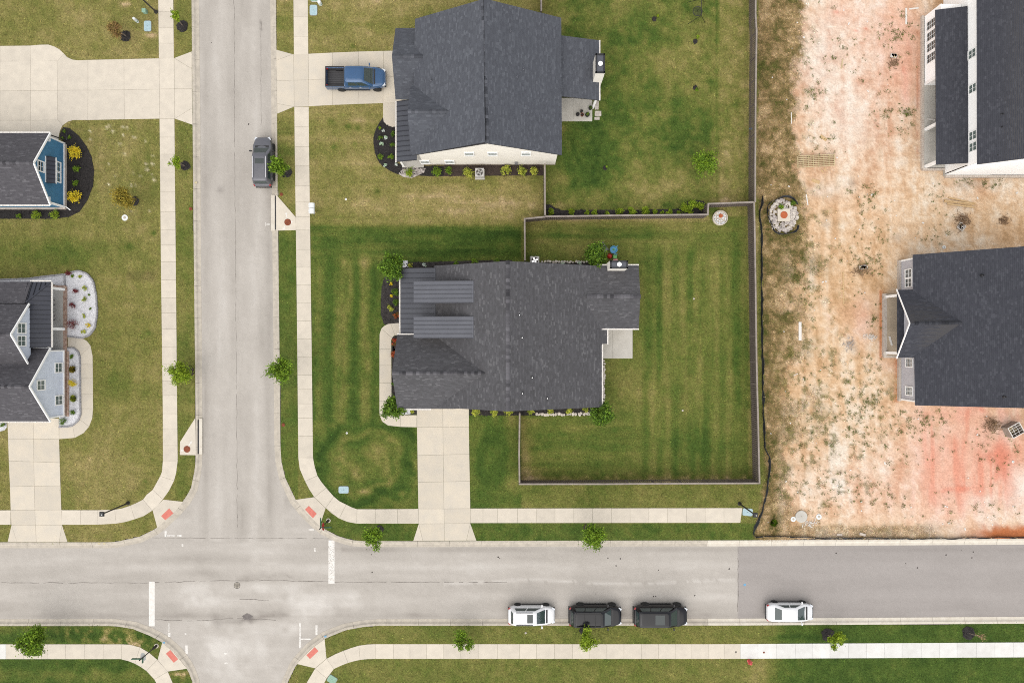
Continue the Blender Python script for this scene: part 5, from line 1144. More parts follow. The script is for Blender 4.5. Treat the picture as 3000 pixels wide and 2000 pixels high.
# round rock ring in the corner of the garden
rp = wempty('rock_ring', Wp(2108.5,639), label='round concrete ring filled with white rocks in the fenced garden corner', cat='rock planter')
c = Wp(2108.5,639); MB().lathe([(0.73,0),(0.73,0.28),(0.66,0.3),(0.64,0.16),(0.02,0.16)], (c.x,c.y,0), 40).build('ring', M['conc'], rp)
MB().lathe([(0.2,0.15),(0.2,0.2),(0.18,0.21),(0.02,0.21)], (c.x+0.06,c.y+0.2,0), 20).build('terracotta_lid', M['orange'], rp)
for rr_, n in ((0.53,15),(0.28,7)):
    for k in range(n):
        t = 6.283*k/n+SR.uniform(-0.1,0.1)
        if rr_ < 0.4 and 0.6 < t < 2.6: continue
        stone(rp, c.x+rr_*math.cos(t), c.y-0.02+rr_*math.sin(t), SR.uniform(0.2,0.27), 'gravel', 0.17)

# ------------------------------------------------------------------ planting beds
def bed(poly, label, mt='mulch', chips=26, z=0.045, name='mulch_bed', rockmt=None):
    HARD.append(poly); p = [xy(*q) for q in poly]; m = MB().prism(p, -0.03, z)
    xs_ = [q[0] for q in p]; ys_ = [q[1] for q in p]; A = abs(sum(p[i][0]*p[(i+1)%len(p)][1]-p[(i+1)%len(p)][0]*p[i][1] for i in range(len(p))))/2
    n = int(A*chips); cnt = 0
    while cnt < n:
        x = SR.uniform(min(xs_),max(xs_)); y = SR.uniform(min(ys_),max(ys_))
        if not inpoly(np.array([x]), np.array([y]), p)[0]: cnt += 0.2; continue
        cnt += 1; a = SR.uniform(0,6.28); l = SR.uniform(0.04,0.12); w = SR.uniform(0.02,0.05); h_ = SR.uniform(0.005,0.05)
        dx, dy = math.cos(a)*l, math.sin(a)*l; ex, ey = -math.sin(a)*w, math.cos(a)*w
        if rockmt: m.add([(x+dx,y+dy,z),(x+ex,y+ey,z),(x-dx,y-dy,z),(x-ex,y-ey,z),(x,y,z+h_)], [(0,1,4),(1,2,4),(2,3,4),(3,0,4)])
        else: m.add([(x-dx-ex,y-dy-ey,z+0.004),(x+dx-ex,y+dy-ey,z+h_),(x+dx+ex,y+dy+ey,z+h_+0.01),(x-dx+ex,y-dy+ey,z+0.012)], [(0,1,2,3)])
    return tag(m.build(name, M[mt]), label, 'planting bed' if not rockmt else 'gravel bed', kind='stuff')
bed([(174,400),(180,383),(185,373),(203.6,376),(230,397.5),(252,427),(268,459),(275,499),(273,542),(257,585),(233,620),(203.6,634.6),(161,641),(0,641),(-60,641),(-60,609),(0,609),(193,609),(190,420)], 'crescent of black mulch round the blue house', chips=40)
bed([(1122,345),(1124,357),(1133,367),(1149,373),(1160,373),(1160,476),(1184,486),(1300,486),(1300,516),(1251,516),(1166,511),(1141,500),(1116,482),(1104,464),(1098,446),(1094,420),(1094,403),(1101,378.6),(1110,362)], 'black mulch bed at the front corner of the cream house', chips=40)
bed([(1300,484),(1591,484),(1591,514),(1416,515),(1300,516)], 'faded brown mulch strip under the south wall of the cream house', 'mulch_b', 40)
bed([(1598,599),(1613.6,600),(1627,610),(1648,616.4),(1700,615),(1879,614.7),(1989,612),(1996,601),(2012,591),(2040,587),(2061,589),(2067,597.5),(2067,626),(1602,632)], 'black mulch planting strip against the stepped fence', chips=40)
bed([(1173,768),(1150,785),(1126,811),(1118,845),(1116,878),(1116,921),(1125,950),(1185,944),(1185,830),(1185,790),(1500,790),(1500,762),(1390,763),(1280,767)], 'black mulch bed wrapping the north-west corner of the main house', chips=40)
bed([(1538,768),(1745,768),(1762,775),(1762,790),(1538,790)], 'black mulch bed behind the main house by its air conditioner', chips=40)
bed([(1157,983),(1175,983),(1175,1195),(1188,1213),(1221,1213),(1221,1185),(1175,1190),(1150,1190),(1147.5,1175),(1147.5,997),(1150,988)], 'narrow black mulch bed between front path and garage wing', chips=40)
bed([(1375,1185),(1762,1185),(1762,1216),(1375,1216)], 'black mulch bed along the south wall of the main house', chips=40)
bed([(1752,1051),(1768,1051),(1768,1180),(1752,1180)], 'black mulch strip along the east wall of the main house', chips=40)
bed([(194,839.6),(191,806),(210,799),(232,795),(255,803),(272,823),(280,859.5),(283.6,919),(277,959),(262,980.5),(242,989),(194,984)], 'large bed of white gravel in front of the grey house porch', 'gravel', 150, name='gravel_bed', rockmt=1)
bed([(190,806),(143,810),(83,818),(0,821),(-60,822),(-60,835),(100,835),(149,832),(192,840)], 'thin strip of white gravel north of the grey house', 'gravel', 120, name='gravel_bed', rockmt=1)
bed([(197,1020),(215.6,1020),(229,1030),(234,1045),(235,1214),(229,1231),(212,1246),(173,1249),(174,1221),(197,1218)], 'long bed of white gravel between grey garage and curved path', 'gravel', 150, name='gravel_bed', rockmt=1)
bed([(-40,1238),(18,1238),(20,1250),(14,1259),(0,1263),(-40,1263)], 'small patch of white gravel at the far left by the grey house', 'gravel', 150, name='gravel_bed', rockmt=1)
bed([(1168,509),(1178,497),(1192,489),(1215,490),(1235,494),(1247,493),(1243,505),(1225,514),(1205,522),(1180,518)], 'river rocks round a shrub at the corner of the cream house', 'rock', 60, z=0.06, name='gravel_bed', rockmt=1)
bed([(1166,1196),(1206,1196),(1202,1212),(1180,1214)], 'white pebbles at the south-west corner of the main house', 'gravel', 80, z=0.06, name='gravel_bed', rockmt=1)
bed([(1172,762),(1194,764),(1196,783),(1180,783)], 'white pebbles at the north-west corner of the main house', 'gravel', 80, z=0.06, name='gravel_bed', rockmt=1)
def edging(pts, label):
    P_, L = resample([tuple(Wp(*p)) for p in pts], 1); n = int(L[-1]/0.3); st = L[-1]/n
    root = wempty('bed_edging', P_[0], label=label, cat='bed edging', group='grey block edgings round the gravel beds'); o = P_[0]
    me = MB().box((0,0,0.06), (st-0.015,0.14,0.16)).mesh('edging_block', M['edging'])
    for k in range(n):
        a = along(P_, L, st*k); b = along(P_, L, st*(k+1)); p = (a+b)/2-o; place('edging_block', me, root, (p.x+SR.gauss(0,0.008),p.y+SR.gauss(0,0.008),SR.uniform(-0.01,0.01)), math.atan2(b.y-a.y,b.x-a.x)+SR.gauss(0,0.04))
edging([(191,840),(189.5,804),(210,797),(232,793),(255,801),(273.5,822),(282,859.5),(285.5,919),(279,960),(263,982),(242,990.5),(199,985)], 'grey block edging round the large white gravel bed')
edging([(189,804),(143,808),(83,816),(0,819),(-60,820)], 'grey block edging along the thin gravel strip')
edging([(199,1018.5),(215.6,1018.5),(230,1029),(235.5,1045),(236.5,1214),(230,1232),(212.5,1247.5),(173,1250.5)], 'grey block edging along the gravel bed beside the curved path')
stone_e = None

# ------------------------------------------------------------------ trees and shrubs
def leaf(m, c, size, rng, up=0.3):
    d = Vector((rng.gauss(0,1), rng.gauss(0,1), rng.gauss(0,0.7))).normalized()
    n = Vector((rng.gauss(0,1), rng.gauss(0,1), rng.gauss(0,1)+up*2))
    s_ = d.cross(n)
    if s_.length < 1e-3: return
    s_.normalize(); l = size*rng.uniform(0.7,1.3); w = l*0.45
    m.add([c-d*l*0.5, c+s_*w*0.5+d*0.05*l, c+d*l*0.5, c-s_*w*0.5+d*0.05*l], [(0,1,2,3)])
def tree(base, crown, rx, label, mt, height=None, rz=None, clumps=26, leaves=46, size=0.2, seed=0, name='tree', group='young street trees', ratio=1.0, ang=0.0, staked=False, sparse=0.0):
    """base and crown centre are photograph pixels; the crown centre's height comes from how far it leans from the base"""
    rng = random.Random(seed*131+17)
    b = Wp(*base); vb = V((base[0]-1500, base[1]-1000, 0)); vc = V((crown[0]-1500, crown[1]-1000, 0))
    zc = height if height else max(1.3, min(4.2, H*(1-vb.length/max(vb.length+1, vc.dot(vb)/vb.length))))
    clumps = int(clumps*1.35); c = Wp(crown[0], crown[1], zc); r_ = 1.0*rx/S*(H-zc)/H; rv = rz or r_*1.05
    root = wempty(name, b, label=label, cat='tree' if name != 'shrub' else 'shrub', group=group)
    m = MB(); j = V((b.x*0.65+c.x*0.35, b.y*0.65+c.y*0.35, zc*0.5))
    m.tube([b+V((0,0,-0.05)), j, c+V((0,0,rv*0.3))], [0.06,0.045,0.02], 8).build('trunk', M['bark'], root)
    cl = []; lm = MB(); bm_ = MB()
    ca, sa = math.cos(ang), math.sin(ang)
    nl = rng.randint(6,9); limbs_ = []
    for k in range(nl):
        t = 6.283*k/nl+rng.uniform(-0.45,0.45); limbs_.append((V((math.cos(t), math.sin(t), 0)), rng.uniform(0.6,1.08), rng.uniform(-0.35,0.5)))
    for k in range(clumps):
        if k < clumps*0.28: p = V((rng.gauss(0,0.3), rng.gauss(0,0.3), rng.gauss(0,0.45)))
        else:
            d_, ln, zz = limbs_[k % nl]; t = rng.uniform(0.35,1.0); p = d_*(ln*t)+V((rng.gauss(0,0.13), rng.gauss(0,0.13), zz*t+rng.gauss(0,0.22)))
        q = V((p.x*r_*0.86, p.y*r_*0.86*ratio, max(-0.9,min(0.95,p.z))*rv)); q = V((q.x*ca-q.y*sa, q.x*sa+q.y*ca, q.z)); cc = c+q; cl.append(cc)
        s0 = j.lerp(c, rng.uniform(0.1,0.8)); bm_.tube([s0, s0.lerp(cc,0.55)+V((0,0,0.05)), cc], [0.022,0.014,0.006], 5, cap=False)
        cr = r_*rng.uniform(0.2,0.36)
        for i in range(int(leaves*1.9*rng.uniform(0.6,1.3)*(1-sparse))):
            leaf(lm, cc+V((rng.gauss(0,cr*0.62), rng.gauss(0,cr*0.62), rng.gauss(0,cr*0.5))), size, rng)
    bm_.build('limbs', M['bark'], root); lm.build('crown', M[mt], root)
    return root
def ring_mulch(x, y, r_, label, mt='mulch'):
    pts = [(x+r_*SR.uniform(0.85,1.12)*math.cos(t*0.35), y+r_*SR.uniform(0.85,1.12)*math.sin(t*0.35)) for t in range(18)]
    bed(pts, label, mt, 70, 0.05, 'mulch_ring')
T = [ # base, crown, radius px, label, leaf, kwargs
 ((370,106),(336,84),24,'sparse bronze-leaved young tree by the pale blue lids, top left','l_bronze',dict(sparse=0.35,size=0.15)),
 ((534,74),(514,46),13,'small lime tree in the verge at the top of the left road','l_lime',dict(clumps=14,size=0.15,ratio=1.6)),
 ((541,486),(516,473),18,'small lime tree in the verge opposite the blue house','l_lime',dict(clumps=16,size=0.15)),
 ((394,590),(360,575),32,'orange-tinted young tree on the blue house lawn','l_orange',dict(size=0.16,clumps=30)),
 ((552,1088),(526,1096),34,'broad green street tree overhanging the western pavement','l_lime',dict(size=0.19,clumps=30)),
 ((839,503),(816,484),27,'bright green tree leaning over the grey parked car','l_green',dict(size=0.2,clumps=26)),
 ((858,1081),(824,1082),38,'green street tree in the eastern verge level with the garage path','l_green',dict(size=0.19,clumps=34)),
 ((1112,1550),(1093,1574),34,'green street tree at the kerb left of the driveway apron','l_green',dict(size=0.19,clumps=30)),
 ((1722,1546),(1734,1571),38,'green street tree at the kerb south of the main back garden','l_green',dict(size=0.19,clumps=34)),
 ((1352,1850),(1357,1876),27,'thin irregular green tree on the south verge left of the white car','l_green',dict(size=0.16,clumps=22,ratio=1.5)),
 ((1711,1843),(1720,1873),29,'green tree on the south verge beside the first black car','l_lime',dict(size=0.17,clumps=26,ratio=1.2)),
 ((2426,1858),(2450,1877),22,'lime green sapling with mulch ring on the south verge right of the white saloon','l_lime',dict(size=0.16,clumps=18,ratio=1.4,ang=-0.7)),
 ((2043,465),(2064,476),38,'green tree in the northern back garden near the long fence','l_green',dict(height=2.2,size=0.18,clumps=30)),
 ((128,1872),(94,1876),37,'large dark green tree over the pavement at the lower left corner','l_green',dict(height=3.0,size=0.22,clumps=50,leaves=56,ratio=1.15)),
 ((1156,800),(1147,781),34,'dark green tree at the north-west corner of the main house','l_dark',dict(height=2.6,size=0.22,clumps=40,leaves=54,ratio=1.2)),
 ((1160,1186),(1152,1193),33,'dark green tree at the garage corner of the main house','l_dark',dict(height=2.4,size=0.22,clumps=36,leaves=54)),
 ((1752,1196),(1762,1209),38,'dark green tree at the south-east corner of the main house','l_dark',dict(height=2.5,size=0.22,clumps=40,leaves=54)),
 ((1738,760),(1745,750),34,'dark green tree behind the main house beside the toys','l_dark',dict(height=2.2,size=0.22,clumps=36,leaves=54)),
]
for i, (b_, c_, r_, lab, mt, kw) in enumerate(T):
    tree(b_, c_, r_, lab, mt, seed=i+1, group='young street trees' if i < 14 else 'corner trees of the main house', **kw)
for (x,y,r_,lab) in ((367,106,16,'round black mulch ring under the bronze-leaved tree'),(534,76,17,'round black mulch ring under the small lime tree at the top of the left road'),(542,486,14,'round black mulch ring under the small lime tree opposite the blue house'),(394,590,13,'round black mulch ring under the orange-tinted tree'),
                     (838.6,504,17,'round black mulch ring under the tree by the grey parked car'),(1112,1550,12,'black mulch ring left of the driveway apron'),(1711,1846,13,'black mulch ring beside the first black car'),(2426,1858,19,'round black mulch ring under the lime sapling on the south verge'),(2837,1854,19,'round black mulch ring under the dead sapling')):
    ring_mulch(x,y,r_,lab)
ring_mulch(552,1088,16,'pale faded mulch ring under the broad tree at the western pavement','mulch_b'); ring_mulch(1722,1546,12,'brown mulch ring under the tree south of the main back garden','mulch_b')
# the dead sapling
dt = wempty('dead_tree', Wp(2839,1854), label='bare dead sapling leaning over its mulch ring at the lower right', cat='tree')
b0 = Wp(2839,1854); m = MB(); tip = Wp(2880,1866,1.2); m.tube([b0, b0.lerp(tip,0.6), tip], [0.04,0.03,0.012], 6).build('trunk', M['bark'], dt)
m = MB(); lm = MB()
for k in range(26):
    s0 = b0.lerp(tip, SR.uniform(0.45,1)); e = s0+V((SR.uniform(0.0,0.9), SR.uniform(-0.5,0.3), SR.uniform(-0.3,0.3))); e.z = max(0.1,e.z); m.tube([s0,(s0+e)/2+V((0,0.05,0.05)),e],[0.012,0.008,0.004],4,cap=False)
    for i in range(6): leaf(lm, s0.lerp(e,SR.random()), 0.08, SR)
m.build('limbs', M['twig'], dt); lm.build('crown', M['l_dry'], dt)

def shrub(px, py, r_, label, mt='l_green', seed=0, h=None, size=0.1, n=None, group=None, spiky=False):
    rng = random.Random(seed*97+int(px)); rad = r_/S; h = h or rad*1.3; b = Wp(px,py); f = (H-h*0.6)/H
    root = wempty('shrub', (b.x*f,b.y*f,0), label=label, cat='shrub', group=group); o = V((b.x*f,b.y*f,0)); st = MB(); m = MB(); cl = max(7, int(rad*34))
    n = n or int(220+1500*rad*rad)
    if spiky:
        for k in range(int(n*0.5)):
            t = rng.uniform(0,6.283); l = rad*rng.uniform(0.5,1.1); e = o+V((math.cos(t)*l, math.sin(t)*l, h*rng.uniform(0.3,0.9))); s_ = o+V((math.cos(t)*0.05, math.sin(t)*0.05, 0.03))
            w = V((-math.sin(t),math.cos(t),0))*0.018; md = s_.lerp(e,0.6)+V((0,0,h*0.3)); m.add([s_-w,s_+w,md+w,e,md-w],[(0,1,2,3,4)])
        for k in range(4): st.tube([o, o+V((rng.gauss(0,0.04),rng.gauss(0,0.04),h*0.4))], 0.012, 5)
    else:
        for k in range(cl):
            t = rng.uniform(0,6.283); q = rad*0.72*math.sqrt(rng.random()); zz = h*(0.35+0.5*rng.random()*(1-(q/rad)**2)+0.1)
            cc = o+V((q*math.cos(t), q*math.sin(t), zz)); st.tube([o, cc], [0.014,0.006], 4, cap=False); cr = rad*rng.uniform(0.2,0.32)
            for i in range(int(n/cl)): leaf(m, cc+V((rng.gauss(0,cr*0.7), rng.gauss(0,cr*0.7), rng.gauss(0,cr*0.5))), size, rng, 0.6)
    m.v = [(p[0],p[1],max(0.03,p[2])) for p in m.v]
    st.build('stem', M['bark'], root); m.build('foliage', M[mt], root); return root
def row(items, phrase, group, mt='l_green', side='left', **kw):
    items = sorted(items, key=lambda a: a[0])
    for i, it in enumerate(items):
        shrub(it[0], it[1], it[2], '%s, %s from %s' % (phrase, ORD[i], side), it[3] if len(it) > 3 else mt, seed=i+50, group=group, **kw)
row([(1615,620,10),(1674,622,10),(1720,623,8),(1743,622.6,10),(1779,624,7),(1816,620,13),(1851,620,15),(1891,617,14),(1920,620,9),(1940,622,7),(1961,620,11),(1988,622,7),(2006,608,15),(2023,620,9),(2030,599,17),(2051,603,14)],
    'leafy green shrub in the strip along the stepped fence', 'shrubs in the fence planting strip', 'l_lime', size=0.13)
row([(1277.5,503,16,'l_green'),(1316,499,12,'l_green'),(1370,507,17,'l_variegated'),(1482,500,16,'l_variegated'),(1527.5,501,16,'l_variegated'),(1565,501,14,'l_variegated')], 'rounded shrub under the south wall of the cream house', 'shrubs under the cream house wall', size=0.11)
shrub(1200,503.6,15,'lime shrub standing in river rocks at the corner of the cream house','l_lime',1,size=0.12)
row([(1113,374,5,'l_lime'),(1124,383,6,'l_pale'),(1150,392,9,'l_dark'),(1114,404,9,'l_dark'),(1130,402,6,'l_pale'),(1118,422,7,'l_pale'),(1151,425,9,'l_dark'),(1113,460,10,'l_green'),(1145,458,10,'l_green'),(1127,483,6,'l_pale'),(1160,482,5,'l_pale')], 'small plant in the black front bed of the cream house', 'plants in the front bed of the cream house', size=0.09)
row([(188,383.6,6),(203,401.5,6),(182,406,6)], 'tiny green shrub at the top of the blue house bed', 'small shrubs by the blue house', size=0.07)
shrub(217,447,21,'large yellow shrub, upper one by the blue house','l_yellow',2,size=0.13,n=700); shrub(218,573.5,20,'large yellow shrub, lower one by the blue house','l_yellow',3,size=0.13,n=700)
shrub(222,494.7,11,'small green shrub, upper of two between the yellow shrubs','l_green',4); shrub(221,537,10,'small green shrub, lower of two between the yellow shrubs','l_green',5)
row([(53.6,632,8),(105,629,15,'l_lime'),(159,628.7,15,'l_lime')], 'green shrub in the mulch south of the blue house', 'shrubs south of the blue house')
GB = [(199,798,10,'l_red'),(212,809,5,'l_green'),(236,809,7,'l_variegated'),(219,853.5,10,'l_red'),(247,844.6,9,'l_variegated'),(261,863,4,'l_green'),(246,877,8,'l_variegated'),(211.6,894,11,'l_red'),(262.7,903.6,4,'l_green'),(245.4,925,7,'l_variegated'),(210.6,951,17,'l_red'),(257,951.7,8,'l_yellow'),(243,971,8,'l_variegated')]
nm_ = {'l_red':'burgundy shrub','l_green':'tiny green ball shrub','l_variegated':'yellow-green tuft','l_yellow':'golden shrub'}; cnt = {}
for g in sorted(GB, key=lambda a: a[1]):
    cnt[g[3]] = cnt.get(g[3],0)+1; lab = '%s in the large white gravel bed, %s from the top' % (nm_[g[3]], ORD[cnt[g[3]]-1]) if g[3] != 'l_yellow' else 'golden shrub in the large white gravel bed'
    shrub(g[0],g[1],g[2],lab,g[3],cnt[g[3]]+70,size=0.08,group='plants in the large gravel bed')
for (x,y,r_,lab,mt,sp) in ((210,1046,8,'dark green dwarf shrub at the top of the long gravel bed','l_dark',False),(211,1081.7,11,'tawny grass tuft in the long gravel bed','l_orange',True),(210.6,1124,14,'golden shrub in the long gravel bed','l_yellow',False),(213,1167,11,'green grass tuft in the long gravel bed','l_variegated',True),(212,1206,9,'dark green shrub low in the long gravel bed','l_dark',False),(181,1234,12,'dark green conifer at the foot of the long gravel bed','l_dark',False),(8,1243,8,'green shrub on the gravel patch at the far left','l_dark',False)):
    shrub(x,y,r_,lab,mt,int(y),spiky=sp,size=0.09)
row([(1146,832,5,'l_yellow'),(1159,855,14,'l_dark'),(1147,866,5,'l_yellow'),(1160,884,11,'l_dark'),(1144,902.5,10,'l_variegated'),(1162,924,11,'l_flower')], 'shrub in the black bed west of the porch', 'shrubs west of the main house', size=0.1)
shrub(1156,1002,12,'red-flowering shrub by the front path, upper one','l_flower',8); shrub(1153,1036,12,'red-flowering shrub by the front path, lower one','l_flower',9)
shrub(1152,1125,7,'small dark shrub beside the garage wing','l_dark',10); shrub(1207,1205,6,'small variegated plant by the garage corner','l_variegated',11)
row([(1202,777,8,'l_variegated'),(1241,777,7,'l_pale'),(1335,772,7,'l_green'),(1391,766,11,'l_green'),(1455,764,9,'l_dark')], 'low plant along the north wall of the main house', 'plants along the north wall', size=0.08)
row([(1396,1205,15),(1449,1208,14),(1493,1207,15),(1555,1204,10),(1613,1203.6,11),(1666,1203,11),(1716,1200,11)], 'yellow-green shrub along the main house south wall', 'shrubs along the south wall', 'l_variegated', size=0.1)
shrub(1648,771,6,'pale plant behind the main house by the stones, left one','l_pale',12); shrub(1697,773,7,'pale plant behind the main house by the stones, right one','l_pale',13)
shrub(2268+0,1532,12,'green grassy weed clump inside the silt fence corner','l_green',14,spiky=True,size=0.12,n=500)
shrub(2289,608,10,'green weed at the edge of the riprap drain slab','l_green',15); shrub(2323,594,10,'green weed at the rim of the riprap drain','l_dark',16)
row([(1927,46,5,'l_lime'),(2044,108,6,'l_lime'),(2042,262,5,'l_green'),(1776,488,5,'l_green')], 'tiny sapling on the northern back lawn', 'tiny saplings on the northern lawn', size=0.1)
for i, (x,y) in enumerate(((1917,57),(2037,122),(2037,257),(1773,492))): ring_mulch(x,y,6.5,'small mulch ring on the northern back lawn, %s from the left' % ORD[[1,3,2,0][i]])
for i,(x,y,r_) in enumerate(((1660,30,0),)): pass
# weeds on the bare lot: uncountable
wm_ = MB(); wr = random.Random(5)
spots = [(2480,160,60,60,60),(2590,150,70,90,120),(2640,110,50,60,90),(2640,370,40,60,60),(2590,310,60,60,60),(2660,330,16,12,80),(2400,240,50,160,160),(2420,420,50,60,60),(2860,535,110,18,130),(2540,570,50,30,60),(2560,690,50,30,60),(2530,640,60,60,60),(2730,590,50,50,50),(2740,690,40,30,50),(2545,770,60,40,160),(2600,780,40,40,140),(2520,880,60,60,30),(2560,930,30,60,40),(2540,1070,60,30,60),(2560,1180,90,50,320),(2600,1110,40,40,90),(2640,1160,20,60,60),(2480,1150,40,120,120),(2520,1270,60,40,140),(2640,1260,60,30,80),(2720,1220,60,30,110),(2660,1330,60,40,40),(2380,1250,80,150,200),(2360,900,40,200,120),(2400,1430,150,60,260),(2560,1450,180,60,120),(2750,1300,120,60,60),(2900,1300,60,60,50),(2960,1340,40,60,30),(2850,1480,150,40,80),(2330,760,50,120,120)]
for (x,y,sx,sy,n) in spots:
    for k in range(int(n*0.3)):
        a, b = wr.gauss(x,sx*0.6), wr.gauss(y,sy*0.6)
        if a < 2240 or a > 2990 or b > 1565 or b < 0: continue
        if (a > 2585 and 720 < b < 1195) or (a > 2690 and b < 525): continue
        p = Wp(a,b)
        sz_ = wr.choice((0.05,0.07,0.07,0.14)); [leaf(wm_, p+V((wr.gauss(0,sz_),wr.gauss(0,sz_),wr.uniform(0.02,0.12))), 0.11, wr, 0.8) for i in range(int(wr.randint(4,10)*(sz_/0.06)**1.6))]
tag(wm_.build('weeds', M['l_weed']), 'scattered green weeds across the bare lot', 'weeds', kind='stuff')

# ------------------------------------------------------------------ grass blades over the lawns and the rough strip
def blades(name, label, n, mask_grid, seed):
    rs = np.random.RandomState(seed); I, J = np.nonzero(mask_grid)
    inside = (GX[I,J] > -40)&(GX[I,J] < 3040)&(GY[I,J] > -40)&(GY[I,J] < 2040); I = I[inside]; J = J[inside]
    k = rs.randint(0, len(I), n); px = GX[I[k],J[k]]+rs.rand(n)*CELL; py = GY[I[k],J[k]]+rs.rand(n)*CELL
    ok = np.ones(n, bool)
    for pl in HARD:
        q = np.array(pl); bb = (px > q[:,0].min())&(px < q[:,0].max())&(py > q[:,1].min())&(py < q[:,1].max()); ii = np.nonzero(bb)[0]
        if len(ii): ok[ii[inpoly(px[ii], py[ii], [tuple(v) for v in q])]] = False
    px = px[ok]; py = py[ok]; n = len(px)
    col = gc[np.clip(((px+300)/CELL+0.5).astype(int),0,GX.shape[0]-1), np.clip(((py+300)/CELL+0.5).astype(int),0,GX.shape[1]-1)]
    col = col*np.exp(rs.randn(n,1)*0.30)*np.exp(rs.randn(n,3)*0.05)*1.06
    x = (px-1500)/S; y = (1000-py)/S; a = rs.rand(n)*6.283; l = 0.07+0.11*rs.rand(n); w = 0.03+0.035*rs.rand(n); h = 0.015+0.035*rs.rand(n)
    dx, dy = np.cos(a), np.sin(a); b0 = np.stack([x-dy*w/2,y+dx*w/2,np.full(n,0.006)],-1); b1 = np.stack([x+dy*w/2,y-dx*w/2,np.full(n,0.006)],-1); tp = np.stack([x+dx*l,y+dy*l,h],-1)
    co = np.stack([b1,tp,b0],1).reshape(-1,3)
    me = bpy.data.meshes.new(name); me.vertices.add(len(co)); me.vertices.foreach_set('co', co.ravel()); me.loops.add(len(co)); me.loops.foreach_set('vertex_index', np.arange(len(co), dtype=np.int32))
    me.polygons.add(n); me.polygons.foreach_set('loop_start', np.arange(0,len(co),3,dtype=np.int32)); me.update(calc_edges=True)
    at = me.color_attributes.new('Col','FLOAT_COLOR','POINT'); at.data.foreach_set('color', np.concatenate([np.repeat(np.clip(col,0,0.9),3,0), np.ones((3*n,1))],-1).ravel().astype(np.float32))
    me.materials.append(M['blade']); return tag(place(name, me), label, 'grass', kind='stuff')
m, nt, b = nmat('grass_blade'); b.inputs['Roughness'].default_value = 0.9; b.inputs['Specular IOR Level'].default_value = 0.1
at = nt.nodes.new('ShaderNodeAttribute'); at.attribute_name = 'Col'; nt.links.new(at.outputs['Color'], b.inputs['Base Color']); M['blade'] = m
blades('grass', 'short mown grass over the house lawns and verges', 420000, isl, 11)
rough_ = isd & (GRASSY['g'][:-1,:-1] > 0.35)
blades('rough_grass', 'coarse brown and green grass at the edge of the bare lot', 90000, rough_, 12)

# pale scraps of litter strewn over the building plot
lt = MB(); lr = random.Random(8)
for k in range(150):
    a, b = lr.uniform(2250,2990), lr.uniform(10,1560)
    if (a > 2575 and 700 < b < 1200) or (a > 2680 and b < 530) or abs(a-2294) < 60 and abs(b-632) < 70: continue
    p = Wp(a,b); sz = lr.uniform(0.04,0.14); lt.box((p.x,p.y,0.03), (sz*lr.uniform(0.6,2.2), sz, lr.uniform(0.02,0.06)), lr.uniform(0,3.1))
tag(lt.build('litter', M['timber_w']), 'pale scraps of wood and packaging strewn over the bare lot', 'litter', kind='stuff')

# ------------------------------------------------------------------ vehicles
def smooth_obj(o, lv=1):
    md = o.modifiers.new('subd', 'SUBSURF'); md.levels = lv; md.render_levels = lv
    o.data.polygons.foreach_set('use_smooth', [True]*len(o.data.polygons)); return o
def wheel_meshes(r_, w, rim='rim'):
    def rot(m):
        m.v = [(p[0], p[2], p[1]) for p in m.v]; m.f = [f[::-1] for f in m.f]; return m
    t = rot(MB().lathe([(r_*0.62,-w/2),(r_*0.93,-w/2),(r_,-w/2+0.03),(r_,w/2-0.03),(r_*0.93,w/2),(r_*0.62,w/2)], seg=28)).mesh('tyre', M['tyre'], True)
    m = MB(); m.lathe([(r_*0.63,-w/2+0.05),(r_*0.63,w/2-0.005),(r_*0.57,w/2-0.008),(r_*0.55,w/2-0.06),(0.02,w/2-0.06)], seg=28); rot(m)
    rm = m.mesh('rim', M['carblack'])
    sp = MB()
    sp.box((r_*0.3, w/2-0.03, 0), (r_*0.52, 0.03, r_*0.13))
    return t, rm, sp.mesh('spoke', M[rim])
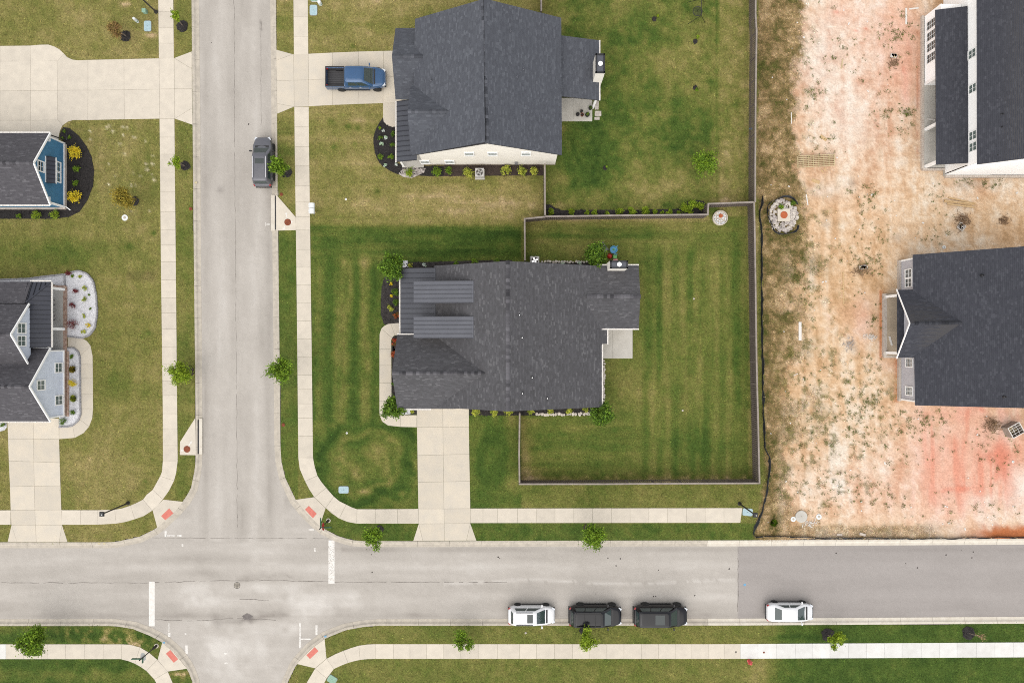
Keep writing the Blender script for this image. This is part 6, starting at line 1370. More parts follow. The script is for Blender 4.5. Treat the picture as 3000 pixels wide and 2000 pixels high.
def vehicle(name, label, loc, rz, L, W_, Ht, paint, cowl, roof_f, roof_r, tail, hood=0.98, belt=1.02, deck=None, wr=0.36, wb=None, front_over=0.9, rim='rim', rails=False, sunroof=None, cross=None, quarters=2, group='cars parked along the kerb', cat='car', bed=None, taillamp=True, sideblack=False):
    root = empty(name, loc, rz, label, cat, group); root['_wo'] = None; del root['_wo']
    h2 = W_/2; deck = deck or belt; wb = wb or L*0.6
    xr_end = -L/2
    # lower body: rings along the length
    def ztop(x):
        if x > cowl: 
            t = (x-cowl)/(L/2-cowl); return (hood+0.04)*(1-t)+(hood-0.16)*t-0.10*max(0,t-0.85)/0.15
        if x < tail: return deck
        return belt
    xs_ = [-L/2, -L/2+0.05, -L/2+0.2, -L/2+0.55, tail if tail > -L/2+0.7 else -L*0.36, -L*0.2, 0, L*0.15, cowl, cowl+0.25, L/2-0.55, L/2-0.2, L/2-0.06, L/2]
    if bed: xs_ = [bed-0.02, bed, bed+0.05]+[x for x in xs_ if x > bed+0.2]
    xs_ = sorted(set(round(x,3) for x in xs_))
    m = MB(); rows = []
    for x in xs_:
        e = (x+L/2)/L; k = 1.0
        if not bed: k = min(k, 0.70+0.3*min(1,(x+L/2)/0.5)**0.5)
        f = (L/2-x); k = min(k, 0.60+0.4*min(1,f/0.95)**0.5)
        w = h2*k; zt = ztop(x); zl = 0.30 if 0.5 < (x+L/2) < L-0.5 else 0.40
        zb = zt-0.05; ends = (x == xs_[0] and not bed) or x == xs_[-1]
        if ends: zl = 0.46; zt -= 0.12; zb -= 0.12
        half = [(0,zl),(w*0.8,zl),(w*0.95,zl+0.06),(w,zl+0.3*(zb-zl)),(w*0.99,zl+0.72*(zb-zl)),(w*0.94,zb),(w*0.8,zt),(w*0.4,zt+0.025),(0,zt+0.03)]
        rows.append([(x,y,z) for y, z in half]+[(x,-y,z) for y, z in half[-2:0:-1]])
    n = len(rows[0]); m.v = [p for r_ in rows for p in r_]
    for i in range(len(rows)-1):
        for k in range(n): a = i*n+k; b = i*n+(k+1)%n; m.f.append((a, a+n, b+n, b)); m.m.append(0)
    m.f.append(tuple(range(n))); m.f.append(tuple(range((len(rows)-1)*n+n-1, (len(rows)-1)*n-1, -1))); m.m += [0,0]
    m.f = [f[::-1] for f in m.f]
    body = m.build('body', M[paint], root); smooth_obj(body, 2)
    # cabin
    wbse, wrf = h2*0.93, h2*0.74
    def ring(xf, xr, w, z):
        c = 0.12; return [(xf,-w+c*1.6,z),(xf-c*0.6,-w+c*0.3,z),(xf-c*2,-w,z),(xr+c*2,-w,z),(xr+c*0.6,-w+c*0.3,z),(xr,-w+c*1.6,z),(xr,w-c*1.6,z),(xr+c*0.6,w-c*0.3,z),(xr+c*2,w,z),(xf-c*2,w,z),(xf-c*0.6,w-c*0.3,z),(xf,w-c*1.6,z)]
    b0 = belt-0.06
    m = MB(); rs = [ring(cowl+0.05,tail-0.02,wbse,b0), ring(roof_f+0.04,roof_r-0.03,wrf+0.015,Ht-0.075), ring(roof_f-0.05,roof_r+0.03,wrf-0.04,Ht-0.02), ring(roof_f-0.35,roof_r+0.25,wrf-0.28,Ht)]
    m.v = [p for r_ in rs for p in r_]; nn_ = 12
    for i in range(3):
        for k in range(nn_): a = i*nn_+k; b = i*nn_+(k+1)%nn_; m.f.append((a,a+nn_,b+nn_,b)); m.m.append(0)
    m.f = [f for f in m.f]; m.f.append(tuple(range(3*nn_+nn_-1, 3*nn_-1, -1))); m.m.append(0)
    cab = m.build('cabin', M[paint], root)
    bmx = bmesh.new(); bmx.from_mesh(cab.data); bmesh.ops.recalc_face_normals(bmx, faces=bmx.faces); bmx.to_mesh(cab.data); bmx.free()
    cab.data.polygons.foreach_set('use_smooth', [True]*len(cab.data.polygons))
    def pt(t, z, front):    # cabin edge x at height fraction
        xb, xt = (cowl+0.05, roof_f+0.04) if front else (tail-0.02, roof_r-0.03); return xb+(xt-xb)*t
    zt_, zb_ = Ht-0.075, b0
    def glass(pts, nrm, nm): return MB().plate(pts, nrm, 0.012).build(nm, M['carglass'], root)
    def gz(t): return zb_+(zt_-zb_)*t
    def gw(t): return wbse+(wrf+0.015-wbse)*t
    t0, t1 = 0.1, 0.96
    sl_ = V((zt_-zb_, 0, (cowl+0.05)-(roof_f+0.04))).normalized()
    glass([(pt(t0,0,1),-gw(t0)+0.17,gz(t0)),(pt(t0,0,1),gw(t0)-0.17,gz(t0)),(pt(t1,0,1),gw(t1)-0.17,gz(t1)),(pt(t1,0,1),-gw(t1)+0.17,gz(t1))], sl_, 'windscreen')
    sr_ = V((-(zt_-zb_), 0, (roof_r-0.03)-(tail-0.02))).normalized(); 
    tr0 = 0.25 if not bed else 0.4
    glass([(pt(tr0,0,0),-gw(tr0)+0.2,gz(tr0)),(pt(tr0,0,0),gw(tr0)-0.2,gz(tr0)),(pt(t1,0,0),gw(t1)-0.2,gz(t1)),(pt(t1,0,0),-gw(t1)+0.2,gz(t1))], sr_, 'rear_window')
    for sd_ in (1,-1):
        nrm = V((0, sd_*(zt_-zb_), wbse-wrf)).normalized()
        lo, hi = 0.2, 0.9; xf0, xf1 = pt(lo,0,1)-0.3, pt(hi,0,1)-0.22; xb0, xb1 = pt(lo,0,0)+0.32, pt(hi,0,0)+0.26
        for q in range(quarters):
            a, b = q/quarters, (q+1)/quarters; g = 0.04
            p = [(xb0+(xf0-xb0)*a+g, sd_*gw(lo), gz(lo)), (xb0+(xf0-xb0)*b-g, sd_*gw(lo), gz(lo)), (xb1+(xf1-xb1)*b-g, sd_*gw(hi), gz(hi)), (xb1+(xf1-xb1)*a+g, sd_*gw(hi), gz(hi))]
            glass(p, nrm, 'side_window')
            MB().box((xb0+(xf0-xb0)*(a+0.18/quarters), sd_*h2*0.985, belt-0.14), (0.2,0.035,0.035)).build('door_handle', M['chrome'] if paint != 'p_black' else M['carblack'], root)
        mm = MB(); mx = pt(0.1,0,1)-0.32; mm.box((mx, sd_*(h2+0.02), belt+0.02), (0.06,0.16,0.04)); mm.box((mx+0.02, sd_*(h2+0.13), belt+0.06), (0.12,0.2,0.14)); mm.build('mirror', M[paint] if paint != 'p_grey' else M['carblack'], root)
        MB().box((L/2-0.22, sd_*h2*0.62, hood-0.24), (0.3,0.34,0.12), sd_*-0.5).build('headlight', M['lamp'], root)
        if taillamp: MB().box((-L/2+0.12, sd_*h2*0.79, belt-0.16), (0.2,0.12,0.22), sd_*0.5).build('tail_light', M['tail'], root)
        if rails: MB().bar((roof_f-0.3, sd_*(wrf-0.07), Ht+0.03), (roof_r+0.25, sd_*(wrf-0.07), Ht+0.03), 0.05, 0.045).build('roof_rail', M['chrome'] if paint == 'p_grey' else M['carblack'], root)
        MB().box((0, sd_*h2*0.97, 0.33), (wb-2*wr-0.1, 0.09, 0.1)).build('sill', M['carblack'], root)
    if sunroof: MB().box(((sunroof[0]+sunroof[1])/2,0,Ht+0.004), (sunroof[0]-sunroof[1], (wrf-0.2)*1.7, 0.012)).build('sunroof', M['glass'], root)
    for x in (cross or []): MB().bar((x,-wrf+0.02,Ht+0.05),(x,wrf-0.02,Ht+0.05),0.05,0.03).build('roof_bar', M['carblack'], root)
    MB().box((L/2-0.07,0,0.62), (0.1,h2*1.1,0.2)).build('grille', M['carblack'], root)
    MB().box((L/2-0.1,0,0.44), (0.16,h2*1.5,0.12)).build('front_bumper', M['carblack'], root)
    MB().box((-L/2+0.04,0,0.5), (0.14,h2*1.6,0.16)).build('rear_bumper', M['carblack'], root)
    MB().box((cowl+0.12,0,belt+0.0), (0.16,h2*1.4,0.03)).build('wiper_cowl', M['carblack'], root)
    ty, rm, sp = wheel_meshes(wr, 0.25, rim); xf = L/2-front_over
    for x in (xf, xf-wb):
        for sd_ in (1,-1):
            w = place('wheel', ty, root, (x, sd_*(h2-0.09), wr), 0 if sd_ > 0 else math.pi); place('rim', rm, w, (0,0,0))
            for k in range(8): place('spoke', sp, w, (0,0,0), rot=(0,k*math.pi/4,0))
    if bed:
        m = MB()
        z0, z1 = 0.62, belt-0.0
        for sd_ in (1,-1):
            m2 = MB(); m2.box(((-L/2+bed)/2, sd_*(h2-0.1), (0.42+z1)/2), (bed+L/2, 0.17, z1-0.42)); o = m2.build('bed_side', M[paint], root)
            bv = o.modifiers.new('bv','BEVEL'); bv.width = 0.03; bv.segments = 2
            MB().box(((-L/2+bed)/2, sd_*(h2-0.1), z1+0.012), (bed+L/2-0.02, 0.12, 0.03)).build('bed_rail', M['carblack'], root)
            MB().box((xf-wb, sd_*(h2-0.25), 0.78), (0.9,0.14,0.26)).build('wheel_well', M['carblack'], root)
        o = MB().box((-L/2+0.05,0,(0.5+z1)/2), (0.1,W_-0.18,z1-0.5)).build('tailgate', M[paint], root)
        MB().box((-L/2+0.05,0,z1+0.014), (0.09,W_-0.22,0.024)).build('tailgate_cap', M['carblack'], root)
        MB().box(((-L/2+bed)/2,0,0.6), (bed+L/2-0.12,W_-0.36,0.08)).build('bed_floor', M['liner'], root)
        for k in range(7): MB().box(((-L/2+bed)/2,-0.63+0.21*k,0.652), (bed+L/2-0.2,0.08,0.03)).build('bed_rib', M['liner2'], root)
        MB().box((bed-0.05,0,0.88), (0.06,W_-0.36,0.5)).build('bed_front', M['liner'], root)
        for sd_ in (1,-1): MB().box(((-L/2+bed)/2, sd_*(h2-0.2), 0.86), (bed+L/2-0.1,0.03,0.4)).build('bed_liner', M['liner'], root)
    return root
M['liner'] = mat('bed_liner', (0.035,0.034,0.036), rough=0.7); M['liner2'] = mat('bed_liner_rib', (0.05,0.049,0.052), rough=0.6)
vehicle('parked_car', 'white compact crossover with dark sunroof parked at the south kerb', (1.9,-26.48,-0.115), 0, 4.55, 1.82, 1.62, 'p_white', cowl=1.33, roof_f=0.4, roof_r=-1.75, tail=-2.05, rails=True, sunroof=(0.1,-0.45), rim='rim')
vehicle('parked_car', 'black off-road wagon with roof bars parked between white and black cars', (8.05,-26.5,-0.115), 0, 5.1, 2.0, 1.82, 'p_black', cowl=1.5, roof_f=0.72, roof_r=-2.15, tail=-2.4, hood=1.12, belt=1.16, wr=0.4, rails=True, cross=(-0.1,-1.1,-2.0), quarters=3, rim='rim')
vehicle('parked_car', 'large black wagon without roof bars, rightmost of the two black cars', (14.35,-26.5,-0.115), 0, 5.2, 2.02, 1.85, 'p_black', cowl=1.55, roof_f=0.75, roof_r=-2.2, tail=-2.45, hood=1.14, belt=1.18, wr=0.41, quarters=3, rim='rim', sunroof=(0.2,-0.7))
vehicle('parked_car', 'white saloon parked at the south kerb on the darker asphalt', (26.9,-26.2,-0.115), 0, 4.55, 1.78, 1.43, 'p_white', cowl=1.4, roof_f=0.45, roof_r=-0.95, tail=-1.72, hood=0.9, belt=0.95, deck=0.98, wr=0.33, quarters=2)
vehicle('parked_car', 'grey wagon with silver roof rails parked facing up the left road', (-24.1,17.35,-0.115), math.pi/2, 4.8, 1.9, 1.72, 'p_grey', cowl=1.3, roof_f=0.6, roof_r=-2.0, tail=-2.2, hood=1.05, belt=1.06, wr=0.37, rails=True, sunroof=(0.1,-0.4), quarters=3)
vehicle('pickup_truck', 'blue pickup truck with empty black bed on the cream house driveway', (-15.05,25.4,0.03), 0.0, 5.75, 2.04, 1.85, 'p_blue', cowl=1.72, roof_f=0.9, roof_r=-0.85, tail=-1.0, hood=1.14, belt=1.18, wr=0.4, bed=-1.05, quarters=2, group='vehicles on driveways', cat='pickup truck', rim='rimd')

# ------------------------------------------------------------------ street lamps and signs
def lamp(base, head, label, h=None):
    b = Wp(*base); vb = V((base[0]-1500,base[1]-1000,0)); vh = V((head[0]-1500,head[1]-1000,0)); h = h or H*(1-vb.length/vh.length)
    r_ = wempty('street_lamp', b, label=label, cat='street lamp', group='black street lamps')
    MB().lathe([(0.16,0),(0.16,0.12),(0.1,0.3),(0.075,0.5),(0.06,h-0.3),(0.05,h-0.05)], (b.x,b.y,0), 14).build('pole', M['pole'], r_)
    MB().lathe([(0.2,-0.02),(0.2,0.06),(0.14,0.1)], (b.x,b.y,0), 14).build('base_plate', M['pole'], r_)
    hd = MB().box((b.x,b.y,h), (0.42,0.42,0.1)).build('lamp_head', M['black'], r_)
    MB().box((b.x,b.y,h+0.07), (0.34,0.34,0.05)).build('lamp_top', M['black'], hd); MB().lathe([(0.045,h+0.09),(0.045,h+0.14),(0.02,h+0.15)], (b.x+0.05,b.y-0.03,0), 12).build('sensor', M['plastic_w'], hd)
    MB().box((b.x,b.y,h-0.09), (0.3,0.3,0.08)).build('lens', M['lamp'], hd)
lamp((375,1473),(297,1503),'black street lamp leaning in view over the lower left pavement')
lamp((2167,1475),(2212,1510),'black street lamp at the right end of the pavement by the bare lot',4.3)
lamp((457,35),(407,-2),'black street lamp whose pole shows at the top left edge',4.3)
def sign_post(base, h, label, stop_dir, blades):
    b = Wp(*base); r_ = wempty('sign_post', b, label=label, cat='sign post', group='dark sign posts at the junction')
    MB().lathe([(0.13,0),(0.13,0.5),(0.09,0.65),(0.05,0.75),(0.045,h),(0.07,h+0.03),(0.02,h+0.12)], (b.x,b.y,0), 14).build('post', M['pole'], r_)
    MB().lathe([(0.22,-0.02),(0.22,0.035),(0.2,0.045)], (b.x,b.y,0), 18).build('footing', M['conc'], r_)
    for (ang, z, l, off) in blades:
        d = V((math.cos(ang),math.sin(ang),0)); MB().bar(b+d*(0.05+off)+V((0,0,z)), b+d*(l+off)+V((0,0,z)), 0.05, 0.22).build('street_name_blade', M['signgreen'], r_)
    if stop_dir is not None:
        d = V((math.cos(stop_dir),math.sin(stop_dir),0)); s_ = V((-d.y,d.x,0)); c = b+d*0.1+V((0,0,h-0.75)); R0 = 0.38
        pts = [c+s_*R0*math.cos(math.pi/8+k*math.pi/4)+V((0,0,R0*math.sin(math.pi/8+k*math.pi/4))) for k in range(8)]
        o = MB().plate(pts, d, 0.02).build('stop_panel', M['signred'], r_); 
        MB().plate([c-d*0.004+(p-c)*1.06 for p in pts], -d, 0.01).build('stop_rim', M['plastic_w'], o)
sign_post((962,1524), 3.0, 'sign post with green street blades and red octagon at the junction, north-east corner', 0.1, [(math.pi/2,2.75,0.95,0),(0.0,2.5,0.95,0)])
sign_post((458,1891), 3.0, 'dark sign post with octagon at the junction, south-west corner', math.pi+0.4, [(math.pi,2.75,0.9,0),(-math.pi/2,2.5,0.5,0)])

# ------------------------------------------------------------------ utility covers, hydrant, mailboxes and the like
def rlid(x0,x1,y0,y1,label,mt='lid_blue',rz=0.0,z=0.06):
    a = Wp((x0+x1)/2,(y0+y1)/2); w, h = (x1-x0)/S, (y1-y0)/S; r_ = min(w,h)*0.22; pts = []
    for (sx,sy,t0) in ((1,1,0),(-1,1,90),(-1,-1,180),(1,-1,270)):
        for k in range(5): t = math.radians(t0+k*22.5); pts.append((sx*(w/2-r_)+r_*math.cos(t), sy*(h/2-r_)+r_*math.sin(t)))
    ca, sa = math.cos(rz), math.sin(rz); q = [(a.x+p[0]*ca-p[1]*sa, a.y+p[0]*sa+p[1]*ca) for p in pts]
    r0 = wempty('utility_cover', a, label=label, cat='utility cover'); MB().prism(q, -0.03, z).build('lid', M[mt], r0)
    q2 = [(a.x+(p[0]-a.x)*1.07, a.y+(p[1]-a.y)*1.07) for p in q]; MB().prism(q2, -0.03, z-0.03).build('frame', M['edging'], r0)
    MB().bar((a.x-0.06,a.y,z+0.004),(a.x+0.06,a.y,z+0.004),0.02,0.012).build('pull_slot', M['iron'], r0)
rlid(422,442.6,62,91.6,'pale blue rectangular lid in the top left lawn'); rlid(907.7,929,15.5,45,'pale blue rectangular lid by the pavement north of the pickup')
rlid(992.5,1021,1424,1444,'pale blue rectangular lid on the main front lawn'); rlid(960,986,1979,2000,'pale green lid at the bottom edge near the junction','lid_green',-0.55)
rlid(2176,2205,1489,1510,'pale blue slab at the end of the pavement under the lamp','lid_blue',-0.08,0.04)
def pedestal(px,py,h,r_,label,mt='plastic_w',sq=False):
    b = Wp(px,py); o = wempty('utility_pedestal', b, label=label, cat='utility pedestal')
    if sq:
        MB().box((b.x,b.y,h/2),(r_*2,r_*2,h)).build('cabinet', M[mt], o); MB().box((b.x,b.y,h+0.02),(r_*2.15,r_*2.15,0.05)).build('lid', M['lid_green'], o)
    else:
        MB().lathe([(r_,0),(r_,h*0.85),(r_*0.85,h),(r_*0.2,h+0.03)],(b.x,b.y,0),18).build('tube', M[mt], o); MB().lathe([(r_*1.06,h*0.25),(r_*1.06,h*0.4)],(b.x,b.y,0),18).build('band', M['lid_green'], o)
pedestal(403,64,0.75,0.14,'white round utility post left of the pale blue lid'); pedestal(427,36,0.4,0.17,'small square green utility box near the top left lamp','lid_green',True)
pedestal(939,13,0.6,0.18,'white utility post at the top edge by the pavement'); pedestal(924,-4,0.3,0.35,'pale utility box cut by the top edge','plastic_w',True)
def disc(px,py,r_,label,mt,name='cover',z=0.05,ring=None):
    b = Wp(px,py); o = wempty(name, b, label=label, cat='cover'); MB().lathe([(r_,-0.03),(r_,z),(r_*0.93,z+0.008),(0.02,z+0.01)],(b.x,b.y,0),24).build('lid', M[mt], o)
    MB().lathe([((ring or 0.4)*r_,z+0.005),((ring or 0.4)*r_,z+0.035),((ring or 0.4)*r_*0.8,z+0.04)],(b.x,b.y,0),18).build('cap', M['kerb'] if mt != 'rust' else M['rust'], o)
disc(365.6,637.8,0.3,'white round lid on the blue house lawn','plastic_w'); disc(1016,1268,0.1,'small white round cap on the main front lawn','plastic_w'); disc(1013.5,583.7,0.11,'small white round cap on the cream house lawn','plastic_w')
disc(558.5,611.8,0.16,'small rusty valve cover in the western verge','rust'); disc(824,569.5,0.16,'small rusty valve cover above the northern storm drain','rust'); disc(830,1244,0.17,'small rusty valve cover in the eastern verge','rust')
disc(2156,1909,0.09,'small dark valve lid on the beige southern pavement','iron',z=0.04); disc(2238,1910,0.09,'small rusty valve lid on the white southern pavement','rust',z=0.04); disc(1540,1853,0.1,'small pale cap in the south verge below the white crossover','stone')
disc(2033,875,0.09,'small pale cap on the main back lawn, upper one','stone',z=0.03); disc(2000,1202,0.09,'small pale cap on the main back lawn, lower one','stone',z=0.03)
disc(2347,1512,0.58,'large grey concrete lid near the silt fence corner','concp',z=0.12,ring=0.1); disc(2399,1513,0.27,'white ring lid right of the large concrete lid','plastic_w',ring=0.45); disc(2324,1520,0.25,'white lid left of the large concrete lid','plastic_w')
disc(2766,724,0.17,'white bucket lid on the bare ground north of the grey house','plastic_w'); disc(2968,1352,0.12,'white bucket lid on the red clay, far right','plastic_w')
hb_ = Wp(2194,1935); hy = wempty('fire_hydrant', hb_, label='red fire hydrant on the grass below the white pavement', cat='fire hydrant')
MB().lathe([(0.17,0),(0.17,0.05),(0.12,0.07),(0.11,0.5),(0.15,0.52),(0.15,0.57),(0.13,0.65),(0.07,0.72),(0.03,0.76)],(hb_.x,hb_.y,0),20).build('barrel', M['hydrant'], hy)
for a_ in (0.5,3.6,-1.07): d = V((math.cos(a_),math.sin(a_),0)); MB().tube([hb_+d*0.08+V((0,0,0.42)), hb_+d*0.22+V((0,0,0.42))],[0.065,0.075],14).build('nozzle', M['hydrant'], hy)
MB().lathe([(0.03,0.75),(0.03,0.82)],(hb_.x,hb_.y,0),6).build('stem_nut', M['hydrant'], hy)
mbx = Wp(924,622); mx = wempty('mailbox', mbx, label='pair of white mailboxes on one post beside the eastern pavement', cat='mailbox')
MB().box((mbx.x,mbx.y,0.55),(0.1,0.1,1.1)).build('post', M['timber_g'], mx); MB().bar((mbx.x,mbx.y-0.35,1.05),(mbx.x,mbx.y+0.5,1.05),0.1,0.08).build('arm', M['timber_g'], mx)
for dy in (0.42,-0.1):
    m = MB(); prof = [(-0.26,0),(0.26,0),(0.26,0.14)]+[(0.26*math.cos(t*math.pi/8),0.14+0.14*math.sin(t*math.pi/8)) for t in range(1,8)]+[(-0.26,0.14)]
    vs_ = [(mbx.x+p[0],mbx.y+dy-0.24,1.1+p[1]) for p in prof]+[(mbx.x+p[0],mbx.y+dy+0.24,1.1+p[1]) for p in prof]; n = len(prof)
    m.add(vs_, [tuple(range(n)), tuple(range(2*n-1,n-1,-1))]+[(i,n+i,n+(i+1)%n,(i+1)%n) for i in range(n)]); bx_ = m.build('box', M['plastic_w'], mx)
    MB().box((mbx.x-0.28,mbx.y+dy,1.22),(0.02,0.36,0.2)).build('door', M['white'], bx_)
for s_ in (-1,1): MB().bar((mbx.x+s_*0.2,mbx.y-0.35,1.08),(mbx.x+s_*0.08,mbx.y-0.62,0.75),0.03,0.03).build('bracket', M['pole'], mx)
def aircon(px,py,label,s_=0.82):
    b = Wp(px,py); o = wempty('air_conditioner', b, label=label, cat='air conditioner', group='outdoor air conditioners'); z = 0.85
    MB().box((b.x,b.y-0.03,0.06),(s_+0.1,s_+0.16,0.12)).build('pad', M['concp'], o); c_ = MB().box((b.x,b.y,0.48),(s_,s_,0.74)).build('casing', M['ac'], o)
    MB().lathe([(s_*0.42,z),(s_*0.42,z+0.03),(s_*0.39,z+0.03),(s_*0.38,z+0.004)],(b.x,b.y,0),28).build('fan_ring', M['edging'], o); MB().lathe([(s_*0.385,z+0.001),(s_*0.385,z+0.008),(0.02,z+0.008)],(b.x,b.y,0),28).build('fan_well', M['iron'], o)
    for k in range(4): t = k*math.pi/2+0.4; MB().bar((b.x+0.05*math.cos(t),b.y+0.05*math.sin(t),z+0.02),(b.x+0.3*math.cos(t),b.y+0.3*math.sin(t),z+0.02),0.16,0.01).build('fan_blade', M['chrome'], o)
M['ac'] = mat('air_conditioner_casing', C(214,210,206), rough=0.6)
aircon(1406,511,'square grey air conditioner under the south wall of the cream house'); aircon(1566,766,'grey air conditioner half hidden behind the main house roof')
# toys behind the main house
tb = Wp(1769,724); o = wempty('plastic_board', tb, label='grey flat board lying behind the tree north of the main house', cat='board'); MB().box((tb.x,tb.y,0.06),(0.5,0.95,0.06),0.62).build('panel', M['greyboard'], o); MB().box((tb.x,tb.y,0.1),(0.4,0.8,0.02),0.62).build('rib', M['greyboard'], o)
c = Wp(1796,733); o = wempty('water_table', c, label='round blue plastic water table among the garden toys', cat='toy'); z = 0.45
MB().lathe([(0.3,z-0.1),(0.37,z),(0.37,z+0.05),(0.33,z+0.06),(0.28,z-0.03),(0.05,z-0.03)],(c.x,c.y,0),28).build('tray', M['toyblue'], o); MB().lathe([(0.1,z-0.03),(0.08,z+0.12),(0.03,z+0.18)],(c.x,c.y+0.02,0),16).build('tower', M['toygreen'], o)
MB().tube([(c.x+0.2,c.y+0.2,z+0.02),(c.x+0.36,c.y+0.36,z+0.1)],[0.06,0.04],10).build('spout', M['toyblue'], o)
for k in range(3): t = 2.1*k; MB().tube([(c.x+0.24*math.cos(t),c.y+0.24*math.sin(t),z-0.1),(c.x+0.28*math.cos(t),c.y+0.28*math.sin(t),0)],0.04,8).build('leg', M['toyblue'], o)
c = Wp(1785,751); MBb = MB(); MBb.lathe([(0.25*math.sin(math.pi*k/14)+0.001,0.25-0.25*math.cos(math.pi*k/14)) for k in range(15)],(c.x,c.y,0),24); o = MBb.build('ball', M['red'], None, True); tag(o,'shiny red ball among the garden toys','ball')
c = Wp(1801,752); o = wempty('toy_chair', c, label='small lime and blue plastic toy next to the red ball', cat='toy'); MB().box((c.x,c.y,0.22),(0.34,0.34,0.06)).build('seat', M['toygreen'], o); MB().box((c.x,c.y+0.17,0.42),(0.34,0.05,0.36)).build('backrest', M['toyblue'], o)
for sx in (-1,1):
    for sy in (-1,1): MB().box((c.x+sx*0.13,c.y+sy*0.13,0.1),(0.05,0.05,0.2)).build('leg', M['toyblue'], o)
c = Wp(1802,762); o = wempty('toy_table', c, label='small pink toy table touching the chimney', cat='toy'); MB().box((c.x,c.y,0.3),(0.42,0.16,0.04)).build('top', M['toypink'], o)
for sx in (-1,1): MB().box((c.x+sx*0.16,c.y,0.14),(0.04,0.12,0.28)).build('leg', M['toypink'], o)
# saucer swing on a steel frame
sw = wempty('saucer_swing', Wp(2042,35), label='black round saucer swing on a splayed steel frame, top of the northern garden', cat='swing')
F_ = [Wp(2016,70),Wp(2066,67),Wp(2014,7),Wp(2064,6)]; A_ = Wp(2055,46,1.9); B_ = Wp(2055,-3,1.9)
A_, B_ = V((A_.x,A_.y,1.9)), V((B_.x,B_.y,1.9))
for f_, t_ in ((F_[0],A_),(F_[1],A_),(F_[2],B_),(F_[3],B_)): MB().tube([f_,t_],0.025,8).build('leg', M['black'], sw)
MB().tube([A_,B_],0.03,8).build('top_bar', M['pole'], sw)
c = Wp(2044,33,0.5); MB().tube([(c.x+0.45*math.cos(t*0.2618),c.y+0.45*math.sin(t*0.2618),0.5) for t in range(25)],0.03,8,cap=False).build('seat_ring', M['black'], sw)
M['mesh'] = mat('black_mesh', (0.03,0.035,0.025), rough=0.9); nt_ = MB()
for k in range(-5,6):
    u_ = k*0.08; l_ = math.sqrt(max(0,0.43**2-u_*u_)); nt_.bar((c.x+u_,c.y-l_,0.49),(c.x+u_,c.y+l_,0.49),0.012,0.012); nt_.bar((c.x-l_,c.y+u_,0.482),(c.x+l_,c.y+u_,0.482),0.012,0.012)
tag(nt_.build('seat_net', M['mesh'], sw), kind='stuff')
for t in (0.8,2.4,3.9,5.5): MB().tube([(c.x+0.45*math.cos(t),c.y+0.45*math.sin(t),0.5),A_.lerp(B_,0.3+0.25*(t>3))],0.008,5).build('rope', M['black'], sw)
# flower pots on the neighbour's patio
def pot(px,py,r_,label,mt='carblack',pl=None):
    b = Wp(px,py,0.12); o = wempty('flower_pot', (b.x,b.y,0.12), label=label, cat='flower pot', group='pots on the cream house patio'); r_ = r_/S
    MB().lathe([(r_*0.7,0.12),(r_,0.42),(r_,0.45),(r_*0.88,0.45),(r_*0.85,0.4),(0.01,0.4)],(b.x,b.y,0),18).build('pot', M[mt], o); MB().lathe([(r_*0.84,0.39),(r_*0.6,0.415),(0.01,0.42)],(b.x,b.y,0),14).build('soil', M['mulch'], o)
    if pl:
        m = MB()
        for k in range(60): leaf(m, V((b.x+SR.gauss(0,r_*0.4),b.y+SR.gauss(0,r_*0.4),0.5+abs(SR.gauss(0,0.1)))),0.09,SR,0.5)
        m.build('plant', M[pl], o)
pot(1692,337.5,5.5,'dark empty pot, leftmost on the cream house patio'); pot(1705,338.6,5,'dark pot with brown soil, second from the left on the patio','rust'); pot(1703,328,4.5,'small grey pot behind the others on the patio','iron'); pot(1720,338.6,7,'pot with bright green plant on the cream house patio','carblack','l_green'); pot(1729,319,6,'dark pot with small plant nearest the patio edge','carblack','l_dark')
b = Wp(2198,379); m = MB(); m.lathe([(0.16*math.sin(math.pi*k/12)+0.001,0.16-0.16*math.cos(math.pi*k/12)) for k in range(13)],(b.x,b.y,0),20); tag(m.build('ball', M['toyblue'], None, True),'small blue ball against the long fence','ball')
# porch chairs of the grey house
def chair(px,py,label,mt):
    b = Wp(px,py,0.25); o = wempty('porch_chair', (b.x,b.y,0.25), label=label, cat='chair', group='porch chairs of the grey house'); x, y = b.x, b.y
    MB().box((x,y,0.66),(0.5,0.5,0.06)).build('seat', M[mt], o); MB().box((x-0.26,y,0.98),(0.06,0.52,0.62)).build('backrest', M[mt], o)
    for sx in (-1,1):
        for sy in (-1,1): MB().box((x+sx*0.2,y+sy*0.22,0.44),(0.05,0.05,0.4)).build('leg', M['black'], o)
    for sy in (-1,1): MB().box((x,y+sy*0.27,0.86),(0.5,0.06,0.04)).build('armrest', M[mt], o)
M['chairred'] = mat('crimson_cushion', C(176,44,66), rough=0.8)
chair(153.5,886,'red porch chair, upper of two on the grey house porch','chairred'); chair(153.5,931,'red porch chair, lower of two on the grey house porch','chairred')
b = Wp(153,908,0.25); o = wempty('side_table', (b.x,b.y,0.25), label='small dark table between the red porch chairs', cat='table'); MB().box((b.x,b.y,0.68),(0.4,0.4,0.04)).build('top', M['black'], o)
for sx in (-1,1):
    for sy in (-1,1): MB().box((b.x+sx*0.16,b.y+sy*0.16,0.46),(0.04,0.04,0.42)).build('leg', M['black'], o)

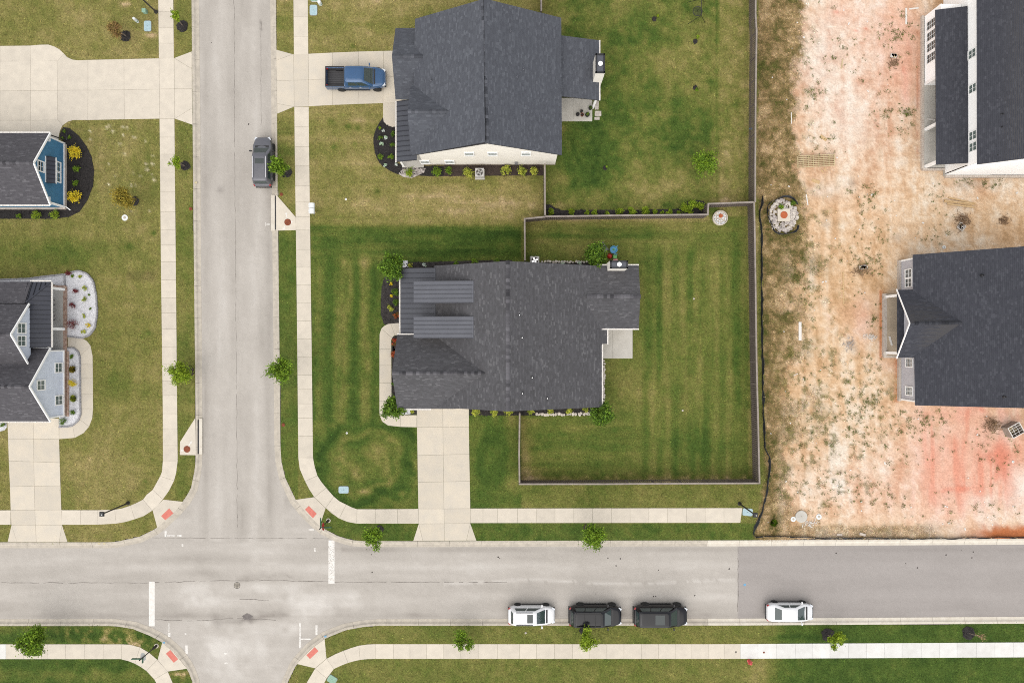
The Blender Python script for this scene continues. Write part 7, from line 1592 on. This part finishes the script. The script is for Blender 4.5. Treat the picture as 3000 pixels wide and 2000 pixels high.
# ------------------------------------------------------------------ things lying on the building plot
rk = wempty('lumber_rack', Wp(2390,472), label='long lattice rack of bleached timber lying on the bare lot', cat='timber rack')
A0, A1, B0, B1 = Wp(2336,459), Wp(2443,454), Wp(2337,492), Wp(2443,486)
for k in range(7): t = k/6; MB().bar(A0.lerp(B0,t)+V((0,0,0.18)), A1.lerp(B1,t)+V((0,0,0.18)), 0.05, 0.1).build('rail', M['timber_g'], rk)
for k in range(8): t = k/7; MB().bar(A0.lerp(A1,t)+V((0,0,0.07)), B0.lerp(B1,t)+V((0,0,0.07)), 0.09, 0.12).build('cross_bar', M['timber_g'], rk)
def plank(a, b, w, label, mt='timber', h=0.05, z=0.0):
    A = Wp(*a); o = wempty('plank', A, label=label, cat='plank', group='loose boards on the bare lot'); MB().bar(A+V((0,0,z+h/2)), Wp(*b)+V((0,0,z+h/2)), w, h).build('board', M[mt], o); return o
lp = wempty('lumber_pile', Wp(2810,595), label='small pile of fresh timber studs on the bare lot below the white house', cat='timber pile')
for i,(a,b) in enumerate((((2778,579),(2857,597)),((2764,586),(2846,604)),((2764,592),(2850,600)),((2772,598),(2852,609)),((2764,589),(2845,598)))):
    MB().bar(Wp(*a)+V((0,0,0.06+0.045*i)), Wp(*b)+V((0,0,0.06+0.045*i)), 0.13, 0.09 if i < 1 else 0.045).build('stud', M['timber'], lp)
plank((2344,943),(2344,997),0.28,'wide white board lying on the rough grass of the bare lot','timber_w'); plank((2470,796),(2472,892),0.1,'long thin timber batten left of the grey house','timber'); plank((2655,24),(2655,72),0.17,'white trim board standing out at the top right','timber_w'); plank((2664,27),(2691,24),0.14,'short white trim board right of the longer one','timber_w')
plank((2318,330),(2319,363),0.08,'thin pale batten on the rough grass above the timber rack','timber_w'); plank((2362,570),(2367,601),0.1,'thin pale batten right of the riprap drain','timber_w'); plank((2404,398),(2422,411),0.3,'short brown offcut above the timber rack','timber'); plank((2379,527),(2401,535),0.3,'short tan offcut below the timber rack','timber'); plank((2469,173),(2465,201),0.1,'thin batten in the middle of the pale clay','timber_g')
plank((2451,1565),(2467,1566),0.2,'pale brick-sized block by the silt fence, left one','brick_w',0.1); plank((2518,1562),(2535,1567),0.24,'pale brick-sized block by the silt fence, right one','brick_w',0.1)
plank((2325,1100),(2338,1094),0.05,'thin white stake on the rough grass','timber_w'); plank((2406,497),(2412,505),0.12,'tiny offcut under the right of the timber rack','timber'); plank((2415,492),(2420,499),0.12,'tiny offcut at the corner of the timber rack','timber')
def brush(px,py,rx,ry,n,label,mt='twig',h=0.35,crate=None):
    b = Wp(px,py); o = wempty('brush_pile', b, label=label, cat='debris pile'); m = MB()
    for k in range(n):
        a = b+V((SR.gauss(0,rx/S*0.5),SR.gauss(0,ry/S*0.5),SR.uniform(0.02,h))); t = SR.uniform(0,6.28); l = SR.uniform(0.1,0.4); e = a+V((math.cos(t)*l,math.sin(t)*l,SR.uniform(-0.1,0.1))); e.z = max(0.02,e.z); m.bar(a,e,SR.uniform(0.015,0.05),0.02)
    tag(m.build('sticks', M[mt], o), kind='stuff')
    return o
brush(2818,645,20,20,170,'heap of brown twigs on the bare ground north of the grey house'); brush(2905,1245,26,24,170,'heap of grey sticks beside the wire crate','twig'); brush(2525,795,26,14,90,'low scatter of brown debris above the long batten'); brush(2618,185,14,16,70,'small debris heap on the red clay at the upper right','twig',0.2)
brush(2372,1533,24,8,40,'scatter of torn packaging by the concrete lid','paint',0.08); brush(2938,645,16,14,60,'faint scatter of straw near the twig heap','twig',0.1); brush(2550,988,16,12,40,'scatter of white rubble left of the porch slab','paint',0.1); brush(2487,1005,14,20,40,'grey rubble patch on the bare lot','rock',0.12)
def crate(px,py,w,d,h,rz,label,mt='conc'):
    b = Wp(px,py); o = wempty('wire_crate', b, label=label, cat='crate'); c_, s_ = math.cos(rz), math.sin(rz)
    def q(x,y,z): return V((b.x+x*c_-y*s_, b.y+x*s_+y*c_, z))
    MB().box((b.x,b.y,0.06),(w-0.04,d-0.04,0.1),rz).build('base', M['timber_g'], o)
    for sx in (-1,1):
        MB().plate([q(sx*w/2,-d/2,0.02),q(sx*w/2,d/2,0.02),q(sx*w/2,d/2,h),q(sx*w/2,-d/2,h)], V((c_*sx,s_*sx,0)), 0.03).build('side_panel', M['crate'], o)
        MB().plate([q(-w/2,sx*d/2,0.02),q(w/2,sx*d/2,0.02),q(w/2,sx*d/2,h),q(-w/2,sx*d/2,h)], V((-s_*sx,c_*sx,0)), 0.03).build('side_panel', M['crate'], o)
        MB().bar(q(-w/2-0.03,sx*(d/2+0.015),h),q(w/2+0.03,sx*(d/2+0.015),h),0.06,0.05).build('top_rail', M['timber_w'], o); MB().bar(q(sx*(w/2+0.015),-d/2,h),q(sx*(w/2+0.015),d/2,h),0.06,0.05).build('top_rail', M['timber_w'], o)
    for k in range(1,4): MB().bar(q(-w/2,-d/2+d*k/4,h*0.96),q(w/2,-d/2+d*k/4,h*0.96),0.03,0.03).build('bar', M['timber_w'], o)
    for k in range(1,3): MB().bar(q(-w/2+w*k/3,-d/2,h*0.93),q(-w/2+w*k/3,d/2,h*0.93),0.03,0.03).build('bar', M['timber_w'], o)
    for k in range(14): p = q(SR.uniform(-w*0.4,w*0.4),SR.uniform(-d*0.4,d*0.4),0.0); MB().box((p.x,p.y,0.18),(SR.uniform(0.1,0.3),SR.uniform(0.1,0.25),0.15),SR.uniform(0,3)).build('scrap', M[SR.choice(('timber_g','paint','rock'))], o)
M['crate'] = mat('weathered_crate', C(176,162,148), C(150,136,124), 6, 0.9)
crate(2957,1256,1.2,1.05,0.95,0.5,'square wooden crate of scraps on the red clay at the right edge'); crate(2815,665,0.55,0.6,0.14,0.9,'small pale crate on the twig heap'); crate(2527,783,0.7,0.3,0.14,0.05,'flat pale pallet above the brown debris'); crate(2616,165,0.5,0.26,0.14,-0.15,'white box beside the small debris heap','paint')
